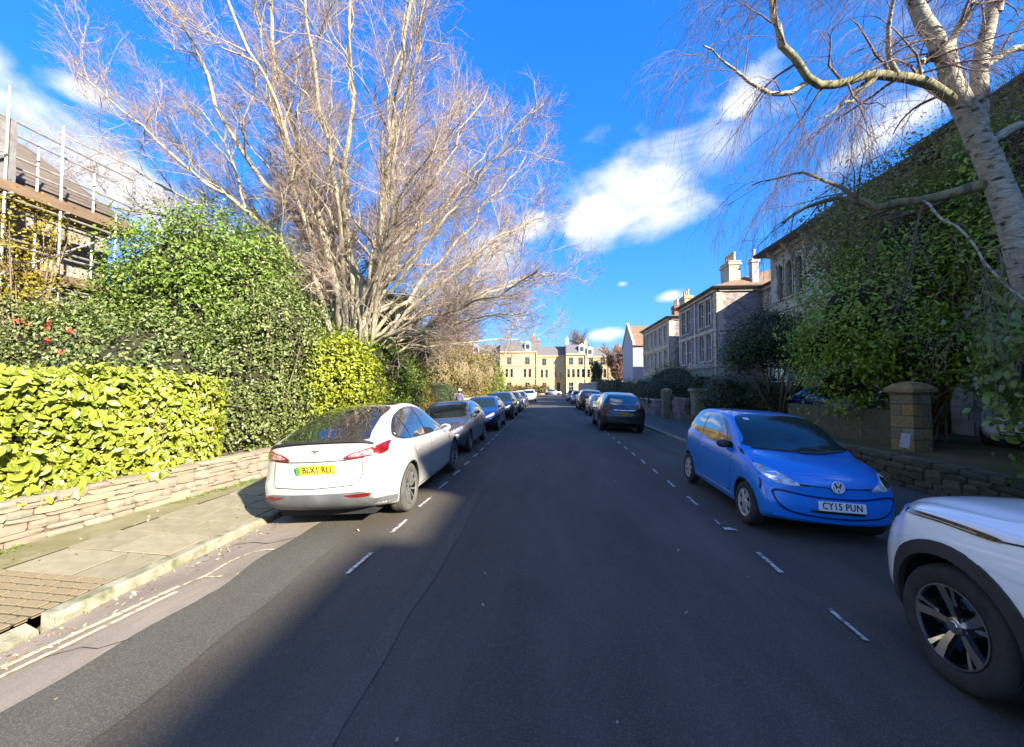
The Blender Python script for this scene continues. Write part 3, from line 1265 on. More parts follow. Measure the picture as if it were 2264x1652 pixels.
def mirrors(root, x, y, z, mat, facing=1, sc=1.0, glass=True):
    """door mirror housings; facing=+1: glass looks towards the rear (+y)"""
    for s in (-1, 1):
        bm = bmesh.new()
        bmesh.ops.create_icosphere(bm, subdivisions=3, radius=1)
        for v in bm.verts:
            v.co.x *= .105 * sc
            v.co.z *= .068 * sc
            v.co.y = max(-.085, min(v.co.y * .10, .030)) * sc
        for f in bm.faces:
            f.smooth = True
        me = bpy.data.meshes.new('door_mirror')
        bm.to_mesh(me)
        bm.free()
        me.materials.append(mat)
        o = link('door_mirror', me, root, (s * (x + .10 * sc), y, z))
        MB().tube([(0 - s * .14 * sc, .0, -.055), (-s * .04, -.01, -.03)], .018, 6).build('mirror_arm', M['black_plastic'], o)
        if glass:
            MB().prism([(.088 * sc * math.cos(t), .052 * sc * math.sin(t)) for t in np.linspace(0, 2 * math.pi, 16, endpoint=False)], 'y', .032 * sc, .028 * sc).build('mirror_glass', M['chrome'], o)


def place(root, x, y, rz, roll=0.0):
    """root origin: middle of the car on the ground; local +y points to the tail"""
    root.location = (x, y, zr(x))
    root.rotation_euler = (0, roll, rz)


def center_children(root, L):
    for c in root.children:
        c.location.y -= L / 2


# ---- white electric crossover, seen from behind
def make_crossover():
    sp = dict(L=4.75, wheels=(.84, 3.73), rw=.355, arch=.385, ww=.25, inset=.012, bow=(.22, .24), flare=.014,
              w=[(0, .72), (.06, .80), (.25, .885), (.7, .945), (1.6, .955), (3.0, .955), (3.8, .955), (4.2, .93), (4.5, .875), (4.66, .83), (4.75, .74)],
              zb=[(0, .30), (.1, .23), (.5, .20), (4.0, .20), (4.4, .24), (4.66, .30), (4.75, .38)],
              zt=[(0, .62), (.05, .70), (.3, .83), (.8, .96), (1.25, 1.07), (1.5, 1.2), (2.0, 1.47), (2.4, 1.585), (2.75, 1.62), (3.1, 1.60), (3.6, 1.505), (4.1, 1.345), (4.46, 1.20), (4.60, 1.15), (4.70, 1.08), (4.75, .96)],
              zs=[(0, .52), (.3, .70), (1.0, .86), (1.3, .93), (2, .965), (3, .995), (3.8, 1.05), (4.4, 1.07), (4.62, 1.04), (4.75, .88)],
              wt=[(0, .55), (.5, .74), (1.2, .78), (1.5, .73), (2, .63), (2.6, .59), (3.2, .58), (3.8, .61), (4.25, .68), (4.5, .75), (4.65, .74), (4.75, .62)],
              te=[(0, .04), (.8, .06), (1.3, .06), (2, .06), (3, .055), (4, .06), (4.5, .045), (4.75, .04)],
              pf=[(.2, .12), (.4, .02), (.6, 0), (.9, .05), (1.7, .05)],
              pr=[(.2, .14), (.36, .05), (.50, .0), (.62, .005), (.72, .055), (.80, .075), (1.0, .095), (1.10, .06), (1.18, .0), (1.3, 0), (1.7, 0)])
    root = empty('parked_car', label='white electric crossover with yellow rear number plate, sunlit tail', cat='car')
    P_ = paint('white_car_paint', (.45, .44, .41), rough=.4)
    b, D = shell(root, sp, P_)
    G = M['car_glass']
    # side glass: one arched band, dark pillars inside it
    for v in ('L', 'Rt'):
        frame = spl([(1.50, 1.005), (1.95, 1.31), (2.35, 1.475), (2.75, 1.53), (3.15, 1.51), (3.60, 1.405), (3.98, 1.235), (4.06, 1.15), (3.85, 1.085), (3.2, 1.035), (2.2, 1.01)], 6)
        D.patch('window_trim', frame, v, M['gloss_black'], root, off=.003, cell=.07)
        for nm, o in (('front_window', [(1.62, 1.035), (1.98, 1.29), (2.36, 1.445), (2.72, 1.50), (2.70, 1.045), (2.2, 1.03)]),
                      ('rear_window', [(2.78, 1.045), (2.80, 1.50), (3.12, 1.485), (3.50, 1.41), (3.52, 1.07), (3.2, 1.055)]),
                      ('quarter_window', [(3.56, 1.075), (3.56, 1.39), (3.75, 1.315), (3.94, 1.215), (3.98, 1.15), (3.80, 1.095)])):
            D.patch(nm, o, v, G, root, off=.007, cell=.06, skirt=0)
        D.line('door_seam', [(1.35, .95), (1.30, .75), (1.34, .32)], v, .009, M['gap'], root)
        D.line('door_seam', [(2.60, 1.0), (2.62, .6), (2.58, .32)], v, .009, M['gap'], root)
        D.line('door_seam', [(3.58, 1.05), (3.52, .88), (3.30, .62), (3.28, .32)], v, .009, M['gap'], root)
        for yy in (2.35, 3.18):
            D.patch('door_handle', rr(yy, yy + .22, .845, .878, .015), v, P_, root, off=.010, cell=.05)
        D.patch('side_camera', rr(1.27, 1.34, .80, .825, .01), v, M['gloss_black'], root, off=.008, cell=.05)
        D.patch('sill_trim', [(1.25, .215), (1.25, .30), (3.32, .30), (3.32, .215)], v, M['black_plastic'], root, off=.006, cell=.12)
    arch_trim(D, root, sp, M['gap'], .022, off=.006)
    # rear glass from roof to spoiler, seen from above
    D.patch('rear_screen', spl([(-.49, 3.28), (0, 3.22), (.49, 3.28), (.545, 3.8), (.60, 4.25), (.585, 4.46), (0, 4.52), (-.585, 4.46), (-.60, 4.25), (-.545, 3.8)], 5), 'top', G, root, off=.004, cell=.07)
    D.patch('glass_roof', rr(-.5, .5, 1.75, 3.16, .08), 'top', G, root, off=.003, cell=.09)
    D.patch('windscreen', [(-.66, 1.32), (.66, 1.32), (.55, 1.72), (-.55, 1.72)], 'top', M['windscreen'], root, off=.004, cell=.08)
    # spoiler lip
    lip = MB()
    pts = []
    for k in range(25):
        x = -.72 + 1.44 * k / 24
        p, n, d = D.hit('top', x, 4.565 - .10 * (abs(x) / .72) ** 2.3)
        pts.append((p.x, p.y, p.z))
    lv, lf = [], []
    for i, p in enumerate(pts):
        tpr = 1 - (abs(p[0]) / .74) ** 6
        lv += [(p[0], p[1] - .06, p[2] + .024), (p[0], p[1] + .065 * tpr + .01, p[2] + .030), (p[0], p[1] + .06 * tpr + .008, p[2] + .008), (p[0], p[1] - .02, p[2] - .012)]
        if i:
            k = 4 * i
            lf += [(k - 4, k, k + 1, k - 3), (k - 3, k + 1, k + 2, k - 2), (k - 2, k + 2, k + 3, k - 1)]
    MB().add(lv, lf).build('spoiler', M['black_plastic'], root, smooth=True, angle=30)
    for m_ in (1, -1):
        f = (lambda o: o) if m_ > 0 else mirx
        # lamp: red rim with a clear middle, wrapping round the corner
        D.patch('tail_lamp', f(spl([(.37, .945), (.46, 1.01), (.60, 1.045), (.74, 1.085), (.835, 1.118), (.85, 1.05), (.82, .975), (.60, .95)], 5)), 'rear', M['lamp_red'], root, off=.010, cell=.035)
        D.patch('tail_lamp_lens', f(spl([(.43, .965), (.49, 1.005), (.60, 1.033), (.69, 1.05), (.705, .98), (.60, .965)], 5)), 'rear', M['lamp_pink'], root, off=.014, cell=.03)
        D.patch('reflector', f(spl([(.40, .497), (.60, .505), (.72, .497), (.66, .462), (.5, .466)], 5)), 'rear', M['lamp_red'], root, off=.011, cell=.03)
        sd = 'Rt' if m_ > 0 else 'L'
        D.line('panel_seam', f([(.60, .945), (.605, .80), (.58, .66), (.54, .62)]), 'rear', .009, M['gap'], root)
        D.patch('headlamp', f(spl([(.45, .66), (.62, .74), (.72, .72), (.70, .66)], 4)), 'front', M['lamp_white'], root, off=.006, cell=.05)
    D.line('panel_seam', [(-.54, .62), (0, .60), (.54, .62)], 'rear', .010, M['gap'], root)
    D.line('panel_seam', [(-.62, .948), (-.4, .93), (0, .925), (.4, .93), (.62, .948)], 'rear', .012, M['gap'], root, off=.004)
    D.patch('rear_valance', spl([(-.72, .36), (-.71, .47), (-.62, .525), (-.3, .53), (.3, .53), (.62, .525), (.71, .47), (.72, .36), (.60, .30), (.3, .265), (0, .26), (-.3, .265), (-.60, .30)], 4), 'rear', M['grey_plastic'], root, off=.009, cell=.05)
    D.patch('side_valance', [(4.16, .27), (4.16, .36), (4.4, .40), (4.6, .42), (4.62, .30)], 'Rt', M['grey_plastic'], root, off=.007, cell=.05)
    D.patch('side_valance', [(4.16, .27), (4.16, .36), (4.4, .40), (4.6, .42), (4.62, .30)], 'L', M['grey_plastic'], root, off=.007, cell=.05)
    number_plate(D, root, 'BLX1 RLI', 'rear', -.02, .83, M['plate_yellow'], green=True, stretch=.96)
    # T-shaped badge
    p, n, d = D.hit('rear', 0, 1.035)
    bd = MB()
    bd.prism([(-.052, .030), (-.045, .042), (0, .046), (.045, .042), (.052, .030), (.018, .034), (.010, .028), (.004, -.05), (-.004, -.05), (-.010, .028), (-.018, .034)], 'y', .004, -.006)
    o = bd.build('badge', M['chrome'], root)
    o.location = (0, p.y + .006, 1.035)
    o.rotation_euler = (R(12), 0, math.pi)
    mirrors(root, .86, 1.62, 1.03, P_, sc=1.05)
    add_wheels(root, sp, 'multi', M['dusty_tyre'])
    center_children(root, sp['L'])
    return root, sp


tesla, tsp = make_crossover()
# tail towards the camera: local +y (tail) points to world -y; sits on the camber
place(tesla, -3.0, 7.30, math.pi, 0)
tesla.rotation_euler = (0, math.atan(.0085 * 2 * 3.42), math.pi + R(.5))
tesla.location.z = zr(-3.0) + .004


# ---- small blue city car, nose towards the camera
def make_citycar():
    sp = dict(L=3.54, wheels=(.60, 3.02), rw=.285, arch=.325, ww=.175, inset=.010, bow=(.17, .12), flare=.012,
              w=[(0, .70), (.05, .755), (.18, .80), (.5, .82), (1.2, .82), (2.4, .82), (3.0, .815), (3.35, .785), (3.48, .74), (3.54, .66)],
              zb=[(0, .26), (.08, .20), (.4, .17), (3.0, .18), (3.4, .24), (3.54, .32)],
              zt=[(0, .70), (.04, .775), (.12, .83), (.35, .915), (.60, .965), (.82, 1.0), (.94, 1.06), (1.26, 1.255), (1.58, 1.40), (1.85, 1.46), (2.2, 1.488), (2.7, 1.485), (3.1, 1.45), (3.30, 1.37), (3.42, 1.2), (3.50, 1.0), (3.54, .85)],
              zs=[(0, .60), (.15, .74), (.5, .83), (.95, .885), (1.6, .91), (2.3, .935), (2.9, 1.0), (3.3, 1.0), (3.48, .9), (3.54, .75)],
              wt=[(0, .54), (.12, .64), (.5, .71), (.84, .735), (1.1, .69), (1.58, .61), (2.2, .58), (3.0, .565), (3.3, .56), (3.46, .58), (3.54, .5)],
              te=[(0, .03), (.3, .06), (.9, .055), (1.4, .05), (2, .05), (3.2, .05), (3.54, .03)],
              pf=[(.15, .10), (.30, .005), (.42, -.005), (.55, .015), (.70, .03), (.84, .06), (1.6, .07)],
              pr=[(.15, .10), (.4, 0), (.7, .0), (1.0, .02), (1.6, 0)])
    root = empty('parked_car', label='bright blue small hatchback with plate CY15 PUN facing down the road', cat='car')
    P_ = paint('blue_car_paint', (.005, .215, .74), rough=.4, metal=.1)
    b, D = shell(root, sp, P_)
    for v in ('L', 'Rt'):
        frame = spl([(1.10, .955), (1.35, 1.14), (1.66, 1.31), (1.95, 1.375), (2.5, 1.40), (2.95, 1.375), (3.17, 1.26), (3.19, 1.14), (3.03, 1.085), (2.55, 1.02), (1.9, .965), (1.45, .945)], 5)
        D.patch('window_trim', frame, v, M['gloss_black'], root, off=.003, cell=.07)
        D.patch('door_window', [(1.32, .985), (1.46, 1.155), (1.70, 1.295), (1.97, 1.353), (2.38, 1.376), (2.36, 1.02), (1.9, .985)], v, M['car_glass'], root, off=.006, cell=.06, skirt=0)
        D.patch('quarter_window', [(2.43, 1.025), (2.45, 1.377), (2.9, 1.352), (3.11, 1.25), (3.13, 1.15), (3.0, 1.10), (2.6, 1.045)], v, M['car_glass'], root, off=.006, cell=.06, skirt=0)
        D.line('door_seam', [(1.12, .94), (1.04, .80), (1.06, .40), (1.18, .25)], v, .009, M['gap'], root)
        D.line('door_seam', [(2.42, 1.02), (2.46, .8), (2.40, .40), (2.28, .25)], v, .009, M['gap'], root)
        D.line('side_crease', [(1.0, .30), (2.5, .30)], v, .014, paint('silver_trim', (.55, .56, .58), rough=.3), root, off=.006)
        D.patch('door_handle', rr(2.16, 2.34, .80, .835, .014), v, P_, root, off=.016, cell=.05)
        D.patch('side_repeater', rr(.99, 1.03, .79, .815, .01), v, M['lamp_white'], root, off=.008, cell=.03)
    D.patch('windscreen', spl([(-.66, 1.02), (0, .985), (.66, 1.02), (.645, 1.10), (.535, 1.395), (0, 1.425), (-.535, 1.395), (-.645, 1.10)], 5), 'front', M['windscreen'], root, off=.011, cell=.05, skirt=.014)
    D.line('wiper', [(-.62, 1.00), (-.1, .995), (.45, 1.02)], 'front', .022, M['black_plastic'], root, off=.014)
    D.line('wiper', [(-.05, .985), (.3, .99), (.62, 1.02)], 'front', .020, M['black_plastic'], root, off=.016)
    # bonnet seam, smile-shaped dark frame round the lower bumper
    D.line('bonnet_seam', spl([(-.50, .695), (-.25, .675), (0, .668), (.25, .675), (.50, .695)], 5, False), 'front', .012, M['gap'], root)
    outer = spl([(-.66, .60), (-.665, .48), (-.58, .375), (-.40, .325), (0, .305), (.40, .325), (.58, .375), (.665, .48), (.66, .60), (.3, .565), (0, .556), (-.3, .565)], 6)
    D.patch('bumper_frame', outer, 'front', pbr('dark_blue_recess', (.004, .022, .13), rough=.35), root, off=.006, cell=.05)  # recess round the bumper panel, drawn as a dark blue band
    inner = spl([(-.635, .575), (-.64, .48), (-.555, .395), (-.39, .347), (0, .328), (.39, .347), (.555, .395), (.64, .48), (.635, .575), (.3, .54), (0, .532), (-.3, .54)], 6)
    D.patch('bumper_panel', inner, 'front', P_, root, off=.013, cell=.05)
    for m_ in (1, -1):
        f = (lambda o: o) if m_ > 0 else mirx
        D.line('panel_seam', f([(.762, .74), (.765, .66), (.772, .56)]), 'front', .010, M['gap'], root)
        D.line('panel_seam', f([(.40, .668), (.30, .672)]), 'front', .010, M['gap'], root)
        D.patch('tow_cover', f(rr(.42, .47, .44, .49, .01)), 'front', P_, root, off=.016, cell=.03) if m_ > 0 else None
        D.line('bonnet_seam', f([(.74, .86), (.755, .92), (.74, .985)]), 'front', .012, M['gap'], root)
    D.patch('lower_grille', rr(-.30, .30, .372, .400, .012), 'front', M['gap'], root, off=.016, cell=.06, skirt=.003)
    D.patch('chin_lip', spl([(-.6, .30), (0, .262), (.6, .30), (.58, .272), (0, .238), (-.58, .272)], 4), 'front', paint('blue_lip', (.005, .215, .74), rough=.4, metal=.1), root, off=.012, cell=.05)
    for m_ in (1, -1):
        f = (lambda o: o) if m_ > 0 else mirx
        sh = spl([(.40, .672), (.52, .662), (.66, .680), (.745, .755), (.765, .835), (.71, .838), (.61, .80), (.50, .735)], 5)
        D.patch('headlamp', f(sh), 'front', M['lamp_white'], root, off=.006, cell=.035)
        D.patch('headlamp_reflector', f([(.645 + .068 * math.cos(t), .750 + .056 * math.sin(t)) for t in np.linspace(0, 2 * math.pi, 18, endpoint=False)]), 'front', M['chrome'], root, off=.012, cell=.03, skirt=.004)
        D.patch('indicator_lens', f(spl([(.44, .682), (.52, .675), (.575, .695), (.545, .725), (.50, .720)], 4)), 'front', M['lamp_white'], root, off=.012, cell=.03, skirt=.004)
        D.patch('sidelight_lens', f(spl([(.70, .795), (.735, .803), (.745, .822), (.70, .822)], 3)), 'front', M['lamp_white'], root, off=.012, cell=.02, skirt=.004)
        D.patch('tail_lamp', f(spl([(.58, .8), (.66, .8), (.64, 1.15), (.56, 1.1)], 3)), 'rear', M['lamp_red'], root, off=.006, cell=.05)
    D.patch('rear_screen', rr(-.5, .5, 1.02, 1.33, .06), 'rear', M['car_glass'], root, off=.004, cell=.07)
    number_plate(D, root, 'CY15 PUN', 'front', .03, .462, M['plate_white'], stretch=.93)
    # round badge: ring with interlocking V and W
    p, n, d = D.hit('front', 0, .688)
    bd = empty('badge')
    bd.parent = root
    bd.location = (0, p.y - .012, .688)
    bd.rotation_euler = (R(-14), 0, 0)
    ring = MB().lathe([(-.002, .074), (-.014, .070), (-.014, .060), (-.004, .056)], 28, 'y')
    ring.build('ring', M['silver_bright'], bd, smooth=True)
    MB().lathe([(-.002, .066), (-.006, .001)], 24, 'y').build('badge_face', M['lamp_dark'], bd)
    lw = MB()
    for pts in ([(-.020, .058), (0, .012), (.020, .058)], [(-.050, .028), (-.024, -.052), (0, -.006), (.024, -.052), (.050, .028)]):
        for a, b_ in zip(pts[:-1], pts[1:]):
            a, b_ = Vector(a), Vector(b_)
            t = (b_ - a).normalized() * .0
            nn = Vector((-(b_ - a).y, (b_ - a).x)).normalized() * .0075
            lw.prism([tuple(a - nn), tuple(b_ - nn), tuple(b_ + nn), tuple(a + nn)], 'y', -.005, -.013)
    lw.build('badge_letters', M['silver_bright'], bd)
    D.patch('permit_sticker', rr(-.47, -.39, 1.345, 1.375, .012), 'front', M['plate_white'], root, off=.014, cell=.05, skirt=0)
    arch_trim(D, root, sp, M['gap'], .016, off=.005)
    mirrors(root, .73, 1.32, .98, M['black_plastic'], sc=.95)
    add_wheels(root, sp, 'steel', M['tyre'])
    center_children(root, sp['L'])
    return root, sp


up, usp = make_citycar()
up.location = (3.47, 6.98, zr(3.47) + .004)
up.rotation_euler = (0, math.atan(.0085 * 2 * 3.17), R(-1.6))


# ---- white sport-utility car beside the camera, nose pointing away along the road
def make_suv(colour_name, colour, label, near=False, plate=None, metal=0.0):
    sp = dict(L=4.45, wheels=(.93, 3.60), rw=.36, arch=.425, ww=.225, inset=.018, bow=(.33, .16), flare=.018,
              w=[(0, .66), (.05, .74), (.2, .835), (.6, .905), (1.4, .92), (3.0, .92), (3.7, .915), (4.2, .88), (4.38, .82), (4.45, .72)],
              zb=[(0, .30), (.1, .24), (.5, .22), (3.9, .22), (4.3, .28), (4.45, .38)],
              zt=[(0, .80), (.04, .90), (.12, .99), (.35, 1.07), (.8, 1.13), (1.2, 1.165), (1.35, 1.20), (1.75, 1.42), (2.1, 1.56), (2.4, 1.62), (2.9, 1.63), (3.4, 1.585), (3.9, 1.44), (4.2, 1.22), (4.35, 1.07), (4.42, .98), (4.45, .90)],
              zs=[(0, .68), (.15, .87), (.5, .975), (1.2, 1.03), (2.0, 1.02), (3.0, 1.05), (3.8, 1.09), (4.25, 1.03), (4.45, .82)],
              wt=[(0, .56), (.15, .66), (.6, .735), (1.25, .775), (1.6, .72), (2.1, .64), (2.8, .60), (3.5, .60), (4.0, .63), (4.3, .68), (4.45, .58)],
              te=[(0, .03), (.5, .06), (1.2, .065), (2, .06), (3.5, .06), (4.45, .03)],
              pf=[(.2, .14), (.4, .01), (.6, 0), (.8, .03), (1.0, .06), (1.7, .06)],
              pr=[(.2, .14), (.45, 0), (.65, .0), (.85, .05), (1.05, .06), (1.7, 0)])
    root = empty('parked_car', label=label, cat='car')
    P_ = paint(colour_name, colour, rough=.38, metal=metal)
    b, D = shell(root, sp, P_)
    for v in ('L', 'Rt'):
        frame = spl([(1.42, 1.06), (1.8, 1.31), (2.2, 1.475), (2.7, 1.53), (3.2, 1.505), (3.6, 1.40), (3.85, 1.26), (3.8, 1.16), (3.2, 1.09), (2.2, 1.06)], 5)
        D.patch('window_trim', frame, v, M['gloss_black'], root, off=.003, cell=.07)
        D.patch('front_window', [(1.58, 1.085), (1.86, 1.30), (2.22, 1.445), (2.58, 1.50), (2.56, 1.09)], v, M['car_glass'], root, off=.006, cell=.07, skirt=0)
        D.patch('rear_window', [(2.66, 1.09), (2.68, 1.505), (3.18, 1.48), (3.55, 1.38), (3.74, 1.26), (3.70, 1.18), (3.2, 1.115)], v, M['car_glass'], root, off=.006, cell=.07, skirt=0)
        D.line('door_seam', [(1.42, 1.02), (1.40, .6), (1.44, .34)], v, .009, M['gap'], root)
        D.line('door_seam', [(2.56, 1.04), (2.58, .6), (2.56, .34)], v, .009, M['gap'], root)
        D.patch('sill_trim', [(1.33, .225), (1.33, .36), (3.18, .36), (3.18, .225)], v, M['black_plastic'], root, off=.010, cell=.1)
        for yy in (2.26, 3.02):
            D.patch('door_handle', rr(yy, yy + .2, .90, .935, .014), v, P_, root, off=.016, cell=.05)
        # bright-edged dark strip from the lamp back along the bonnet shut
        D.patch('bonnet_strip', spl([(.44, .965), (.62, .990), (.9, 1.003), (1.18, 1.0), (1.24, .984), (1.16, .972), (.85, .972), (.6, .958)], 4), v, M['gloss_black'], root, off=.008, cell=.05)
        D.line('bonnet_strip_edge', [(.60, .971), (.85, .983), (1.10, .983)], v, .005, M['silver_plastic'], root, off=.011)
        D.line('bonnet_seam', [(1.24, .987), (1.33, 1.0), (1.42, 1.03)], v, .010, M['gap'], root, off=.004)
        D.line('wing_crease', [(.5, .80), (.9, .835), (1.4, .815)], v, .018, P_, root, off=.006)
        D.patch('headlamp', spl([(.10, .74), (.17, .83), (.30, .915), (.46, .955), (.50, .98), (.34, .965), (.18, .90), (.10, .82)], 5), v, M['lamp_white'], root, off=.008, cell=.04)
        D.patch('headlamp_rim', spl([(.085, .70), (.11, .74), (.19, .83), (.33, .915), (.28, .875), (.17, .78)], 4), v, M['lamp_dark'], root, off=.010, cell=.03)
    for m_ in (1, -1):
        f = (lambda o: o) if m_ > 0 else mirx
        D.patch('headlamp', f(spl([(.50, .80), (.62, .84), (.74, .86), (.76, .76), (.70, .70), (.60, .76)], 4)), 'front', M['lamp_white'], root, off=.007, cell=.05)
        if not near:
            D.patch('tail_lamp', f(spl([(.44, .935), (.60, .975), (.78, .985), (.77, .91), (.60, .895)], 4)), 'rear', pbr('smoked_red_lens', (.09, .006, .008), rough=.15, coat=1), root, off=.009, cell=.05)
    D.patch('front_grille', rr(-.48, .48, .52, .80, .08), 'front', M['gloss_black'], root, off=.006, cell=.07)
    D.patch('windscreen', [(-.68, 1.18), (.68, 1.18), (.58, 1.52), (-.58, 1.52)], 'front', M['windscreen'], root, off=.004, cell=.08)
    D.patch('rear_screen', spl([(-.56, 1.13), (0, 1.11), (.56, 1.13), (.54, 1.35), (.45, 1.475), (0, 1.50), (-.45, 1.475), (-.54, 1.35)], 4), 'rear', M['car_glass'], root, off=.005, cell=.06)
    D.patch('rear_valance', spl([(-.68, .36), (-.68, .50), (0, .53), (.68, .50), (.68, .36), (0, .34)], 4), 'rear', M['black_plastic'], root, off=.008, cell=.06)
    D.line('panel_seam', [(-.62, .66), (0, .645), (.62, .66)], 'rear', .012, M['gap'], root)
    D.line('chrome_strip', [(-.42, .915), (0, .905), (.42, .915)], 'rear', .022, M['chrome'], root, off=.008)
    if plate:
        number_plate(D, root, plate, 'rear', 0, .74, M['plate_yellow'])
    arch_trim(D, root, sp, M['black_plastic'], .085, off=.014, a0=-22, a1=202)
    mirrors(root, .84, 1.62, 1.10, P_, sc=1.05)
    add_wheels(root, sp, 'twin' if near else 'five', M['tyre'])
    center_children(root, sp['L'])
    return root, sp


suv, ssp = make_suv('white_suv_paint', (.93, .93, .93), 'white sport utility car with black wheel arch trim and five-spoke alloy wheel', near=True)
suv.location = (3.35, 1.50, zr(3.36) + .004)
suv.rotation_euler = (0, -math.atan(.0085 * 2 * 3.06), math.pi - R(.5))

bsuv, bsp = make_suv('black_car_paint', (.010, .011, .013), 'black coupe-roofed sport utility car parked tail first with a yellow plate', plate='WX17 JAG')
bsuv.location = (3.02, 18.9, zr(3.0) + .004)
bsuv.rotation_euler = (0, -math.atan(.0085 * 2 * 2.7), math.pi)


# ---- ordinary hatchback, used for the cars further down the street and in the drives
def make_hatch(label):
    sp = dict(L=4.0, wheels=(.80, 3.33), rw=.305, arch=.345, ww=.19, inset=.012, bow=(.24, .16), flare=.012, n=64,
              w=[(0, .66), (.06, .73), (.25, .80), (.7, .855), (1.5, .87), (3.0, .87), (3.6, .845), (3.9, .77), (4.0, .68)],
              zb=[(0, .28), (.1, .21), (.5, .18), (3.5, .19), (3.85, .26), (4.0, .36)],
              zt=[(0, .62), (.05, .70), (.15, .77), (.5, .87), (.95, .955), (1.1, 1.0), (1.5, 1.23), (1.85, 1.39), (2.2, 1.45), (2.7, 1.455), (3.2, 1.40), (3.6, 1.28), (3.85, 1.02), (3.95, .95), (4.0, .86)],
              zs=[(0, .55), (.2, .70), (.6, .82), (1.1, .90), (2.0, .935), (3.0, .98), (3.6, 1.0), (3.9, .9), (4.0, .75)],
              wt=[(0, .5), (.2, .62), (.7, .72), (1.05, .735), (1.5, .66), (2.0, .60), (2.8, .58), (3.4, .58), (3.8, .62), (4.0, .5)],
              te=[(0, .03), (.4, .05), (1.0, .055), (2, .05), (3.5, .05), (4.0, .03)],
              pf=[(.2, .12), (.4, .0), (.55, .01), (.75, .06), (1.6, .06)],
              pr=[(.2, .12), (.45, 0), (.7, .0), (.95, .03), (1.6, 0)])
    root = empty('parked_car', label=label, cat='car', group='cars parked along the street')
    P_ = paint('grey_car_paint', (.17, .175, .185), rough=.35, metal=.6)
    b, D = shell(root, sp, P_)
    for v in ('L', 'Rt'):
        frame = spl([(1.22, .965), (1.55, 1.18), (1.9, 1.32), (2.3, 1.37), (2.8, 1.36), (3.2, 1.29), (3.45, 1.15), (3.35, 1.06), (2.8, 1.0), (2.0, .965)], 4)
        D.patch('window_trim', frame, v, M['gloss_black'], root, off=.003, cell=.08)
        D.patch('front_window', [(1.36, .99), (1.62, 1.19), (1.93, 1.305), (2.25, 1.345), (2.24, .995)], v, M['car_glass'], root, off=.006, cell=.08, skirt=0)
        D.patch('rear_window', [(2.32, 1.0), (2.33, 1.348), (2.78, 1.335), (3.14, 1.27), (3.36, 1.145), (3.30, 1.08), (2.8, 1.025)], v, M['car_glass'], root, off=.006, cell=.08, skirt=0)
        D.line('door_seam', [(1.22, .93), (1.18, .6), (1.22, .28)], v, .010, M['gap'], root)
        D.line('door_seam', [(2.26, .97), (2.28, .6), (2.26, .28)], v, .010, M['gap'], root)
    D.patch('windscreen', spl([(-.66, 1.01), (0, .985), (.66, 1.01), (.62, 1.12), (.54, 1.36), (0, 1.40), (-.54, 1.36), (-.62, 1.12)], 4), 'front', M['windscreen'], root, off=.004, cell=.08)
    D.patch('front_grille', spl([(-.34, .56), (-.26, .65), (.26, .65), (.34, .56), (.2, .50), (-.2, .50)], 4), 'front', M['gloss_black'], root, off=.007, cell=.06)
    D.patch('lower_grille', rr(-.42, .42, .30, .40, .04), 'front', M['black_plastic'], root, off=.007, cell=.07)
    D.patch('rear_screen', rr(-.52, .52, 1.0, 1.29, .07), 'rear', M['car_glass'], root, off=.004, cell=.08)
    number_plate(D, root, None, 'front', 0, .455, M['plate_white'])
    number_plate(D, root, None, 'rear', 0, .62, M['plate_yellow'])
    for m_ in (1, -1):
        f = (lambda o: o) if m_ > 0 else mirx
        D.patch('headlamp', f(spl([(.40, .62), (.55, .70), (.70, .765), (.74, .72), (.68, .645), (.52, .61)], 4)), 'front', M['lamp_white'], root, off=.008, cell=.05)
        D.patch('tail_lamp', f(spl([(.56, .80), (.68, .80), (.70, 1.0), (.62, 1.02)], 4)), 'rear', M['lamp_red'], root, off=.008, cell=.06)
    mirrors(root, .77, 1.42, 1.0, P_, sc=.95)
    add_wheels(root, sp, 'five', M['tyre'])
    center_children(root, sp['L'])
    return root


HP = {n: paint(n + '_car_paint', c, rough=.35, metal=m) for n, c, m in [('navy', (.012, .035, .13), .4), ('black_hatch', (.012, .012, .014), .2), ('white_hatch', (.75, .75, .74), 0), ('silver', (.42, .43, .45), .6),
                                                                        ('dark_grey', (.05, .05, .055), .5), ('slate_blue', (.05, .09, .16), .5), ('pale_blue', (.30, .42, .55), .2)]}
hatch = make_hatch('grey metallic hatchback parked nose to nose with the white crossover')


def place_hatch(o, x, y, rz, z=None):
    o.location = (x, y, (zr(x) if z is None else z) + .003)
    o.rotation_euler = (0, math.atan(-.0085 * 2 * (x - XC)) * (-1 if abs(rz) < 1 else 1) * (1 if z is None else 0), rz)


def hatch_copy(x, y, rz, pm, label, z=None, group='cars parked along the street', sc=1.0):
    o = copy_tree(hatch)
    o['label'] = label
    if group:
        o['group'] = group
    for c in o.children:
        if c.type == 'MESH' and c.data.materials and c.data.materials[0].name.startswith('grey_car_paint'):
            c.material_slots[0].link = 'OBJECT'
            c.material_slots[0].material = pm
    place_hatch(o, x, y, rz, z)
    o.scale = (sc, sc, sc)
    return o


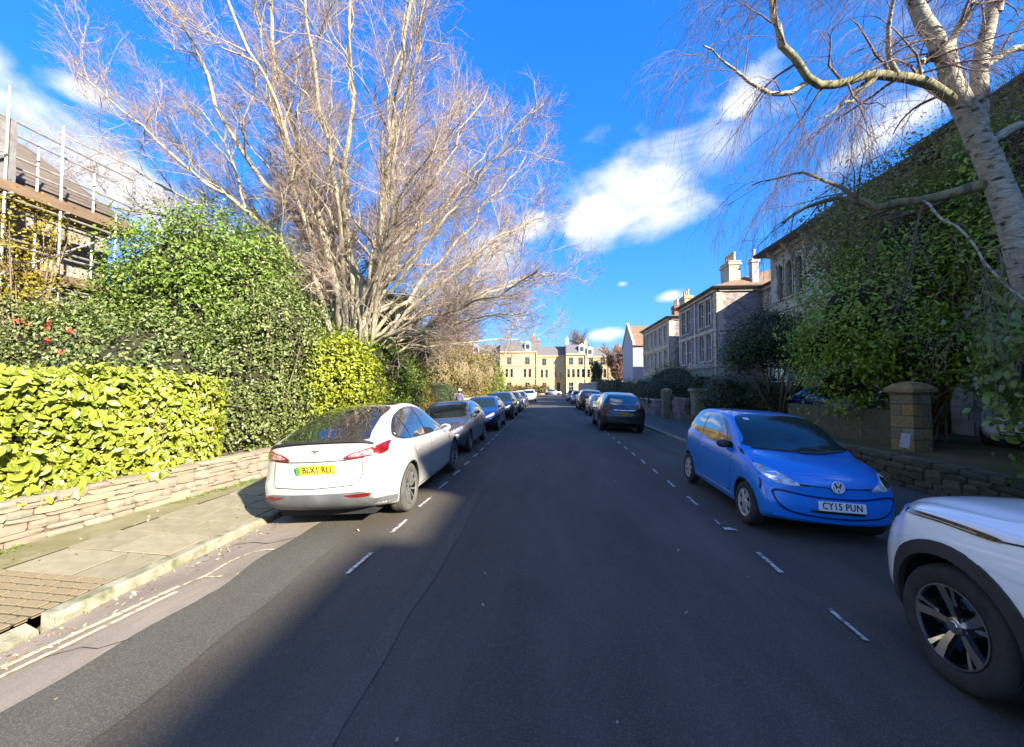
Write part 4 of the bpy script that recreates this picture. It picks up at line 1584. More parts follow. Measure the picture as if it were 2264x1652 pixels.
place_hatch(hatch, -3.10, 12.75, 0)
hatch_copy(-3.0, 18.5, 0, HP['navy'], 'navy hatchback second in line beyond the white crossover')
hatch_copy(-2.95, 24.6, 0, HP['black_hatch'], 'black hatchback with a sunlit front beside the ochre gate post', sc=1.08)
hatch_copy(-2.9, 30.6, 0, HP['dark_grey'], 'dark grey hatchback parked behind the black hatchback on the sunny side', sc=1.03)
hatch_copy(-2.85, 37.5, 0, HP['slate_blue'], 'slate blue hatchback parked on the sunny side, fifth from the crossover')
hatch_copy(-2.45, 50.5, 0, HP['white_hatch'], 'white hatchback facing up the street, last on the sunny side', sc=1.05)
hatch_copy(3.35, 27.4, math.pi, HP['silver'], 'silver hatchback parked just beyond the black coupe-roofed car', sc=.98)
hatch_copy(3.25, 33.6, math.pi, HP['dark_grey'], 'tall dark grey car parked beyond the silver hatchback', sc=1.14)
hatch_copy(3.2, 44.0, 0, HP['slate_blue'], 'slate blue car parked on the shaded side near the far walls')
hatch_copy(3.1, 52.5, 0, HP['black_hatch'], 'black hatchback on the shaded side, nearest the end of the street')
hatch_copy(.9, 92.5, math.pi / 2, HP['white_hatch'], 'white car standing across the end of the street', z=-.16)
hatch_copy(10.0, 15.6, R(190), HP['navy'], 'dark blue car in the driveway behind the evergreen branches', z=.42, group=None)
hatch_copy(11.9, 10.6, R(-60), HP['white_hatch'], 'white car in the driveway behind the stone gate pillar', z=.42, group=None)
hatch_copy(11.0, 14.4, R(-100), HP['pale_blue'], 'pale blue car in the driveway beside the gate pillar', z=.42, group=None)

# ------------------------------------------------------------------ vegetation helpers
def norm(a):
    return a / np.maximum(np.linalg.norm(a, axis=-1, keepdims=True), 1e-9)


def leaf_arrays(pos, nrm, size, aspect=.5, fold=.22, droop=.3, seed=1):
    r = np.random.default_rng(seed)
    n = len(pos)
    nrm = norm(nrm)
    t = norm(np.cross(nrm, norm(r.normal(size=(n, 3)))))
    t = norm(t + np.array([0, 0, -droop]))
    nrm = norm(nrm - t * np.sum(nrm * t, 1, keepdims=True))
    b = np.cross(nrm, t)
    s = size[:, None]
    curl = r.uniform(.02, .16, (n, 1))
    V = np.stack([pos - t * s * .5,
                  pos - t * s * .18 + b * s * aspect * .46 + nrm * s * fold * .45,
                  pos + t * s * .18 + b * s * aspect * .40 + nrm * s * (fold * .42 - curl * .4),
                  pos + t * s * .5 - nrm * s * curl,
                  pos + t * s * .18 - b * s * aspect * .40 + nrm * s * (fold * .42 - curl * .4),
                  pos - t * s * .18 - b * s * aspect * .46 + nrm * s * fold * .45], 1)
    return V


def leaf_hi(pos, nrm, size, aspect=.45, fold=.14, droop=.5, seed=1):
    """oval blade with a folded midrib and a bent tip: 6 rows of left, middle, right"""
    r = np.random.default_rng(seed)
    n = len(pos)
    nrm = norm(nrm)
    t = norm(np.cross(nrm, norm(r.normal(size=(n, 3)))))
    t = norm(t + np.array([0, 0, -droop]))
    nrm = norm(nrm - t * np.sum(nrm * t, 1, keepdims=True))
    b = np.cross(nrm, t)
    s = size[:, None]
    curl = r.uniform(.05, .35, (n, 1))
    rows = []
    for u, w in ((0, .03), (.16, .34), (.40, .50), (.66, .43), (.87, .22), (1.0, .0)):
        c = pos + t * s * (u - .5) - nrm * s * curl * (u - .35) ** 2 + nrm * s * .03
        for side in (-1, 0, 1):
            rows.append(c + b * s * aspect * w * side * 1.0 + nrm * s * fold * w * abs(side))
    return np.stack(rows, 1)


HI_F = np.array([[3 * i + j, 3 * i + j + 1, 3 * i + j + 4, 3 * i + j + 3] for i in range(5) for j in range(2)])


def leaf_mesh_hi(name, pos, nrm, size, mat, **k):
    V = leaf_hi(np.asarray(pos), np.asarray(nrm), np.asarray(size), **k)
    n = len(V)
    f = (np.arange(n)[:, None, None] * 18 + HI_F[None]).reshape(-1, 4)
    return np_mesh(name, V.reshape(-1, 3), f, mat, True, np.repeat(rng.random(n), 10))


def leaf_mesh(name, pos, nrm, size, mat, **k):
    V = leaf_arrays(np.asarray(pos), np.asarray(nrm), np.asarray(size), **k)
    n = len(V)
    base = np.arange(n)[:, None] * 6
    f = np.concatenate([base + np.array([0, 1, 2, 3]), base + np.array([0, 3, 4, 5])], 1).reshape(-1, 4)
    rnd = np.repeat(rng.random(n), 2)
    return np_mesh(name, V.reshape(-1, 3), f, mat, True, rnd)


def lobes(ells, nclump, per, spread=.16, seed=1, shell=(.72, 1.04), zmin=.25, upbias=.35, flat=.45):
    """leaf positions in clumps over a set of ellipsoids (cx,cy,cz,rx,ry,rz); points buried deep inside another lobe are dropped"""
    r = np.random.default_rng(seed)
    E_ = np.array(ells, float)
    area = (E_[:, 3] * E_[:, 4] + E_[:, 3] * E_[:, 5] + E_[:, 4] * E_[:, 5])
    pick = r.choice(len(E_), nclump, p=area / area.sum())
    d = norm(r.normal(size=(nclump, 3)))
    rad = r.uniform(shell[0], shell[1], (nclump, 1))
    C = E_[pick, :3] + d * E_[pick, 3:] * rad
    out = norm(d / E_[pick, 3:])
    keep = np.ones(nclump, bool)
    for e in E_:
        q = np.linalg.norm((C - e[:3]) / e[3:], axis=1)
        keep &= q > .62
    C, out = C[keep], out[keep]
    m = len(C)
    sp = spread * r.uniform(.6, 1.4, (m, 1, 1))
    P_ = C[:, None, :] + r.normal(size=(m, per, 3)) * sp
    Nn = norm(out[:, None, :] * .9 + r.normal(size=(m, per, 3)) * flat + np.array([0, 0, upbias]))
    P_, Nn = P_.reshape(-1, 3), Nn.reshape(-1, 3)
    k = P_[:, 2] > zmin
    return P_[k], Nn[k], C


def tubes(P_, Rr, sides):
    """P_ (N,K,3) centre lines, Rr (N,K) radii -> verts, quads"""
    N_, K, _ = P_.shape
    T = np.empty_like(P_)
    T[:, 1:-1] = P_[:, 2:] - P_[:, :-2]
    T[:, 0] = P_[:, 1] - P_[:, 0]
    T[:, -1] = P_[:, -1] - P_[:, -2]
    T = norm(T)
    ref = np.where(np.abs(T[..., 2:3]) < .92, np.array([0, 0, 1.0]), np.array([1.0, 0, 0]))
    a = norm(np.cross(T, ref))
    b = np.cross(T, a)
    ang = np.arange(sides) * 2 * np.pi / sides
    V = P_[:, :, None, :] + Rr[:, :, None, None] * (a[:, :, None, :] * np.cos(ang)[:, None] + b[:, :, None, :] * np.sin(ang)[:, None])
    idx = np.arange(N_ * K * sides).reshape(N_, K, sides)
    nx = np.roll(idx, -1, axis=2)
    F = np.stack([idx[:, :-1], nx[:, :-1], nx[:, 1:], idx[:, 1:]], -1).reshape(-1, 4)
    return V.reshape(-1, 3), F


def tube_mesh(name, sets, mat):
    Vs, Fs, o = [], [], 0
    for P_, Rr, s in sets:
        v, f = tubes(P_, Rr, s)
        Vs.append(v)
        Fs.append(f + o)
        o += len(v)
    return np_mesh(name, np.concatenate(Vs), np.concatenate(Fs), mat, True)


def resample(pts, K):
    pts = np.asarray(pts, float)
    seg = np.r_[0, np.cumsum(np.linalg.norm(np.diff(pts, axis=0), axis=1))]
    s = np.linspace(0, seg[-1], K)
    return np.stack([pchip(list(zip(seg, pts[:, i])), s) for i in range(3)], 1)


def grow(P_, Rr, n, t0, t1, ang, length, K, r_rel, seed, trop=(0, 0, .15), jitter=.16, taper=.35, outward=None, lenfall=.4):
    """n children along each parent line; returns (N*n,K,3), radii"""
    r = np.random.default_rng(seed)
    N_, Kp, _ = P_.shape
    tt = (np.arange(n)[None] + r.uniform(0, 1, (N_, n))) / n
    tt = t0 + (t1 - t0) * tt
    f = tt * (Kp - 1)
    i = np.clip(f.astype(int), 0, Kp - 2)
    fr = (f - i)[..., None]
    ar = np.arange(N_)[:, None]
    p = P_[ar, i] * (1 - fr) + P_[ar, i + 1] * fr
    tan = norm(P_[ar, i + 1] - P_[ar, i])
    rad = (Rr[ar, i] * (1 - fr[..., 0]) + Rr[ar, i + 1] * fr[..., 0])
    p, tan, rad, tt = p.reshape(-1, 3), tan.reshape(-1, 3), rad.ravel(), tt.ravel()
    M_ = len(p)
    pr = norm(np.cross(tan, norm(r.normal(size=(M_, 3)))))
    if outward is not None:
        o = p - np.array(outward)
        o = norm(o - tan * np.sum(o * tan, 1, keepdims=True))
        pr = norm(pr + o * .7)
    a = np.radians(r.uniform(ang[0], ang[1], (M_, 1)))
    d = norm(tan * np.cos(a) + pr * np.sin(a))
    L_ = r.uniform(length[0], length[1], (M_, 1)) * (1 - lenfall * ((tt - t0) / (t1 - t0 + 1e-9)))[:, None]
    out = np.empty((M_, K, 3))
    out[:, 0] = p
    tr = np.array(trop)
    bend = norm(r.normal(size=(M_, 3))) * jitter
    for k in range(1, K):
        d = norm(d + tr / (K - 1) * 2 + bend / (K - 1) + r.normal(size=(M_, 3)) * jitter * .5)
        out[:, k] = out[:, k - 1] + d * L_ / (K - 1)
    r0 = np.minimum(rad * r_rel * r.uniform(.7, 1.1, M_), rad * .85)
    R2 = r0[:, None] * np.linspace(1, taper, K)[None]
    return out, R2


def core_mesh(name, ells, k, mat, seed=3):
    """solid fill for the twiggy inside of a dense shrub: knobbly lumps well under the leaves"""
    r = np.random.default_rng(seed)
    bm = bmesh.new()
    for e in ells:
        m = Matrix.Translation(Vector(e[:3])) @ Matrix.Diagonal((e[3] * k, e[4] * k, e[5] * k, 1))
        bmesh.ops.create_icosphere(bm, subdivisions=3, radius=1, matrix=m)
    for v in bm.verts:
        v.co += Vector(r.normal(size=3) * .05)
        v.co.z = max(v.co.z, .05)
    me = bpy.data.meshes.new(name)
    bm.to_mesh(me)
    bm.free()
    me.materials.append(mat)
    return me


M['twig'] = pbr('brown_twigs', (.24, .185, .12), (.13, .10, .065), rough=.9, scale=12)
M['inner'] = pbr('dark_inner_fill', (.035, .030, .016), (.02, .024, .01), rough=1, scale=9, bump=1, bscale=30)  # dark fill for the twiggy inside; shade between leaves put into its colour
LEAF = dict(
    laurel=leafmat('spotted_laurel_leaf', [(.080, .139, .010), (.227, .294, .017), (.143, .218, .013), (.319, .361, .034), (.109, .172, .010), (.252, .302, .021)], rough=.33, trans=.22, spots=((.470, .454, .109), 45)),
    holly=leafmat('holly_leaf', [(.092, .161, .020), (.156, .239, .035), (.120, .202, .028), (.248, .322, .069)], rough=.35, trans=.25),
    ivy=leafmat('ivy_leaf', [(.083, .120, .028), (.138, .184, .046), (.221, .258, .083), (.101, .143, .032)], rough=.4, trans=.22),
    camellia=leafmat('shrub_leaf_blue_green', [(.083, .129, .037), (.129, .184, .051), (.184, .230, .074), (.276, .304, .120)], rough=.38, trans=.22),
    gold=leafmat('golden_leaf', [(.252, .193, .017), (.353, .286, .025), (.185, .168, .017)], rough=.5, trans=.35),
    lime=leafmat('variegated_lime_leaf', [(.252, .302, .017), (.386, .403, .034), (.168, .227, .013), (.336, .353, .042)], rough=.4, trans=.3),
    fresh=leafmat('fresh_green_leaf', [(.092, .184, .013), (.156, .258, .020), (.221, .304, .028), (.110, .184, .013)], rough=.42, trans=.3),
    dark=leafmat('dark_evergreen_leaf', [(.03, .06, .018), (.05, .09, .024), (.075, .12, .03), (.045, .08, .02)], rough=.4, trans=.15),
    privet=leafmat('evergreen_oak_leaf', [(.14, .27, .018), (.22, .35, .024), (.33, .45, .04), (.42, .50, .055), (.17, .29, .02)], rough=.36, trans=.32),
    conifer=leafmat('conifer_needles', [(.02, .045, .016), (.035, .065, .02), (.05, .08, .025)], rough=.6, trans=.1),
    brown=leafmat('dry_beech_leaf', [(.22, .12, .045), (.30, .17, .06), (.17, .09, .035)], rough=.7, trans=.25),
    olive=leafmat('winter_shrub_leaf', [(.184, .156, .046), (.258, .202, .074), (.147, .156, .037), (.276, .184, .092)], rough=.6, trans=.25),
)


def shrub(name, label, cat, ells, leaf, nclump, per, size, seed, spread=.16, core=.74, stems=14, base=None, flat=.5, aspect=.55, shell=(.72, 1.05), upbias=.35, group=None, zmin=.3, core_mat=None, droop=.3, hi=False):
    cx = sum(e[0] for e in ells) / len(ells)
    cy = sum(e[1] for e in ells) / len(ells)
    z0 = min(e[2] - e[5] for e in ells)
    b = base or (cx, cy, max(.28, z0))
    root = empty(name, b, 0, label, cat, group)
    off = np.array(b)
    L_ = [(e[0] - b[0], e[1] - b[1], e[2] - b[2], e[3], e[4], e[5]) for e in ells]
    P_, Nn, C = lobes(L_, nclump, per, spread, seed, shell, zmin - b[2], upbias, flat)
    r = np.random.default_rng(seed + 5)
    sz = r.uniform(size[0], size[1], len(P_))
    o = link('foliage', (leaf_mesh_hi if hi else leaf_mesh)('foliage', P_, Nn, sz, leaf, aspect=aspect, seed=seed, droop=droop), root)
    tag(o, kind='stuff')
    if core:
        tag(link('inner_fill', core_mesh('inner_fill', L_, core, core_mat or M['inner'], seed), root), kind='stuff')
    if stems:
        idx = r.choice(len(C), stems)
        pts = []
        for i in idx:
            s = np.array([r.normal() * .12, r.normal() * .12, -.1])
            e = C[i]
            mid = (s + e) / 2 + np.array([0, 0, .12 * abs(e[2])]) + r.normal(size=3) * .08
            pts.append(resample([s, (s + mid) / 2, mid, e], 7))
        pts = np.array(pts)
        rr_ = np.linspace(.035, .008, 7)[None] * r.uniform(.7, 1.4, (stems, 1))
        c1, r1 = grow(pts, rr_, 5, .3, 1, (25, 60), (.3, .9), 4, .6, seed + 9)
        o = tag(link('branches', tube_mesh('branches', [(pts, rr_, 5), (c1, np.maximum(r1, .004), 3)], M['twig']), root), kind='stuff')
    return root


# ------------------------------------------------------------------ left: wall and laurel hedge
def stone_variants(n, mat_list):
    out = []
    for i in range(n):
        bm = bmesh.new()
        bmesh.ops.create_cube(bm, size=1)
        bmesh.ops.subdivide_edges(bm, edges=bm.edges[:], cuts=1, use_grid_fill=True)
        for v in bm.verts:
            k = sum(abs(c) > .49 for c in v.co)
            v.co *= {3: .90, 2: .965, 1: 1.03}.get(k, 1)
            v.co += Vector([random.uniform(-.045, .045) for _ in range(3)])
        for f in bm.faces:
            f.smooth = False
        me = bpy.data.meshes.new('stone')
        bm.to_mesh(me)
        bm.free()
        me.materials.append(mat_list[i % len(mat_list)])
        out.append(me)
    return out


STV = stone_variants(15, STONE)


def rubble_wall(root, p0, p1, z0, courses, top, lmin, lmax, variants, depth=.22, side=1, weights=None):
    """courses of single stones along p0->p1; side=+1: the face looks to the right of the direction of travel"""
    a, b = Vector((*p0, 0)), Vector((*p1, 0))
    t = (b - a).normalized()
    L_ = (b - a).length
    rz = math.atan2(t.y, t.x)
    nrm = Vector((t.y, -t.x, 0)) * side
    z = z0
    taken = []
    for ci in range(len(courses)):
        h = courses[ci]
        s = -random.uniform(0, .2)
        nxt = []
        while s < L_:
            l = random.uniform(lmin, lmax) * (1.0 if h < .1 else .8) * random.choice((.7, 1, 1, 1.25))
            blk = [t_ for t_ in taken if t_[0] < s + l and t_[1] > s]
            if blk:                      # a taller stone from the course below stands in the way
                if blk[0][0] - s > .09:
                    l = blk[0][0] - s - .008
                else:
                    s = blk[0][1] + .008
                    continue
            hh = h
            if ci + 1 < len(courses) and random.random() < .13:
                hh = h + courses[ci + 1] + .006
                l = min(l, .30)
                nxt.append((s, s + l))
            zz = z + hh / 2
            prot = random.uniform(-.012, .018)
            me = random.choice(variants)
            c = a + t * (s + l / 2) + nrm * (prot - depth / 2)
            o = link('stone', me, root, (c.x - root.location.x, c.y - root.location.y, zz - root.location.z + random.uniform(-.004, .004)),
                     (random.uniform(-.02, .02), random.uniform(-.025, .025) + .018, rz + random.uniform(-.02, .02)), (l * 1.0, depth, hh * 1.02))
            s += l + .010
        z += h + .006
        taken = nxt
    return z


wall = empty('stone_wall', (-6.0, 5, 0), 0, 'low sunlit sandstone rubble wall under the spotted laurel hedge', 'wall')
random.seed(11)
rubble_wall(wall, (-6.16, 2.2), (-5.72, 8.2), zp(-6) - .03, [.095, .06, .10, .05, .085, .055, .07], .5, .16, .52, STV)
rubble_wall(wall, (-5.72, 8.2), (-5.62, 12.0), zp(-6) - .03, [.10, .08, .11, .09, .12], .5, .25, .55, STV)
MB().prism([(-6.44, -1.0), (-5.76, 8.2), (-5.655, 12.2), (-5.66, 15.5), (-6.5, 15.5), (-6.7, -1.0)], 'z', -.05, .47).build('mortar_core', M['mortar'], wall).location = (6.0, -5, 0)
# moss and small weeds at the wall foot
r0 = np.random.default_rng(5)
npt = 900
yy_ = r0.uniform(2.4, 8.2, npt)
xx_ = -6.12 + (yy_ - 2.2) * .073 + np.abs(r0.normal(size=npt)) * .07 + .02
cl = np.sin(yy_ * 2.1) + np.sin(yy_ * 5.3 + 1) * .6
k = cl > .35
pos = np.stack([xx_[k], yy_[k], np.array([zp(x) for x in xx_[k]]) + r0.uniform(.0, .05, k.sum())], 1)
tuft = link('weeds', leaf_mesh('weeds', pos, r0.normal(size=pos.shape) * .6 + [0.3, 0, .6], r0.uniform(.02, .06, len(pos)), LEAF['fresh'], aspect=.3))
tag(tuft, 'small weeds and moss growing along the foot of the rubble wall', 'weeds', kind='stuff')
# fallen leaves in the gutter and on the pavement
npt = 260
pos = np.stack([r0.uniform(-4.05, -3.7, npt), r0.uniform(2.2, 7, npt), np.zeros(npt)], 1)
pos[:, 2] = [zr(x) + .012 for x in pos[:, 0]]
p2_ = np.stack([r0.uniform(-5.9, -4.2, 60), r0.uniform(2.4, 8, 60), np.zeros(60)], 1)
p2_[:, 2] = [zp(x) + .008 for x in p2_[:, 0]]
p3_ = np.stack([r0.uniform(-3.6, 2.6, 70), r0.uniform(1.8, 14, 70) ** 1.0, np.zeros(70)], 1)
p3_[:, 2] = [zr(x) + .014 for x in p3_[:, 0]]
pos = np.concatenate([pos, p2_, p3_])
lit_ = link('fallen_leaves', leaf_mesh('fallen_leaves', pos, r0.normal(size=pos.shape) * .25 + [0, 0, 1], r0.uniform(.018, .05, len(pos)), leafmat('dead_leaf', [(.30, .18, .08), (.42, .34, .22), (.22, .12, .06), (.5, .45, .36)], rough=.8, trans=.1), aspect=.6))
tag(lit_, 'dead leaves scattered along the gutter and road', 'leaves', kind='stuff')


def laurel_hedge():
    root = empty('laurel_hedge', (-6.7, 4.5, .3), 0, 'bright yellow-green spotted laurel hedge above the low stone wall', 'hedge')
    r = np.random.default_rng(21)
    # rounded box: front face, top, far end
    def bulge(y):
        return .07 * np.sin(y * 2.3) + .05 * np.sin(y * 5.1 + 1)
    pos, nr = [], []
    n = 7600
    y = r.uniform(.6, 7.15, n)
    z = r.uniform(.42, 2.0, n)
    yend = np.clip((y - 6.75) / .45, 0, 1)
    x = -6.08 + bulge(y + z) - .42 * yend**2 - .10 * np.clip((z - 1.75) / .25, 0, 1)**2 - .14 * (z > 1.2) * 0 + r.normal(size=n) * .055 - r.exponential(.07, n) - .10 * (np.sin(y * 9.1 + z * 4) * np.sin(z * 8.3 - y * 3) > .35)
    low = z < .62
    x = x + np.where(low, .08 * (1 - (z - .42) / .2), 0)
    pos.append(np.stack([x, y, z], 1))
    nr.append(np.stack([np.ones(n), -.25 + yend * 1.2, .25 + .5 * (z > 1.8)], 1) + r.normal(size=(n, 3)) * .42)
    m = 3600
    y = r.uniform(.6, 7.15, m)
    x = r.uniform(-7.4, -6.1, m)
    z = 1.98 + bulge(x * 2 + y) * .7 + r.normal(size=m) * .035 - .08 * np.clip((y - 6.6) / .5, 0, 1)**2
    pos.append(np.stack([x, y, z], 1))
    nr.append(np.stack([.25 * np.ones(m), -.1 * np.ones(m), np.ones(m)], 1) + r.normal(size=(m, 3)) * .4)
    q = 1800
    x = r.uniform(-7.4, -6.2, q)
    z = r.uniform(.42, 1.95, q)
    y = 7.16 + r.normal(size=q) * .05
    pos.append(np.stack([x, y, z], 1))
    nr.append(np.stack([.3 * np.ones(q), np.ones(q), .2 * np.ones(q)], 1) + r.normal(size=(q, 3)) * .4)
    # smaller leaves further in, between the big ones
    g = 4200
    y = r.uniform(.6, 7.1, g)
    z = r.uniform(.42, 2.0, g)
    pos.append(np.stack([-6.15 + bulge(y + z) - .42 * np.clip((y - 6.75) / .45, 0, 1)**2 - r.uniform(0, .16, g), y, z], 1))
    nr.append(np.stack([np.ones(g), -.25 * np.ones(g), .5 * np.ones(g)], 1) + r.normal(size=(g, 3)) * .5)
    pos, nr = np.concatenate(pos), np.concatenate(nr)
    loc = np.array(root.location)
    size = r.uniform(.06, .14, len(pos)) * np.where(r.random(len(pos)) < .2, 1.25, 1)
    size[-g:] *= .68
    # the leaves that show largest become objects of their own
    dist = np.linalg.norm(pos - np.array(cam.location), axis=1)
    facing = norm(nr)[:, 0]
    score = size / dist * (facing > .45) * (pos[:, 0] > -6.17) * (pos[:, 1] > 3.3) * (pos[:, 1] < 7.1)
    top = np.argsort(-score)[:300]
    mask = np.ones(len(pos), bool)
    mask[top] = False
    rest = link('foliage', leaf_mesh_hi('foliage', pos[mask] - loc, nr[mask], size[mask], LEAF['laurel'], aspect=.50, seed=4, droop=.55), root)
    tag(rest, kind='stuff')
    lv = []
    for s in range(6):
        V = leaf_hi(np.zeros((1, 3)), np.array([[1.0, 0, 0]]), np.ones(1), aspect=.44 + .03 * s, fold=.10 + .02 * s, droop=30, seed=s)
        lv.append(np_mesh('leaf', V.reshape(-1, 3), HI_F, LEAF['laurel'], True, [s / 6] * 10))
    for i in top:
        nn = Vector(norm(nr[i]))
        qn = Vector((1, 0, 0)).rotation_difference(nn)
        e = (qn @ Euler((random.uniform(-1.3, 1.3), 0, 0)).to_quaternion()).to_euler()
        s = float(size[i]) * 1.1
        link('leaf', lv[i % 6], root, tuple(pos[i] - loc + np.array([.02, 0, 0])), e, (s, s, s))
    MB().prism([(-7.3, .7), (-6.36, .7), (-6.33, 6.7), (-6.5, 6.95), (-7.3, 6.95)], 'z', .30, 1.86).build('inner_fill', M['inner'], root).location = tuple(-loc)
    st, rs_ = [], []
    for i in range(60):
        y0 = r.uniform(1, 7)
        x0 = r.uniform(-6.35, -6.2)
        st.append(resample([(x0, y0, .25), (x0 + .05, y0 + r.normal() * .15, .9), (x0 + .12, y0 + r.normal() * .3, r.uniform(1.2, 1.9))], 5) - loc)
    st = np.array(st)
    link('stems', tube_mesh('stems', [(st, np.linspace(.014, .006, 5)[None].repeat(60, 0), 5)], M['twig']), root)


laurel_hedge()

# ------------------------------------------------------------------ left: shrubs behind the wall
shrub('holly_tree', 'tall dense dark green holly between the scaffolded house and the bare beech', 'tree',
      [(-9.3, 9.9, 4.4, 2.1, 1.7, 2.15), (-7.9, 9.9, 4.2, 1.35, 1.3, 1.75), (-10.6, 9.9, 3.4, 1.5, 1.4, 1.7), (-8.5, 9.4, 2.8, 1.7, 1.3, 2.0)], LEAF['holly'], 1500, 34, (.055, .12), 31, spread=.2, core=.70, stems=60, shell=(.66, 1.1), flat=.6)
shrub('ivy_thicket', 'grey-green ivy thicket with dead stems tumbling over the wall beside the laurel hedge', 'shrub',
      [(-7.0, 9.0, 1.9, 1.15, 1.2, 1.75), (-6.5, 9.3, 3.0, 1.0, 1.1, 1.3), (-6.7, 8.3, 1.0, .75, .8, .85), (-6.2, 9.8, 1.3, .65, 1.3, 1.0)], LEAF['ivy'], 1150, 26, (.05, .10), 32, spread=.15, core=.64, stems=90, shell=(.64, 1.08), flat=.6)
shrub('camellia_bush', 'broad grey-green bush with a few red blooms behind the laurel hedge', 'bush',
      [(-11.2, 8.6, 2.1, 2.2, 1.3, 1.7), (-9.0, 8.2, 2.0, 1.3, 1.1, 1.55), (-12.8, 8.0, 2.3, 1.6, 1.2, 1.9), (-8.0, 8.0, 1.7, .9, .9, 1.25)], LEAF['camellia'], 1300, 28, (.055, .11), 33, spread=.18, core=.70, stems=50, shell=(.66, 1.1), flat=.6)
fl = empty('red_blooms', (-10.2, 7.4, 2.6), 0, 'handful of red camellia blooms on the broad grey-green bush', 'flowers')
pos = np.array([(-10.6, 7.25, 3.1), (-10.1, 7.2, 3.05), (-9.9, 7.1, 2.75), (-9.75, 7.2, 2.5), (-10.9, 7.3, 3.2), (-9.5, 7.15, 2.95)]) - np.array([-10.2, 7.4, 2.6])
for p in pos:
    pp = np.repeat(p[None], 14, 0) + rng.normal(size=(14, 3)) * .035
    link('bloom', leaf_mesh('bloom', pp, rng.normal(size=(14, 3)) + [.3, -.6, .2], rng.uniform(.03, .06, 14), leafmat('red_petal', [(.45, .05, .03), (.6, .12, .07)], rough=.6, trans=.3), aspect=.8), fl)
shrub('golden_shrub', 'golden-leaved small tree in front of the scaffold', 'tree',
      [(-11.9, 8.0, 5.4, .75, .7, .85), (-11.6, 8.0, 4.1, .6, .6, .6), (-12.3, 8.0, 4.7, .5, .5, .6)], LEAF['gold'], 260, 16, (.05, .10), 34, spread=.14, core=0, stems=16, base=(-11.8, 8.2, .3), shell=(.2, 1.05))
shrub('lime_bush', 'bright lime variegated bush arching over the pavement behind the white crossover', 'bush',
      [(-5.75, 10.2, 2.15, 1.0, 1.0, 1.0), (-6.2, 9.9, 1.5, .7, .7, .85), (-5.3, 10.6, 1.75, .75, .8, .95)], LEAF['lime'], 600, 24, (.06, .12), 35, spread=.15, core=.66, stems=20, hi=True)
shrub('ivy_hedge', 'tall fresh green ivy-clad hedge beside the beech trunk', 'hedge',
      [(-6.0, 13.6, 1.9, 1.0, 1.5, 1.75), (-5.8, 15.4, 1.7, .95, 1.3, 1.6), (-6.6, 12.4, 2.2, .9, .9, 1.5)], LEAF['fresh'], 900, 22, (.06, .11), 36, spread=.15, core=.78, stems=10)
shrub('dark_conifer', 'dark ragged conifer growing behind the beech trunk', 'tree',
      [(-7.4, 18.5, 4.8, 1.3, 1.2, 1.5), (-6.5, 19, 3.6, 1.5, 1.2, 1.4), (-8.2, 18.2, 3.0, 1.4, 1.2, 2.0), (-7.0, 18.8, 5.9, .7, .7, .8)], LEAF['conifer'], 700, 24, (.06, .13), 37, spread=.2, core=.5, stems=14, aspect=.22, base=(-7.3, 18.6, .3))
shrub('copper_hedge', 'clipped beech hedge holding dry copper leaves', 'hedge',
      [(-6.1, 18.0, .95, .5, .8, .75), (-6.1, 19.2, .95, .5, .8, .75)], LEAF['brown'], 420, 20, (.05, .08), 38, spread=.1, core=.8, stems=8, zmin=0)
shrub('flat_topped_hedge', 'dark flat-topped hedge by the open gateway', 'hedge',
      [(-6.2, 21.2, 1.15, .5, .9, .85), (-6.2, 22.6, 1.15, .5, .9, .85), (-6.2, 24, 1.15, .5, .9, .85)], LEAF['dark'], 500, 20, (.05, .09), 39, spread=.12, core=.84, stems=0)
shrub('winter_shrubs', 'tangle of olive-brown winter shrubs over the garden wall', 'shrub',
      [(-7.4, 26, 2.8, 1.6, 1.6, 2.2), (-6.6, 29, 2.9, 1.4, 1.5, 2.1), (-6.2, 32, 2.7, 1.3, 1.6, 2.1), (-8.9, 27, 3.4, 1.7, 1.5, 2.4), (-6.4, 35, 2.6, 1.3, 1.6, 2.2), (-5.9, 36.5, 3.0, 1.5, 1.8, 2.5), (-7.6, 30, 4.0, 1.3, 1.4, 1.7)], LEAF['olive'], 1300, 20, (.08, .16), 40, spread=.2, core=.55, stems=40, core_mat=M['twig'])
shrub('green_garden_hedge', 'bright green garden hedge before the yellow terrace', 'hedge',
      [(-5.8, 38, 1.8, 1.0, 2.0, 1.5), (-5.6, 42, 1.6, .9, 2.2, 1.4), (-6.4, 36, 2.4, 1.0, 1.2, 1.7)], LEAF['fresh'], 520, 16, (.12, .2), 41, spread=.22, core=.8, stems=0)
shrub('low_garden_hedge', 'low clipped hedge along the front of the far terrace', 'hedge',
      [(-9 + 2 * i, 92.5 + .2 * (i % 2), 1.0, 1.4, .7, 1.25) for i in range(5)], LEAF['olive'], 420, 12, (.2, .35), 42, spread=.3, core=.85, stems=0)
shrub('far_green_shrub', 'rounded green shrub against the yellow terrace wall', 'shrub',
      [(-11.5, 84, 3.4, 2.2, 2.2, 3.2), (-14.5, 84, 3.0, 2.2, 2.2, 3.0)], LEAF['fresh'], 300, 14, (.25, .4), 43, spread=.4, core=.8, stems=0)


# ------------------------------------------------------------------ bare trees
def bark(name, c, c2, c3, scale=7, stretch=(1, 1, .35), s3=14, f3=.4, bump=.6, sharp=.12):
    return pbr(name, c, c2, rough=.92, scale=scale, bump=bump, bscale=22, c3=c3, s3=s3, f3=f3, stretch=stretch, sharp=sharp, detail=8)


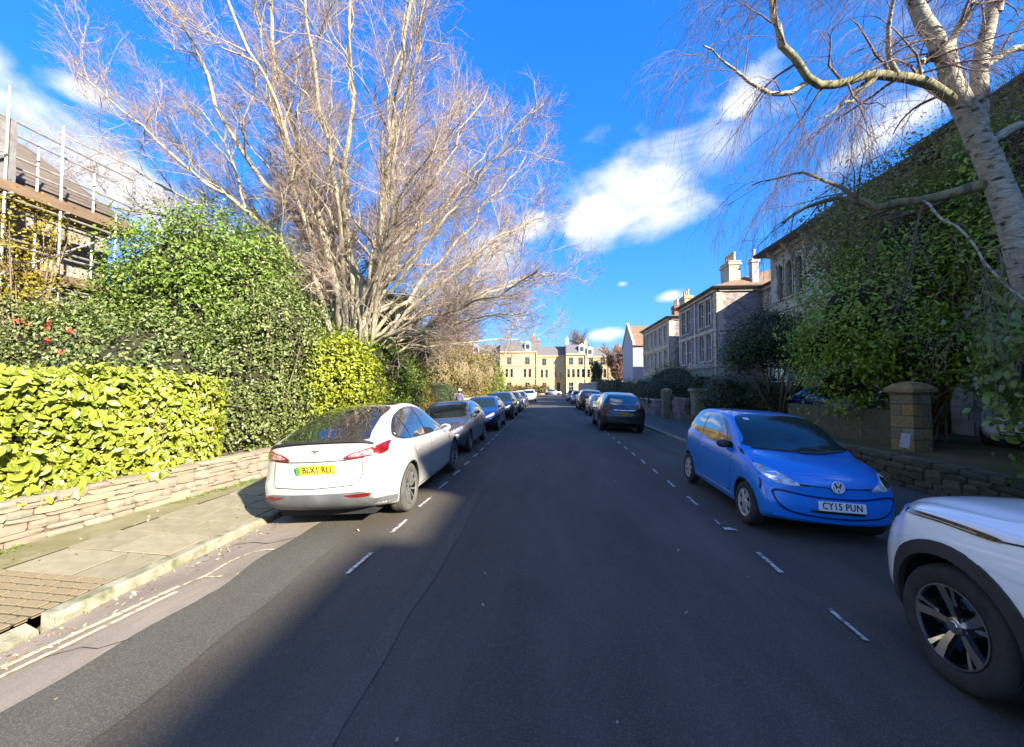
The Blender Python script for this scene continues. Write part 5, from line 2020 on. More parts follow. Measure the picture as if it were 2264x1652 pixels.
M['beech_bark'] = bark('beech_bark', (.440, .400, .299), (.326, .295, .202), (.176, .176, .088), f3=.34)
M['beech_twig'] = pbr('beech_twig_bark', (.352, .268, .229), (.273, .198, .167), rough=.85, scale=3)
M['beech_branch'] = pbr('beech_branch_bark', (.405, .361, .268), (.299, .255, .185), rough=.9, scale=6)
M['birch_bark'] = bark('birch_bark', (.47, .44, .36), (.30, .28, .21), (.045, .04, .032), scale=9, stretch=(1, 1, 2.2), s3=6.5, f3=.385, bump=1.0, sharp=.06)
M['birch_twig'] = pbr('birch_twig_bark', (.20, .14, .115), (.13, .09, .075), rough=.8, scale=5)
M['moss_bark'] = bark('mossy_bark', (.26, .25, .14), (.16, .16, .07), (.08, .075, .05))


def limb_set(lines, K=14, seed=3, wob=.12):
    r = np.random.default_rng(seed)
    P_, Rr = [], []
    for pts, r0_, r1_ in lines:
        q = resample(pts, K)
        w = r.normal(size=(K, 3)) * wob
        w[0] = 0
        cw = np.cumsum(w, 0) * .35
        cw = cw - cw[-1] * np.linspace(0, 1, K)[:, None]
        q = q + cw
        P_.append(q)
        Rr.append(r1_ + (r0_ - r1_) * (1 - np.linspace(0, 1, K)) ** 1.15)
    return np.array(P_), np.array(Rr)


def beech():
    B = np.array([-6.85, 13.4, .25])
    root = empty('beech_tree', tuple(B), 0, 'huge bare spreading beech with pale sunlit limbs over the road', 'tree')
    F0 = (-6.75, 13.4, 2.5)

    F0 = np.array(F0) - B
    r = np.random.default_rng(77)
    lines = []
    reach = [(4, 7.0), (25, 8.6), (45, 10.4), (68, 13.2), (90, 15.5), (115, 14.8), (135, 14.4), (152, 13.6), (172, 11.0)]
    th = np.concatenate([np.linspace(8, 166, 33), np.linspace(30, 150, 9)])
    for i, t in enumerate(th):
        inner = i >= 33
        t = t + r.uniform(-3, 3)
        L_ = float(pchip(reach, [t])[0]) * (r.uniform(.86, 1.02) if not inner else r.uniform(.75, .95))
        ph = r.uniform(-30, 30) + (14 if t > 120 else 0) if not inner else r.choice([-1, 1]) * r.uniform(30, 50)
        up = 90 + (t - 90) * .42                      # every limb leaves the bole steeply, then leans out
        pts = [F0 + np.array([r.normal() * .16, r.normal() * .16, r.uniform(-.7, .5)])]
        p = pts[0].copy()
        n = 6
        for k in range(1, n):
            f = k / (n - 1)
            a = R(up + (t - up) * min(1, f * 1.9) + (t - 90) * .10 * f * f + r.uniform(-7, 7))
            d = np.array([math.cos(a) * math.cos(R(ph)), math.sin(R(ph)) * (.5 + .5 * abs(math.cos(a))), math.sin(a)])
            p = p + d / np.linalg.norm(d) * L_ / (n - 1)
            pts.append(p.copy())
        big = .078 + .085 * math.exp(-((t - 98) / 40) ** 2)
        lines.append((pts, big * (r.uniform(.75, 1.1) if not inner else .7), .022))
    P0, R0 = limb_set(lines, 20, 4, .26)
    tr = resample([(0, 0, -.3), (.02, 0, .8), (.05, .02, 1.6), (.1, 0, 2.5), (.12, 0, 3.0)], 8)[None]
    trr = np.array([[.62, .55, .50, .47, .46, .44, .42, .34]])
    long_ = np.array([np.linalg.norm(q[-1] - q[0]) > 10.5 for q in P0])
    P1, R1 = grow(P0[long_], R0[long_], 10, .16, .97, (18, 46), (2.0, 4.4), 11, .62, 5, trop=(0, 0, .22), jitter=.40, outward=(0, 0, 4.0), taper=.15, lenfall=.5)
    P1s, R1s = grow(P0[~long_], R0[~long_], 6, .2, .97, (20, 48), (1.5, 3.0), 11, .6, 15, trop=(0, 0, .2), jitter=.40, outward=(0, 0, 4.0), taper=.15, lenfall=.4)
    P1, R1 = np.concatenate([P1, P1s]), np.concatenate([R1, R1s])
    P2, R2 = grow(P1, R1, 7, .15, 1, (25, 58), (.8, 1.8), 7, .55, 6, trop=(0, 0, .2), jitter=.34, taper=.3, outward=(0, 0, 4.5))
    P2b, R2b = grow(P0, R0, 6, .3, 1, (30, 60), (.9, 2.0), 7, .2, 16, trop=(0, 0, .16), jitter=.2, taper=.3)
    P2, R2 = np.concatenate([P2, P2b]), np.concatenate([R2, R2b])
    P3, R3 = grow(P2, R2, 7, .12, 1, (25, 58), (.4, 1.0), 5, .62, 7, trop=(0, 0, .14), jitter=.32, taper=.4)
    P4, R4 = grow(P3, R3, 4, .2, 1, (22, 50), (.25, .55), 3, .7, 8, trop=(0, 0, .08), jitter=.2, taper=.5)
    R2, R3, R4 = np.maximum(R2, .009), np.maximum(R3, .0040), np.maximum(R4, .0026)
    link('trunk', tube_mesh('trunk', [(tr, trr, 18)], M['beech_bark']), root)
    for i in range(len(P0)):
        link('limb', tube_mesh('limb', [(P0[i:i + 1], R0[i:i + 1], 10)], M['beech_bark']), root)
    tag(link('branches', tube_mesh('branches', [(P1, R1, 6), (P2, R2, 4)], M['beech_branch']), root), kind='stuff')
    o = link('crown', tube_mesh('crown', [(P3, R3, 3), (P4, R4, 3)], M['beech_twig']), root)
    tag(o, kind='stuff')


beech()


def birch():
    B = np.array([6.9, 6.1, .35])
    root = empty('birch_tree', tuple(B), 0, 'old leaning silver birch with drooping bare twigs behind the shaded wall', 'tree')

    def ln(*p):
        return [np.array(q) - B for q in p]
    trunk = [(ln((6.95, 6.15, .2), (6.75, 6.0, 1.6), (6.58, 5.9, 2.45), (6.36, 5.9, 3.35), (6.18, 5.9, 4.09), (6.0, 5.9, 4.71), (5.80, 5.9, 5.22), (5.68, 5.9, 5.5)), .23, .125)]
    stems = [(ln((5.78, 5.9, 5.3), (5.6, 5.9, 5.7), (5.4, 5.9, 6.32), (5.16, 5.9, 6.85), (4.88, 5.85, 7.4), (4.5, 5.8, 8.42), (4.1, 5.8, 9.6)), .135, .04),
             (ln((5.84, 5.95, 5.15), (5.91, 5.95, 5.84), (6.02, 6.0, 6.46), (6.24, 6.0, 7.07), (6.38, 6.1, 8.02), (6.5, 6.1, 9.6)), .11, .04)]
    limbs = [(ln((5.70, 5.85, 5.55), (5.3, 5.85, 5.80), (5.04, 5.8, 5.93), (4.66, 5.7, 5.99), (4.03, 5.5, 5.90), (3.58, 5.4, 5.74), (3.32, 5.3, 5.70), (3.06, 5.2, 5.90), (2.90, 5.2, 6.12)), .072, .042),
             (ln((2.92, 5.2, 6.08), (2.78, 5.1, 6.5), (2.65, 5.0, 7.0), (2.3, 4.9, 7.5)), .045, .015),
             (ln((3.35, 5.3, 5.72), (3.0, 5.3, 5.55), (2.7, 5.2, 5.6), (2.3, 5.1, 5.85), (1.9, 5.0, 6.0)), .035, .010),
             (ln((4.66, 5.7, 5.99), (4.3, 5.4, 6.3), (4.2, 5.2, 6.7), (3.9, 5.0, 7.3)), .035, .012),
             (ln((5.0, 5.8, 6.0), (5.2, 5.9, 6.25), (5.35, 5.95, 6.45)), .045, .04),
             (ln((4.3, 5.6, 5.9), (4.0, 5.5, 5.6), (3.6, 5.3, 5.35), (3.4, 5.2, 5.15)), .03, .008),
             (ln((6.05, 5.9, 4.6), (5.6, 6.1, 4.50), (5.18, 6.3, 4.45), (4.89, 6.4, 4.45), (4.46, 6.5, 4.66), (4.0, 6.5, 4.55), (3.6, 6.5, 4.35)), .085, .018),
             (ln((4.9, 6.4, 4.45), (4.5, 6.6, 4.9), (4.0, 6.8, 5.2), (3.4, 7.0, 5.2)), .04, .01),
             (ln((5.95, 5.95, 6.2), (6.3, 6.0, 6.4), (6.8, 6.1, 6.5), (7.4, 6.3, 6.6)), .05, .02),
             (ln((5.85, 5.9, 5.1), (6.3, 5.9, 5.3), (6.8, 6.0, 5.5), (7.4, 6.2, 6.0)), .07, .03),
             (ln((5.45, 5.9, 6.2), (5.55, 5.8, 6.7), (5.7, 5.7, 7.3), (5.7, 5.6, 8.2)), .06, .02),
             (ln((4.95, 5.85, 7.3), (4.4, 5.6, 7.7), (3.7, 5.3, 7.9), (3.0, 5.0, 7.8)), .05, .012),
             (ln((4.5, 5.8, 8.4), (3.8, 5.5, 8.8), (3.0, 5.2, 8.9), (2.3, 5.0, 8.5)), .05, .012),
             (ln((6.2, 6.0, 7.0), (6.0, 5.8, 7.8), (5.6, 5.4, 8.6), (5.0, 5.0, 9.0)), .05, .012),
             (ln((5.35, 6.2, 4.48), (5.25, 5.9, 4.2), (5.22, 5.3, 3.45), (5.35, 5.0, 2.75), (5.5, 4.8, 2.3)), .016, .009)]
    Pt, Rt_ = limb_set(trunk, 16, 2, .03)
    Ps, Rs_ = limb_set(stems, 14, 3, .05)
    Pl, Rl = limb_set(limbs, 14, 5, .06)
    P1, R1 = grow(Pl, Rl, 10, .12, 1, (30, 75), (.7, 1.5), 8, .42, 11, trop=(-.10, -.02, -.25), jitter=.3, taper=.25, lenfall=.3)
    P1b, R1b = grow(Ps, Rs_, 9, .25, 1, (40, 80), (.8, 1.7), 8, .16, 12, trop=(-.05, 0, -.15), jitter=.3, taper=.25)
    P1, R1 = np.concatenate([P1, P1b]), np.concatenate([R1, R1b])
    R1 = np.clip(R1, .004, .02)
    P2, R2 = grow(P1, R1, 7, .1, 1, (20, 60), (.5, 1.2), 6, .5, 13, trop=(0, 0, -.55), jitter=.25, taper=.4, lenfall=.2)
    P3, R3 = grow(P2, R2, 6, .1, 1, (18, 50), (.25, .7), 5, .6, 14, trop=(0, 0, -.75), jitter=.2, taper=.5, lenfall=.2)
    R2, R3 = np.clip(R2, .0020, .004), np.clip(R3, .0012, .002)
    link('trunk', tube_mesh('trunk', [(Pt, Rt_, 16)], M['birch_bark']), root)
    for i in range(len(Ps)):
        link('limb', tube_mesh('limb', [(Ps[i:i + 1], Rs_[i:i + 1], 12)], M['birch_bark']), root)
    for i in range(len(Pl)):
        link('limb', tube_mesh('limb', [(Pl[i:i + 1], Rl[i:i + 1], 8)], M['moss_bark'] if i in (0, 5, 6, 7) else M['birch_bark']), root)
    tag(link('branches', tube_mesh('branches', [(P1, R1, 4)], M['birch_twig']), root), kind='stuff')
    o = link('crown', tube_mesh('crown', [(P2, R2, 3), (P3, R3, 3)], M['birch_twig']), root)
    tag(o, kind='stuff')


birch()


def small_bare(name, label, b, h, spread, n, mat, seed, tip=.008):
    root = empty(name, b, 0, label, 'tree')
    r = np.random.default_rng(seed)
    lines = []
    for i in range(n):
        a = 2 * math.pi * i / n + r.uniform(-.3, .3)
        s = spread * r.uniform(.3, 1)
        lines.append(([(0, 0, h * .18), (math.cos(a) * s * .35, math.sin(a) * s * .35, h * .5), (math.cos(a) * s * .8, math.sin(a) * s * .8, h * r.uniform(.75, 1))], .05 * h / 6, .012))
    P0, R0 = limb_set(lines, 8, seed, .06)
    P1, R1 = grow(P0, R0, 12, .1, 1, (20, 50), (h * .12, h * .3), 5, .5, seed + 1)
    P2, R2 = grow(P1, R1, 9, .1, 1, (20, 50), (h * .06, h * .16), 4, .6, seed + 2)
    P3, R3 = grow(P2, R2, 4, .2, 1, (20, 50), (h * .04, h * .09), 3, .7, seed + 3)
    R1, R2, R3 = np.maximum(R1, tip * 1.4), np.maximum(R2, tip), np.maximum(R3, tip * .7)
    t = resample([(0, 0, -.2), (0, 0, h * .1), (0, 0, h * .22)], 4)[None]
    link('trunk', tube_mesh('trunk', [(t, np.array([[.16, .13, .11, .09]]) * h / 6, 8)], mat), root)
    link('limbs', tube_mesh('limbs', [(P0, R0, 6)], mat), root)
    o = link('crown', tube_mesh('crown', [(P1, R1, 3), (P2, R2, 3), (P3, R3, 3)], mat), root)
    tag(o, kind='stuff')
    return root


M['russet_twig'] = pbr('russet_twig', (.30, .17, .12), (.22, .13, .09), rough=.85, scale=4)
small_bare('russet_tree', 'bare russet-twigged tree above the winter shrubs on the sunny side', (-7.2, 31, .3), 7.0, 2.6, 9, M['russet_twig'], 51, .012)
small_bare('garden_tree', 'bare brown tree behind the yellow villa garden', (-9.5, 24, .3), 6.0, 2.2, 9, M['russet_twig'], 52, .010)
small_bare('far_bare_tree', 'bare pinkish tree beside the white gabled house', (13.4, 79, .3), 9.0, 3.4, 12, M['russet_twig'], 53, .03)
small_bare('street_end_tree', 'thin bare tree showing over the terrace roof', (9.5, 125, .3), 17.0, 3.0, 10, M['birch_twig'], 54, .03)

# ------------------------------------------------------------------ right: evergreens and hedges
shrub('evergreen_oak', 'big glossy evergreen hanging over the shaded driveway wall', 'tree',
      [(8.3, 11.2, 3.7, 1.65, 1.6, 1.75), (9.4, 11.4, 5.2, 1.7, 1.6, 1.7), (10.6, 11.8, 6.2, 1.2, 1.2, 1.2), (9.3, 12.6, 6.6, 1.2, 1.1, 1.0), (10.6, 11, 4.2, 1.7, 1.5, 2.2), (8.9, 10.6, 2.7, 1.5, 1.2, .75), (7.6, 11.6, 2.9, .9, 1.0, .9), (7.9, 11.6, 1.9, .7, .9, .6)], LEAF['privet'], 1300, 40, (.07, .13), 61, spread=.25, core=.55, stems=60, base=(9.6, 11.6, .42), shell=(.5, 1.1), flat=.5, upbias=.9)
shrub('ivy_clad_tree', 'ivy-clad tree with brownish leaves rising behind the birch trunk', 'tree',
      [(10.4, 9.6, 6.6, 1.2, 1.2, 1.4), (10.1, 9.4, 4.9, 1.2, 1.1, 1.3), (9.2, 7.4, 2.9, 1.1, 1.0, 1.2), (11.0, 9.2, 4.4, 1.4, 1.3, 2.0)], LEAF['privet'], 900, 30, (.07, .13), 62, spread=.26, core=.55, stems=50, upbias=.9, base=(10.8, 9, .42), shell=(.6, 1.06))
shrub('loose_tree', 'loose brown and green tree top showing above the glossy evergreen under the birch branch', 'tree',
      [(9.0, 11.6, 6.6, 1.5, 1.2, 1.1), (10.2, 11.2, 7.5, 1.4, 1.2, 1.1), (7.9, 11.9, 5.6, .9, .9, .8), (11.2, 10.6, 7.6, 1.3, 1.2, 1.3)], leafmat('mixed_winter_leaf', [(.16, .20, .03), (.22, .16, .06), (.24, .28, .04), (.18, .12, .05), (.30, .33, .06)], rough=.5, trans=.3), 560, 34, (.06, .12), 72, spread=.26, core=0, stems=90, base=(9.9, 11.7, .42), shell=(.25, 1.1), upbias=.7)
shrub('dark_yew', 'dark round-headed evergreen tree on bent stems in front of the villas', 'tree',
      [(8.2, 16.4, 3.6, 1.3, 1.2, 1.05), (9.2, 16.2, 3.3, 1.1, 1.1, .95), (7.5, 16.4, 3.0, .8, .9, .6), (8.7, 16.6, 4.3, .8, .8, .55)], LEAF['dark'], 900, 22, (.05, .10), 63, spread=.16, core=.55, stems=18, base=(8.7, 16.4, .42), shell=(.55, 1.08))
shrub('dark_garden_hedge', 'low dark shrubs along the driveway behind the blue hatchback', 'shrub',
      [(7.2, 17.3, 1.3, 1.0, .9, .95), (8.6, 16.9, 1.2, 1.1, .9, .85), (10.0, 16.6, 1.1, 1.1, .9, .85)], LEAF['dark'], 520, 20, (.05, .10), 64, spread=.14, core=.8, stems=8)
shrub('wall_laurel', 'large-leaved laurel hanging over the mossy wall beside the birch', 'shrub',
      [(6.6, 5.6, 2.1, .85, .8, 1.0), (6.45, 5.3, 1.35, .6, .6, .75), (7.3, 6.0, 2.7, 1.0, .9, 1.1), (6.5, 4.7, 1.6, .6, .6, .8)], LEAF['holly'], 520, 18, (.08, .15), 65, spread=.16, core=.62, stems=20, base=(6.95, 5.5, .42), droop=.9, hi=True)
shrub('clipped_box_hedge', 'long clipped box hedge with a flat top on the shaded side', 'hedge',
      [(7.0, 27 + 1.6 * i, 1.2, .55, 1.1, 1.15) for i in range(8)], LEAF['dark'], 700, 18, (.06, .11), 66, spread=.13, core=.86, stems=0)
shrub('round_bay_bush', 'large rounded bush in front of the second villa', 'bush',
      [(9.2, 31, 1.9, 1.9, 1.8, 1.6), (8.3, 27.5, 1.5, 1.2, 1.2, 1.2)], LEAF['dark'], 620, 20, (.07, .12), 67, spread=.18, core=.82, stems=0)
shrub('villa_hedge', 'dark shrubs beneath the villa bay windows', 'hedge',
      [(8.9, 22.5, 1.35, 1.3, 1.0, 1.0), (9.8, 20.5, 1.3, 1.2, 1.0, .95)], LEAF['dark'], 420, 20, (.06, .11), 68, spread=.15, core=.8, stems=0)
shrub('column_tree', 'narrow dark evergreen column near the end of the shaded side', 'tree',
      [(8.1, 70, 4.6, .9, .9, 1.7), (8.1, 70, 3.0, .7, .7, 1.4)], LEAF['conifer'], 260, 14, (.15, .3), 69, spread=.25, core=.75, stems=4, base=(8.1, 70, .3))
shrub('topiary', 'small clipped topiary ball standing on the villa gate pier', 'bush', [(7.35, 20.6, 2.02, .27, .27, .27)], LEAF['dark'], 120, 14, (.03, .05), 70, spread=.05, core=.9, stems=0, base=(7.35, 20.6, 1.74), zmin=1.74)
shrub('far_dark_hedge', 'dark hedge over the boundary wall toward the end of the shaded side', 'hedge',
      [(7.6, 46 + 3 * i, 1.6, .8, 2.0, 1.2) for i in range(9)], LEAF['dark'], 420, 16, (.12, .22), 71, spread=.25, core=.86, stems=0)

# ------------------------------------------------------------------ buildings
M['purple_rubble'] = rubble('pennant_rubble', (.20, .16, .165), (.30, .25, .24), (.40, .34, .31), 3.6)
M['grey_rubble'] = rubble('grey_rubble', (.24, .21, .19), (.34, .30, .26), (.42, .38, .31), 3.2)
M['ashlar'] = pbr('bath_stone_ashlar', (.54, .47, .35), (.42, .36, .26), rough=.9, scale=1.2, bump=.3, bscale=30, c3=(.28, .24, .18), s3=3, f3=.36)
M['yellow_stone'] = pbr('sunny_bath_stone', (.533, .421, .249), (.464, .361, .206), rough=.9, scale=.8, bump=.2, bscale=20, c3=(.378, .292, .172), s3=2.5, f3=.3)
M['white_render'] = pbr('white_render', (.44, .43, .45), (.38, .37, .39), rough=.9, scale=1.5)
M['cream_render'] = pbr('cream_render', (.527, .425, .238), (.425, .340, .204), rough=.9, scale=2)
M['slate'] = pbr('slate_roof', (.10, .10, .115), (.16, .155, .16), rough=.7, scale=3, bump=.5, bscale=18, stretch=(1, 1, 3))
M['brown_tile'] = pbr('brown_tile_roof', (.24, .15, .09), (.17, .11, .07), rough=.85, scale=3, bump=.6, bscale=14)
M['old_tile'] = pbr('old_brown_roof', (.15, .12, .09), (.10, .085, .07), rough=.9, scale=4, bump=.6, bscale=14)
M['red_brick'] = rubble('red_brick_far', (.34, .13, .08), (.40, .17, .10), (.30, .14, .09), 6, (.4, .33, .27), (1, 1, 2))
M['white_frame'] = pbr('white_window_frame', (.70, .70, .68), (.6, .6, .58), rough=.5, scale=6)
M['dark_frame'] = pbr('grey_window_frame', (.26, .26, .26), (.2, .2, .2), rough=.6, scale=6)
M['house_glass'] = glassmat('house_window_glass', (.012, .014, .016), .05)
M['gutter_metal'] = pbr('black_gutter', (.02, .02, .022), rough=.5)
M['pot'] = pbr('chimney_pot_clay', (.55, .40, .25), (.45, .32, .2), rough=.8, scale=5)
M['dark_wood'] = pbr('dark_eaves_timber', (.05, .045, .05), rough=.7)


class Face:
    """a wall plane with its own coordinates: a along, b up, c outwards"""

    def __init__(self, o, u, n):
        self.o, self.u, self.n = Vector(o), Vector(u).normalized(), Vector(n).normalized()

    def p(self, a, b, c=0.0):
        q = self.o + self.u * a + self.n * c
        return (q.x, q.y, q.z + b)

    def box(self, mb, a0, a1, b0, b1, c0, c1):
        vs = [self.p(a, b, c) for c in (c0, c1) for b in (b0, b1) for a in (a0, a1)]
        mb.add(vs, [(0, 1, 3, 2), (4, 6, 7, 5), (0, 4, 5, 1), (2, 3, 7, 6), (0, 2, 6, 4), (1, 5, 7, 3)])

    def wall(self, mb, W, H, ops, rev=.2):
        us = sorted({0, W, *[o[0] for o in ops], *[o[1] for o in ops]})
        vs_ = sorted({0, H, *[o[2] for o in ops], *[o[3] for o in ops]})
        for a0, a1 in zip(us[:-1], us[1:]):
            for b0, b1 in zip(vs_[:-1], vs_[1:]):
                if any(o[0] <= a0 and a1 <= o[1] and o[2] <= b0 and b1 <= o[3] for o in ops):
                    continue
                mb.add([self.p(a0, b0), self.p(a1, b0), self.p(a1, b1), self.p(a0, b1)], [(0, 1, 2, 3)])
        for a0, a1, b0, b1 in [o[:4] for o in ops]:
            for q in (((a0, b0), (a1, b0)), ((a1, b0), (a1, b1)), ((a1, b1), (a0, b1)), ((a0, b1), (a0, b0))):
                mb.add([self.p(*q[0]), self.p(*q[1]), self.p(*q[1], -rev), self.p(*q[0], -rev)], [(0, 1, 2, 3)])
            mb.add([self.p(a0, b0, -rev - .25), self.p(a1, b0, -rev - .25), self.p(a1, b1, -rev - .25), self.p(a0, b1, -rev - .25)], [(0, 1, 2, 3)])

    def window(self, root, op, frame, sill=None, surround=None, arched=False, bars=True, rev=.2):
        a0, a1, b0, b1 = op[:4]
        mb = MB()
        w = .06
        c0, c1 = -rev + .01, -rev + .08
        self.box(mb, a0 - .005, a0 + w, b0, b1, c0, c1)
        self.box(mb, a1 - w, a1 + .005, b0, b1, c0, c1)
        self.box(mb, a0 + w, a1 - w, b1 - w, b1 + .005, c0, c1)
        self.box(mb, a0 + w, a1 - w, b0 - .005, b0 + w * 1.3, c0, c1)
        if bars:
            m = (b0 + b1) / 2
            self.box(mb, a0 + w, a1 - w, m - .03, m + .03, c0 + .002, c1 - .004)
            if a1 - a0 > .8:
                q = (a0 + a1) / 2
                self.box(mb, q - .018, q + .018, b0 + w, b1 - w, c0 + .004, c1 - .012)
        f = mb.build('window', frame, root)
        g = MB()
        g.add([self.p(a0, b0, -rev + .03), self.p(a1, b0, -rev + .03), self.p(a1, b1, -rev + .03), self.p(a0, b1, -rev + .03)], [(0, 1, 2, 3)])
        g.build('pane', M['house_glass'], f)
        if sill:
            s = MB()
            self.box(s, a0 - .08, a1 + .08, b0 - .10, b0 - .004, -rev + .02, .09)
            s.build('sill', sill, f)
        if surround:
            s = MB()
            t = .16
            self.box(s, a0 - t, a0 - .003, b0, b1 + .02, -.02, .045)
            self.box(s, a1 + .003, a1 + t, b0, b1 + .02, -.02, .045)
            if arched:
                cx, r_ = (a0 + a1) / 2, (a1 - a0) / 2
                # spandrel pieces turn the square head into an arch
                n = 8
                for sgn in (-1, 1):
                    pts = [(cx + sgn * r_ * math.cos(R(k * 90 / n)), b1 - r_ + r_ * math.sin(R(k * 90 / n))) for k in range(n + 1)]
                    for p0, p1 in zip(pts[:-1], pts[1:]):
                        self.box(s, min(p0[0], p1[0]), max(p0[0], p1[0]), min(p0[1], p1[1]), b1 + .02, -rev + .09, .03)
                for k in range(10):
                    t0, t1 = R(k * 18), R(k * 18 + 18)
                    P4 = [(cx + rr_ * math.cos(t), b1 - r_ + rr_ * math.sin(t)) for t, rr_ in ((t0, r_), (t1, r_), (t1, r_ + t), (t0, r_ + t))] if False else None
                self.box(s, a0 - t, a1 + t, b1 + .022, b1 + .2, -.02, .05)
            else:
                self.box(s, a0 - t, a1 + t, b1 + .022, b1 + .2, -.02, .05)
            s.build('window_surround', surround, f)
        return f


def chimney(root, x, y, z0, z1, w, d, mat, pots, axis='y', pot_mat=None, cap=True):
    mb = MB().box(x - w / 2, x + w / 2, y - d / 2, y + d / 2, z0, z1)
    mb.box(x - w / 2 - .07, x + w / 2 + .07, y - d / 2 - .07, y + d / 2 + .07, z1 - .22, z1 - .08)
    mb.box(x - w / 2 - .04, x + w / 2 + .04, y - d / 2 - .04, y + d / 2 + .04, z1 + .003, z1 + .08)
    c = mb.build('chimney', mat, root)
    for i in range(pots):
        t = (i + .5) / pots - .5
        px, py = (x, y + t * d) if axis == 'y' else (x + t * w, y)
        MB().lathe([(z1 + .08, .13), (z1 + .2, .12), (z1 + .62, .10), (z1 + .66, .135), (z1 + .74, .13), (z1 + .74, .08)], 12, 'z', (px, py, 0)).build('chimney_pot', pot_mat or M['pot'], c, smooth=True)
    return c


def hip_roof(root, x0, x1, y0, y1, z, rise, over, mat, ridge='y', hip=.5, name='roof', soffit=None):
    x0, x1, y0, y1 = x0 - over, x1 + over, y0 - over, y1 + over
    if ridge == 'y':
        m, h = (x0 + x1) / 2, (x1 - x0) / 2 * hip
        r0, r1 = (m, y0 + h, z + rise), (m, y1 - h, z + rise)
        vs = [(x0, y0, z), (x1, y0, z), (x1, y1, z), (x0, y1, z), r0, r1]
        fs = [(0, 1, 4), (1, 2, 5, 4), (2, 3, 5), (3, 0, 4, 5)]
    else:
        m, h = (y0 + y1) / 2, (y1 - y0) / 2 * hip
        r0, r1 = (x0 + h, m, z + rise), (x1 - h, m, z + rise)
        vs = [(x0, y0, z), (x1, y0, z), (x1, y1, z), (x0, y1, z), r0, r1]
        fs = [(0, 1, 5, 4), (1, 2, 5), (2, 3, 4, 5), (3, 0, 4)]
    t = .12
    vs += [(v[0], v[1], z - t) for v in vs[:4]]
    fs += [(0, 6, 7, 1), (1, 7, 8, 2), (2, 8, 9, 3), (3, 9, 6, 0), (6, 9, 8, 7)]
    rf = MB().add(vs, fs).build(name, mat, root)
    g = MB()
    for a, b in (((x0, y0), (x0, y1)), ((x0, y0), (x1, y0)), ((x0, y1), (x1, y1))):
        g.tube([(a[0], a[1], z - .03), (b[0], b[1], z - .03)], .07, 6)
    g.build('gutter', M['gutter_metal'], rf)
    return rf


def house_base(name, label, x0, y0, cat='house', group=None):
    return empty(name, (x0, y0, 0), 0, label, cat, group)


def shift(root):
    """parts were built in world coordinates: move them under the root"""
    l = root.location
    for c in root.children:
        c.location = (c.location.x - l.x, c.location.y - l.y, c.location.z - l.z)


def villa(name, label, x, y0, y1, depth, z0, eave, front_ops, side_ops, front_mat, side_mat, roof_mat, rise=2.4, trim=None, over=.45, arched=False, group=None, frame=None, bands=(), ridge='y', quoins=True, roof=True):
    root = house_base(name, label, x, (y0 + y1) / 2, group=group)
    trim = trim or M['ashlar']
    frame = frame or M['white_frame']
    W, H = y1 - y0, eave - z0
    F = Face((x, y1, z0), (0, -1, 0), (-1, 0, 0))      # a runs from the far end towards the camera
    Sd = Face((x, y0, z0), (1, 0, 0), (0, -1, 0))      # near side wall
    fo = [(o[0], o[1], o[2] - z0, o[3] - z0) for o in front_ops]
    so = [(o[0], o[1], o[2] - z0, o[3] - z0) for o in side_ops]
    mb = MB()
    F.wall(mb, W, H, fo)
    mb.build('front_wall', front_mat, root)
    mb = MB()
    Sd.wall(mb, depth, H, so)
    mb.add([(x, y1, z0), (x + depth, y1, z0), (x + depth, y1, eave), (x, y1, eave)], [(0, 1, 2, 3)])
    mb.add([(x + depth, y0, z0), (x + depth, y1, z0), (x + depth, y1, eave), (x + depth, y0, eave)], [(0, 1, 2, 3)])
    mb.build('side_wall', side_mat, root)
    for o in fo:
        F.window(root, o, frame, trim, trim, arched and o[2] > 3)
    for o in so:
        Sd.window(root, o, frame, trim, trim)
    if quoins:
        for fc, a in ((F, 0), (F, W - .45), (Sd, 0)):
            zz = 0
            k = 0
            while zz < H - .05:
                h = min(.42, H - zz)
                ln_ = .45 if k % 2 else .62
                q = MB()
                if a == 0:
                    fc.box(q, -.03, ln_, zz, zz + h - .012, -.05, .03)
                else:
                    fc.box(q, W - ln_, W + .03, zz, zz + h - .012, -.05, .03)
                q.build('quoin', trim, root)
                zz += h
                k += 1
    for b in bands:
        q = MB()
        F.box(q, -.06, W + .06, b - z0 - .12, b - z0 + .10, -.05, .10)
        Sd.box(q, .11, depth * .6, b - z0 - .12, b - z0 + .10, -.05, .08)
        q.build('string_course', trim, root)
    q = MB()
    F.box(q, -.1, W + .1, H - .28, H - .02, -.05, .16)
    Sd.box(q, .17, depth, H - .28, H - .02, -.05, .14)
    q.build('cornice', trim, root)
    if roof:
        hip_roof(root, x, x + depth, y0, y1, eave + .03, rise, over, roof_mat, ridge)
    return root, F, Sd


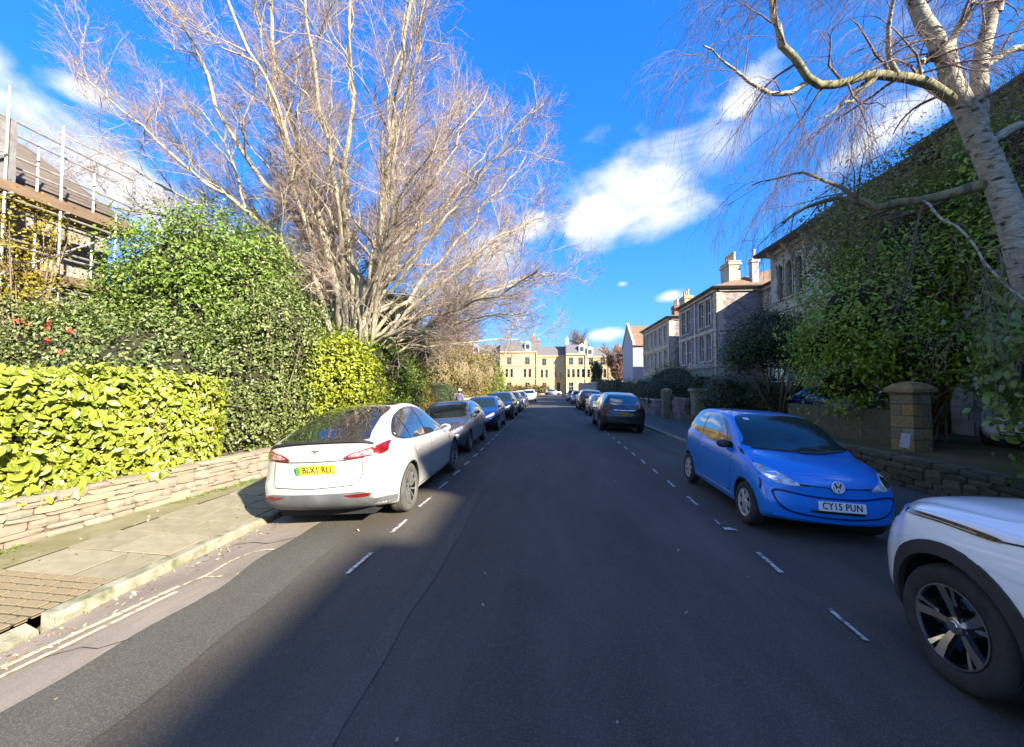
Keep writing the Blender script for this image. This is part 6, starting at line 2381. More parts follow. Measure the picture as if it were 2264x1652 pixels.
def bay(root, F, a0, a1, b1, z0b, trim, frame, d=.9):
    """canted ground-floor bay with three windows and a stone cap"""
    c = .55
    pts = [(a0, 0), (a0 + c, d), (a1 - c, d), (a1, 0)]
    body = MB()
    top = MB()
    for (p0, q0), (p1, q1) in zip(pts[:-1], pts[1:]):
        A, B_ = Vector(F.p(p0, 0, q0)), Vector(F.p(p1, 0, q1))
        u = B_ - A
        n = Vector((u.y, -u.x, 0)).normalized()
        if n.dot(F.n) < 0:
            n = -n
        L_ = u.length
        f2 = Face(A, u, n)
        m = .16
        op = [(m, L_ - m, .95, b1 - .55)]
        f2.wall(body, L_, b1, op, .15)
        f2.window(root, op[0], frame, trim, None, rev=.15)
    body.build('bay_wall', trim, root)
    vs = [F.p(a, b1, c_) for a, c_ in [(a0 - .12, -.05), (a0 + c - .06, d + .12), (a1 - c + .06, d + .12), (a1 + .12, -.05)]]
    vs += [F.p(a, b1 + .32, c_) for a, c_ in [(a0 - .12, -.05), (a0 + c - .06, d + .12), (a1 - c + .06, d + .12), (a1 + .12, -.05)]]
    top.add(vs, [(0, 1, 2, 3), (4, 7, 6, 5), (0, 4, 5, 1), (1, 5, 6, 2), (2, 6, 7, 3)])
    top.build('bay_parapet', trim, root)


# villa A: pale ashlar bay with paired arched lights, mostly behind the evergreen
fo = []
for z_0, z_1 in ((6.35, 8.15), (3.6, 5.4)):
    for a in (.55, 1.35, 2.15):
        fo.append((a, a + .55, z_0, z_1))
    for a in (5.0, 7.4):
        fo.append((a, a + 1.0, z_0, z_1))
vA, FA, SA = villa('villa', 'pale stone villa with arched upper windows behind the evergreen', 12.0, 14.0, 22.8, 11, .42, 9.05, fo, [(3, 4, 3.4, 5.2), (6, 7, 6.2, 7.9)], M['ashlar'], M['grey_rubble'], M['slate'], 2.3, over=.6, arched=True, bands=(5.85, 3.1), frame=M['dark_frame'])
bay(vA, FA, .4, 3.4, 2.9, 0, M['ashlar'], M['white_frame'])
for yy in (22.3, 20.9, 19.4):
    MB().prism([(12.0, 8.3), (12.0, 9.0), (11.45, 9.0)], 'y', yy, yy + .14).build('eaves_bracket', M['ashlar'], vA)
chimney(vA, 16.5, 15.2, 9.3, 12.0, .9, 1.8, M['ashlar'], 4)
shift(vA)

# villa B: purple rubble with pale dressings, canted bays, tall chimney with pots
fo = []
for z_0, z_1 in ((6.4, 8.35), (3.75, 5.75)):
    for a in (.7, 2.0, 4.9, 6.3):
        fo.append((a, a + .95, z_0, z_1))
vB, FB, SB = villa('villa', 'purple rubble villa with canted bay windows and a tall chimney of clay pots', 12.0, 30.0, 38.2, 12, .42, 8.95, fo, [(3.9, 4.9, 6.6, 8.3), (7.2, 8.2, 6.6, 8.3), (4.0, 5.0, 3.6, 5.4)], M['purple_rubble'], M['purple_rubble'], M['brown_tile'], 2.2, over=.35, bands=(5.95, 3.35))
bay(vB, FB, .5, 3.3, 2.75, 0, M['ashlar'], M['white_frame'])
bay(vB, FB, 4.7, 7.5, 2.75, 0, M['ashlar'], M['white_frame'])
chimney(vB, 13.6, 31.4, 8.9, 11.0, .8, 1.5, M['ashlar'], 5, pot_mat=M['pot'])
chimney(vB, 14.8, 30.4, 9.0, 11.0, .45, .5, M['white_render'], 1, pot_mat=M['white_render'])
for a in (.25, 4.1):
    MB().tube([FB.p(a, 2.9, .08), FB.p(a, 8.4, .08)], .05, 6).build('downpipe', M['white_frame'], vB)
ae = MB().tube([(14.8, 30.4, 11.6), (14.8, 30.4, 12.6)], .02, 5)
ae.tube([(14.0, 30.4, 12.4), (15.9, 30.4, 12.55)], .012, 4)
ae.build('aerial', M['gutter_metal'], vB)
# set-back wing beside it
vw, FW, SW = villa('villa_wing', 'set-back rubble wing with a small white sash window beside the purple villa', 15.2, 27.0, 29.98, 8, .42, 8.9, [(1.0, 1.9, 6.5, 8.1)], [(2, 3, 6.4, 8)], M['purple_rubble'], M['purple_rubble'], M['slate'], 1.6, over=.3, bands=(5.8,))
shift(vw)
shift(vB)

# villa C: long paler front with many tall windows
fo = []
for z_0, z_1 in ((6.3, 8.1), (3.7, 5.6)):
    for a in (.6, 2.1, 3.9, 5.6, 7.4, 9.3):
        fo.append((a, a + .95, z_0, z_1))
vC, FC, SC = villa('villa', 'long grey villa with two rows of tall windows and sunlit chimney stacks', 12.0, 41.4, 52.6, 12, .42, 8.8, fo, [(3, 4, 3.8, 5.6)], M['ashlar'], M['purple_rubble'], M['slate'], 1.5, over=.35, bands=(5.9, 3.3))
bay(vC, FC, 7.2, 10.2, 2.75, 0, M['ashlar'], M['white_frame'])
chimney(vC, 14.0, 42.4, 9.0, 10.9, .8, 1.6, M['yellow_stone'], 3)
chimney(vC, 14.4, 47.0, 9.0, 10.9, .7, 1.2, M['red_brick'], 3)
shift(vC)

# white gabled house beyond
wg = house_base('gabled_house', 'plain white rendered house with an orange-brown gabled roof', 12.0, 62)
Fs = Face((11.9, 58.5, .3), (1, 0, 0), (0, -1, 0))
mb = MB()
Fs.wall(mb, 8, 7.6, [(5.2, 6.2, 4, 5.6)])
mb.prism([(58.5, .3), (66.5, .3), (66.5, 7.9), (62.5, 11.0), (58.5, 7.9)], 'x', 11.9, 11.88 + .03)
mb.add([(19.9, 58.5, .3), (19.9, 66.5, .3), (19.9, 66.5, 7.9), (19.9, 58.5, 7.9)], [(0, 1, 2, 3)])
mb.build('wall', M['white_render'], wg)
Fs.window(wg, (5.2, 6.2, 4, 5.6), M['white_frame'], M['ashlar'], None)
MB().add([(12.15, 58.2, 7.75), (20.1, 58.2, 7.75), (20.1, 62.5, 11.05), (12.15, 62.5, 11.05), (20.1, 66.8, 7.75), (12.15, 66.8, 7.75),
          (12.15, 58.2, 7.6), (20.1, 58.2, 7.6), (20.1, 62.5, 10.9), (12.15, 62.5, 10.9), (20.1, 66.8, 7.6), (12.15, 66.8, 7.6)],
         [(0, 1, 2, 3), (3, 2, 4, 5), (6, 9, 8, 7), (9, 11, 10, 8), (0, 6, 7, 1), (0, 3, 9, 6), (3, 5, 11, 9), (1, 7, 8, 2), (2, 8, 10, 4)]).build('roof', M['brown_tile'], wg)
MB().prism([(58.1, 7.7), (62.5, 11.15), (66.9, 7.7), (66.9, 8.05), (62.5, 11.5), (58.1, 8.05)], 'x', 11.8, 12.12).build('gable_coping', M['ashlar'], wg)
shift(wg)

# villas beside and behind the camera on the shaded side; their eaves throw the shadow over the road
vN, FN, SN = villa('villa', 'tall rubble villa standing beside the birch, deep in its own shade', 12.0, -4.6, 13.2, 12, .42, 9.35, [(a, a + 1, z, z + 1.9) for z in (1.3, 4.0, 6.9) for a in (1.5, 4.5, 8, 11.5, 15)], [], M['grey_rubble'], M['grey_rubble'], M['slate'], 2.0, over=.55, bands=(6.2,))
shift(vN)
vL, FL, SL = villa('added_low_link', 'unseen low link added between the tall villas to let sun reach the white crossover', 12.2, -7.2, -4.62, 9, .42, 8.55, [(.6, 1.8, 3.5, 5)], [], M['grey_rubble'], M['grey_rubble'], M['slate'], 1.2, over=.2, quoins=False)  # added link, out of view; its low eave lets a patch of sun through
shift(vL)
vM, FM, SM = villa('villa', 'long rubble villa further back on the shaded side', 12.0, -34, -7.22, 12, .42, 8.6, [(a, a + 1, z, z + 1.9) for z in (1.3, 4.0, 6.6) for a in (2, 6, 10, 14, 18, 22)], [], M['grey_rubble'], M['grey_rubble'], M['slate'], 2.0, over=.5, quoins=False)
shift(vM)

# ---- terrace closing the street, in full sun
def terrace():
    Y = 108.0
    Z0 = -.1
    segs = [  # x0, x1, y, eave, windows per floor, label
        (-22.0, -12.6, Y - 1, 10.6, 3, 'cream terrace house with white dormer beside the green shrub, left end of the row'),
        (-12.58, -3.2, Y - 5, 10.9, 2, 'projecting yellow stone house with a red brick chimney in the sunlit terrace'),
        (-3.18, 4.4, Y, 10.2, 2, 'yellow stone terrace house with slate mansard between the projecting house and the middle house'),
        (4.42, 9.4, Y - 2.5, 10.4, 2, 'middle sunlit terrace house with steps to a dark door'),
        (9.42, 15.5, Y - 1, 9.8, 2, 'last yellow terrace house beside the column tree')]
    for i, (x0, x1, y, ev, nw, lab) in enumerate(segs):
        root = house_base('terrace_house', lab, (x0 + x1) / 2, y)
        W = x1 - x0
        F = Face((x0, y, Z0), (1, 0, 0), (0, -1, 0))
        ops = []
        for zf, hh in ((.9, 2.1), (4.3, 2.2), (7.6, 1.9)):
            for k in range(nw):
                c = W * (k + .5) / nw
                for s in ((-.62, .62) if zf == 4.3 else (0,)):
                    wd = .36 if zf == 4.3 else .62
                    ops.append((c + s - wd, c + s + wd, zf, zf + hh))
        door = None
        if i in (2, 3):
            door = ops.pop(1)
            door = (door[0] + .2, door[1] - .2, .1, 3.0)
        mb = MB()
        F.wall(mb, W, ev - Z0, ops + ([door] if door else []))
        mb.add([(x0, y, Z0), (x0, y + 10, Z0), (x0, y + 10, ev), (x0, y, ev)], [(0, 1, 2, 3)])
        mb.add([(x1, y, Z0), (x1, y + 10, Z0), (x1, y + 10, ev), (x1, y, ev)], [(0, 1, 2, 3)])
        mb.build('wall', M['yellow_stone'], root)
        for o in ops:
            F.window(root, o, M['dark_frame'] if o[2] > 4 else M['white_frame'], M['yellow_stone'], None, bars=True)
        if door:
            q = MB()
            F.box(q, door[0], door[1], door[2], door[3], -.18, -.1)
            q.build('door', pbr('dark_door_paint', (.03, .04, .05), rough=.4), root)
        for b in (3.7, 7.15):
            q = MB()
            F.box(q, .02, W - .02, b, b + .28, -.05, .14)
            q.build('string_course', M['yellow_stone'], root)
        q = MB()
        F.box(q, -.0, W, ev - Z0 - .35, ev - Z0, -.05, .3)
        q.build('cornice', M['yellow_stone'], root)
        # mansard with dormers
        MB().add([(x0, y - .1, ev), (x1, y - .1, ev), (x1, y + 1.6, ev + 2.5), (x0, y + 1.6, ev + 2.5), (x0, y + 10, ev + 2.9), (x1, y + 10, ev + 2.9), (x0, y + 10, ev), (x1, y + 10, ev)],
                 [(0, 1, 2, 3), (3, 2, 5, 4), (0, 3, 4, 6), (1, 7, 5, 2)]).build('roof', M['slate'], root)
        for k in range(0 if i == 2 else 1):
            c = x0 + W * (.3 + .4 * (i % 2)) + (.6 if i % 2 else -.5)
            d = MB().box(c - .75, c + .75, y + .1, y + 2.2, ev + .2, ev + 2.0)
            d.prism([(c - .9, ev + 2.003), (c + .9, ev + 2.003), (c, ev + 2.7)], 'y', y, y + 2.4)
            dd = d.build('dormer', M['white_frame'], root)
            MB().box(c - .5, c + .5, y + .06, y + .095, ev + .6, ev + 1.8).build('pane', M['house_glass'], dd)
        chimney(root, x0 + .35 + (W - 1.2 if i == 1 else 0), y + 2.6, ev, ev + 4.2, .8, 1.8, M['red_brick'] if i in (1, 2) else M['yellow_stone'], 4)
        MB().tube([F.p(W - .1, .2, .1), F.p(W - .1, ev - .4, .1)], .09, 5).build('downpipe', M['gutter_metal'], root)
        shift(root)
    # smaller houses seen past the end of the row
    r2, F2, S2 = villa('far_house', 'small grey house seen beyond the end of the terrace', 17.0, 118, 128, 9, -.1, 8.4, [(2, 3, 4, 5.6)], [(1, 2, 1, 2.6), (4, 5, 1, 2.6), (1, 2, 4.6, 6.2), (4, 5, 4.6, 6.2)], M['yellow_stone'], M['yellow_stone'], M['slate'], 2, quoins=False)
    shift(r2)
    # front garden wall of the terrace
    w = empty('garden_wall', (-9, 95.5, 0), 0, 'pale garden wall in front of the sunlit terrace', 'wall')
    MB().box(-9, 8.0, -.2, .2, -.1, .85).build('wall_face', M['yellow_stone'], w)
    MB().box(-9.03, 8.03, -.27, .27, .853, .97).build('coping', M['ashlar'], w)


terrace()

# yellow villa half hidden on the sunny side
yv = house_base('yellow_villa', 'yellow stone villa half hidden by winter shrubs on the sunny side', -13, 44)
F = Face((-19, 43, .3), (1, 0, 0), (0, -1, 0))
G2 = Face((-10.6, 43, .3), (0, 1, 0), (1, 0, 0))
mb = MB()
o1 = [(1.5, 2.5, 1, 2.8), (5.6, 6.6, 1, 2.8), (1.5, 2.5, 4.2, 5.8), (5.6, 6.6, 4.2, 5.8)]
o2 = [(1.5, 2.5, 1, 2.8), (6, 7, 1, 2.8), (1.5, 2.5, 4.2, 5.8), (6, 7, 4.2, 5.8)]
F.wall(mb, 8.4, 6.9, o1)
G2.wall(mb, 10, 6.9, o2)
mb.build('wall', M['yellow_stone'], yv)
for o in o1:
    F.window(yv, o, M['white_frame'], M['yellow_stone'])
for o in o2:
    G2.window(yv, o, M['white_frame'], M['yellow_stone'])
q = MB()
F.box(q, -.2, 8.6, 6.6, 6.92, -.1, .25)
q.build('cornice', M['yellow_stone'], yv)
hip_roof(yv, -19, -10.6, 43, 53, 7.25, 1.2, .3, M['slate'])
shift(yv)
# house behind the beech
hb, Fh, Sh = None, None, None
gh = house_base('grey_house', 'grey house with white window glimpsed behind the beech limbs', -17, 26)
F = Face((-22, 24, .3), (1, 0, 0), (0, -1, 0))
mb = MB()
o1 = [(8.0, 9.2, 5.6, 7.8), (4, 5.2, 5.6, 7.8), (8.0, 9.2, 1.6, 3.8)]
F.wall(mb, 10, 8.4, o1)
mb.add([(-12, 24, .3), (-12, 34, .3), (-12, 34, 8.7), (-12, 24, 8.7)], [(0, 1, 2, 3)])
mb.build('wall', M['grey_rubble'], gh)
for o in o1:
    F.window(gh, o, M['white_frame'], M['white_render'], M['white_render'])
hip_roof(gh, -22, -12, 24, 34, 8.75, 2.2, .4, M['slate'])
shift(gh)

# ------------------------------------------------------------------ scaffolded house on the left
sh = house_base('scaffolded_house', 'stone house under repair behind the scaffold poles', -15.5, 6)
F = Face((-13.9, 1.0, .3), (0, 1, 0), (1, 0, 0))
E2 = Face((-13.9, 11.4, .3), (-1, 0, 0), (0, 1, 0))
W_ = 10.4
mb = MB()
o1 = [(5.0, 6.1, 3.4, 5.2), (7.6, 8.8, 3.4, 5.2), (5.0, 6.1, .8, 2.6), (7.6, 8.8, .8, 2.6), (2, 3.2, 3.4, 5.2)]
F.wall(mb, W_, 6.9, o1)
mb.add([(-13.9, 11.4, .3), (-22, 11.4, .3), (-22, 11.4, 7.2), (-13.9, 11.4, 7.2)], [(0, 1, 2, 3)])
mb.add([(-13.9, 1, .3), (-22, 1, .3), (-22, 1, 7.2), (-13.9, 1, 7.2)], [(0, 1, 2, 3)])
mb.build('wall', M['grey_rubble'], sh)
for o in o1:
    F.window(sh, o, M['white_frame'], M['cream_render'], M['cream_render'], arched=o[2] > 3)
q = MB()
F.box(q, 6.2, 7.5, 2.9, 5.6, -.02, .04)
q.build('render_panel', M['cream_render'], sh)
MB().add([(-13.5, .7, 7.1), (-13.5, 11.7, 7.1), (-17.5, 11.7, 9.9), (-17.5, .7, 9.9), (-22, 11.7, 7.1), (-22, .7, 7.1), (-13.5, .7, 6.95), (-13.5, 11.7, 6.95), (-17.5, 11.7, 9.7), (-22, 11.7, 6.95)],
         [(0, 1, 2, 3), (3, 2, 4, 5), (0, 6, 7, 1), (1, 7, 8, 2), (2, 8, 9, 4)]).build('roof', M['old_tile'], sh)
MB().add([(-13.9, 11.4, 7.2), (-22, 11.4, 7.2), (-17.6, 11.4, 9.75)], [(0, 1, 2)]).build('gable_wall', M['grey_rubble'], sh)
shift(sh)

M['pole'] = pbr('galvanised_tube', (.55, .54, .52), (.38, .37, .35), rough=.4, metal=.5, scale=9)
M['board'] = pbr('scaffold_board', (.21, .14, .09), (.14, .095, .065), rough=.9, scale=5, stretch=(1, .3, 1), bump=.3)
M['red_board'] = pbr('red_toe_board', (.34, .14, .09), (.26, .13, .08), rough=.8, scale=4)
M['netting'] = pbr('debris_netting', (.20, .20, .20), (.13, .13, .13), rough=.9, scale=6, bump=.5)
sc = empty('scaffold', (-12.6, 7, 0), 0, 'tube scaffold with timber lifts against the stone house', 'scaffold')
ys_ = [3.6, 5.2, 6.8, 8.0, 9.1, 10.4]
for i, y in enumerate(ys_):
    for x, top in ((-12.5, 8.55 + (.25 if i % 2 else 0) - (2.0 if i == 5 else 0)), (-13.25, 8.1)):
        MB().tube([(x + 12.6, y - 7, .3), (x + 12.6 + .02, y - 7 + random.uniform(-.04, .04), top)], .030, 7).build('standard', M['pole'], sc)
for z in (2.4, 4.35, 5.3, 6.25, 7.25, 8.1):
    for x in (-12.55, -13.2):
        MB().tube([(x + 12.6, 3.2 - 7, z + random.uniform(-.03, .03)), (x + 12.6, 10.9 - 7, z + random.uniform(-.03, .03))], .027, 6).build('ledger', M['pole'], sc)
for z in (2.46, 4.41, 6.31):
    for y in ys_:
        MB().tube([(-12.35 + 12.6, y - 7 + .08, z), (-13.6 + 12.6, y - 7 + .08, z)], .025, 6).build('transom', M['pole'], sc)
    for k in range(4):
        for y0_, y1_ in ((3.0, 7.3), (7.33, 10.9)):
            MB().box(-13.35 + 12.6 + k * .235, -13.35 + 12.6 + k * .235 + .225, y0_ - 7, y1_ - 7, z + .03, z + .07).build('scaffold_board', M['board'], sc)
    MB().box(-12.47 + 12.6, -12.43 + 12.6, 3.0 - 7, 10.9 - 7, z + .07, z + .28).build('toe_board', M['board'], sc)
for y0_, z0_, y1_, z1_ in ((8.0, 4.4, 10.4, 6.2), (6.8, 2.4, 9.1, 4.4), (5.2, 4.4, 8.0, 7.2), (10.4, 2.4, 8.0, 4.4)):
    MB().tube([(-12.43 + 12.6, y0_ - 7, z0_), (-12.43 + 12.6, y1_ - 7, z1_)], .026, 6).build('brace', M['pole'], sc)
ntv = [(.03 + .05 * math.sin(i * 1.7) + .03 * (k % 2), -3.9 + i * .32, 6.4 + k * .42) for i in range(17) for k in range(5)]
MB().add(ntv, [(i * 5 + k, (i + 1) * 5 + k, (i + 1) * 5 + k + 1, i * 5 + k + 1) for i in range(16) for k in range(4)]).build('debris_net', M['netting'], sc, smooth=True)

# ------------------------------------------------------------------ right: mossy wall, gate pillar, piers
MOSS = [pbr('mossy_stone_%d' % i, a, b, rough=.95, scale=7, bump=.6, bscale=40, c3=c, s3=12, f3=.42) for i, (a, b, c) in enumerate([
    ((.13, .115, .07), (.09, .085, .045), (.06, .08, .02)), ((.17, .15, .09), (.11, .10, .06), (.07, .09, .02)), ((.10, .09, .06), (.07, .07, .04), (.05, .07, .02))])]
OCH = [pbr('ochre_block_%d' % i, a, b, rough=.95, scale=5, bump=.5, bscale=35, c3=c, s3=9, f3=.36) for i, (a, b, c) in enumerate([
    ((.34, .25, .11), (.25, .18, .08), (.16, .15, .05)), ((.38, .27, .10), (.28, .18, .06), (.2, .18, .06)), ((.27, .22, .13), (.19, .155, .09), (.12, .12, .05)), ((.33, .30, .20), (.24, .21, .14), (.14, .14, .06))])]
MV = stone_variants(9, MOSS)
rw = empty('retaining_wall', (6.5, 6, 0), 0, 'dark mossy rubble retaining wall along the shaded pavement', 'wall')
random.seed(23)
rubble_wall(rw, (6.36, 2.6), (6.36, 10.6), zp(6.3) - .04, [.13, .10, .12, .09, .11], .6, .22, .6, MV, side=-1)
MB().prism([(6.42, -8), (6.42, 13.2), (6.85, 13.2), (6.85, -8)], 'z', -.1, .50).build('mortar_core', M['mortar'], rw).location = (-6.5, -6, 0)
# dressed slab wall on top, left of the pillar
OB = []
for i in range(8):
    m_ = MB().box(-.5, .5, -.5, .5, -.5, .5)
    OB.append(m_.mesh('block', OCH[i % 4], bevel=.03))
SB = [MB().box(-.5, .5, -.5, .5, -.5, .5).mesh('slab', MOSS[i % 2] if i % 3 else OCH[2], bevel=.03) for i in range(6)]
sw = empty('slab_wall', (8.0, 11.2, .42), 0, 'mossy stone slab wall running from the gate pillar behind the blue hatchback', 'wall')
y = 10.1
while y < 14:
    l = random.uniform(.75, 1.0)
    link('slab', random.choice(SB), sw, (0, y + l / 2 - 11.2, .42), (0, 0, random.uniform(-.01, .01)), (.16, l - .012, .86 + random.uniform(-.02, .02)))
    y += l
gp = empty('gate_pillar', (8.0, 9.75, .12), R(12), 'weathered ochre gate pillar of square blocks with a domed cap', 'gate pillar')
zz = 0.0
k = 0
for h in (.30, .30, .28, .30, .28, .25):
    n = 2 if k % 2 else 3
    if n == 2:
        parts_ = [(-.175, 0, .35, .72), (.18, 0, .34, .72)]
    else:
        parts_ = [(-.19, .19, .32, .34), (.17, .18, .38, .34), (-.17, -.18, .36, .36), (.19, -.18, .32, .34)]
    for px, py, sx, sy in parts_:
        link('block', random.choice(OB), gp, (px, py, zz + h / 2), (0, 0, random.uniform(-.015, .015)), (sx, sy, h - .012))
    zz += h
    k += 1
cap = MB()
s0 = [(.40, zz), (.47, zz + .05), (.47, zz + .13), (.42, zz + .17), (.30, zz + .25), (.14, zz + .30), (.01, zz + .315)]
vs, fs = [], []
for s_, z_ in s0:
    vs += [(-s_, -s_, z_), (s_, -s_, z_), (s_, s_, z_), (-s_, s_, z_)]
for i in range(len(s0) - 1):
    for j in range(4):
        j2 = (j + 1) % 4
        fs.append((i * 4 + j, i * 4 + j2, i * 4 + 4 + j2, i * 4 + 4 + j))
fs.append((0, 3, 2, 1))
cap.add(vs, fs).build('cap', OCH[0], gp)
nb = empty('notice_board', (7.28, 9.05, .46), R(-70), 'small white notice leaning at the foot of the gate pillar', 'sign')
pl = MB().box(-.085, .085, -.012, .012, .10, .40).build('board', M['white_render'], nb)
pl.rotation_euler = (R(-6), R(4), 0)
MB().box(-.02, .02, -.01, .012, -.30, .095).build('stake', M['board'], nb)

gp.scale = (.66, .66, .90)
pr = empty('gate_pier', (6.75, 24.0, 0), 0, 'square stone pier by the dark side gate in front of the villas', 'gate pillar')
for z_, h in ((.35, .68), (1.0, .6), (1.42, .22)):
    link('block', OB[2], pr, (0, 0, z_), None, (.5, .5, h))
MB().lathe([(1.53, .34), (1.62, .34), (1.70, .2), (1.74, .01)], 4, 'z').build('cap', OCH[2], pr)
pr2 = empty('gate_pier', (7.3, 20.6, 0), 0, 'square stone pier carrying the clipped topiary ball', 'gate pillar')
for z_, h in ((.35, .68), (1.0, .6), (1.45, .28)):
    link('block', OB[3], pr2, (0, 0, z_), None, (.55, .55, h))
MB().box(-.36, .36, -.36, .36, 1.59, 1.74).build('cap', OCH[3], pr2)
fw = empty('villa_wall', (6.8, 22, 0), 0, 'purple-brown rubble wall between the villa gate piers', 'wall')
random.seed(31)
rubble_wall(fw, (6.75, 21.0), (6.75, 22.7), .0, [.2, .2, .22, .2, .2, .2], 1.3, .3, .6, stone_variants(6, [pbr('pennant_stone_a', (.20, .14, .12), (.14, .10, .09), rough=.95, scale=6, bump=.5), pbr('pennant_stone_b', (.26, .21, .15), (.19, .15, .11), rough=.95, scale=6, bump=.5)]), side=-1)
MB().box(0, .3, -1.0, .7, -.1, 1.22).build('mortar_core', M['mortar'], fw)
sg = empty('side_gate', (6.9, 23.2, 0), 0, 'dark green boarded side gate between the piers', 'gate')
for i in range(4):
    MB().box(-.03, .03, -.42 + i * .21, -.42 + i * .21 + .2, .05, 1.35).build('board', pbr('dark_green_gate_paint', (.012, .03, .026), rough=.5), sg)
MB().box(-.06, -.032, -.42, .42, .95, 1.07).build('rail', M['gutter_metal'], sg)
for nm, lab, x_, y0_, y1_, h_, mt in (('boundary_wall', 'dark rubble boundary wall below the clipped box hedge', 6.75, 26, 58, .95, 'purple_rubble'), ('boundary_wall', 'tall dark garden wall toward the end of the shaded side', 6.75, 58.1, 92, 2.4, 'grey_rubble'),
                                      ('boundary_wall', 'sunlit garden wall below the winter shrubs', -5.95, 25.2, 39.9, .9, 'cream_render'), ('boundary_wall', 'sunlit garden wall below the bright green hedge', -5.95, 41.3, 90, .9, 'cream_render')):
    w = empty(nm, (x_, (y0_ + y1_) / 2, 0), 0, lab, 'wall')
    d = (y1_ - y0_) / 2
    MB().box(-.18, .18, -d, d, -.1, h_).build('wall_face', M[mt], w)
    MB().box(-.23, .23, -d, d, h_ + .003, h_ + .10).build('coping', M['ashlar'], w)
for (x_, y_, h_, lab) in ((-5.9, 40.6, 1.45, 'ochre gate post on the sunny side near the green hedge'), (-5.85, 24.8, 1.42, 'short greenish gate post behind the grey hatchback')):
    g_ = empty('gate_post', (x_, y_, 0), 0, lab, 'gate pillar')
    MB().box(-.22, .22, -.22, .22, -.05, h_ - .12).build('shaft', OCH[1] if h_ > 1.43 else OCH[3], g_, bevel=.02)
    MB().box(-.27, .27, -.27, .27, h_ - .117, h_).build('cap', OCH[3], g_, bevel=.02)
mp = empty('marker_post', (-5.45, 11.6, 0), 0, 'white marker post in front of the ivy hedge', 'post')
MB().tube([(0, 0, 0), (0, 0, 1.62)], .03, 8).build('post', M['white_frame'], mp)
MB().box(-.07, .07, -.05, -.032, 1.40, 1.74).build('plate', M['plate_white'], mp)


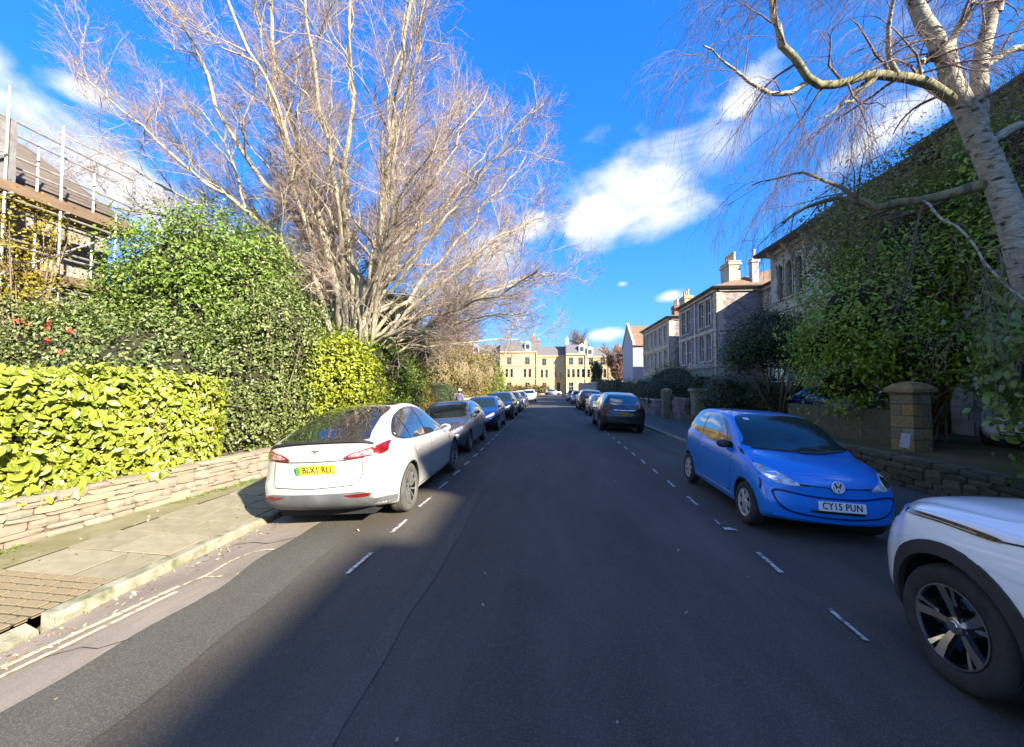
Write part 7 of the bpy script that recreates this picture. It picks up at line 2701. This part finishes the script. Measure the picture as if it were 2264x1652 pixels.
# ------------------------------------------------------------------ person on the far pavement
def person():
    root = empty('person', (-5.15, 22.9, zp(-5.15)), R(160), 'person in a lilac jacket and pale hat walking on the sunny pavement', 'person')

    def skin(name, joints, edges, mat, rootv=0, sub=2):
        me = bpy.data.meshes.new('t')
        me.from_pydata([j[0] for j in joints], edges, [])
        o = bpy.data.objects.new('tmp_skin', me)
        COL.objects.link(o)
        o.modifiers.new('s', 'SKIN')
        for v, j in zip(me.skin_vertices[0].data, joints):
            v.radius = (j[1], j[2] if len(j) > 2 else j[1])
        me.skin_vertices[0].data[rootv].use_root = True
        sb = o.modifiers.new('d', 'SUBSURF')
        sb.levels = sub
        dg = bpy.context.evaluated_depsgraph_get()
        res = bpy.data.meshes.new_from_object(o.evaluated_get(dg))
        bpy.data.objects.remove(o)
        res.name = name
        for f in res.polygons:
            f.use_smooth = True
        res.materials.clear()
        res.materials.append(mat)
        return link(name, res, root)
    sk = pbr('skin', (.55, .36, .27), rough=.55)
    jk = pbr('lilac_jacket', (.17, .15, .30), (.13, .11, .25), rough=.85, scale=9)
    tr = pbr('dark_trousers', (.03, .035, .06), rough=.9)
    # one body from head to feet, then clothing over it
    J = [((0, 0, .92), .13, .10), ((0, 0, 1.12), .13, .10), ((0, 0, 1.32), .15, .10), ((0, 0, 1.42), .06), ((0, 0, 1.50), .06), ((0, -.01, 1.60), .085, .10),
         ((.17, 0, 1.36), .055), ((.22, .03, 1.10), .045), ((.20, -.10, .88), .036), ((-.17, 0, 1.36), .055), ((-.23, -.03, 1.10), .045), ((-.22, .06, .86), .036),
         ((.09, 0, .86), .09), ((.10, -.10, .48), .062), ((.10, -.06, .08), .042), ((.10, -.20, .04), .035), ((-.09, 0, .86), .09), ((-.10, .08, .48), .062), ((-.10, .20, .10), .042), ((-.10, .08, .04), .035)]
    E_ = [(0, 1), (1, 2), (2, 3), (3, 4), (4, 5), (2, 6), (6, 7), (7, 8), (2, 9), (9, 10), (10, 11), (0, 12), (12, 13), (13, 14), (14, 15), (0, 16), (16, 17), (17, 18), (18, 19)]
    skin('body', J, E_, sk)
    skin('jacket', [((0, 0, .80), .175, .14), ((0, 0, 1.05), .165, .13), ((0, 0, 1.32), .18, .125), ((0, 0, 1.44), .075), ((.18, 0, 1.36), .075), ((.23, .03, 1.10), .062), ((.21, -.08, .92), .052), ((-.18, 0, 1.36), .075), ((-.24, -.03, 1.10), .062), ((-.23, .05, .92), .052)],
         [(0, 1), (1, 2), (2, 3), (2, 4), (4, 5), (5, 6), (2, 7), (7, 8), (8, 9)], jk)
    skin('trousers', [((0, 0, .88), .14, .12), ((.09, 0, .82), .10), ((.10, -.10, .48), .078), ((.10, -.06, .12), .06), ((-.09, 0, .82), .10), ((-.10, .08, .48), .078), ((-.10, .19, .13), .06)],
         [(0, 1), (1, 2), (2, 3), (0, 4), (4, 5), (5, 6)], tr)
    for s, hx, hy, hz in ((1, .20, -.10, .86), (-1, -.22, .06, .84)):
        for k_ in range(5):
            a = (k_ - 2) * .016
            l = (.055, .075, .08, .075, .06)[k_]
            skin('finger', [((hx, hy + a, hz - .02), .011), ((hx + s * .004, hy + a * 1.25, hz - .05 - l * .4), .009), ((hx - s * .012, hy + a * 1.25, hz - .05 - l), .008)], [(0, 1), (1, 2)], sk, sub=1)
    h = MB().lathe([(1.60, .14), (1.615, .135), (1.63, .11), (1.70, .10), (1.73, .06), (1.735, .001)], 20, 'z')
    h.build('hat', pbr('pale_hat', (.38, .37, .35), rough=.9), root, smooth=True)
    MB().lathe([(1.44, .05), (1.50, .098), (1.58, .108), (1.625, .10)], 14, 'z', (0, .012, 0)).build('hair', pbr('brown_hair', (.06, .035, .02), rough=.7), root, smooth=True)
    # face: nose and eyes on the side the person looks
    MB().prism([(-.012, 1.555), (.012, 1.555), (0, 1.60)], 'y', -.10, -.128).build('nose', sk, root)
    for s in (-1, 1):
        MB().lathe([(-.108, .001), (-.106, .010), (-.098, .012)], 8, 'y', (s * .033, 0, 1.60)).build('eye', M['ink'], root)
    MB().box(-.022, .022, -.104, -.098, 1.530, 1.537).build('mouth', pbr('lips', (.4, .18, .15), rough=.6), root)


person()
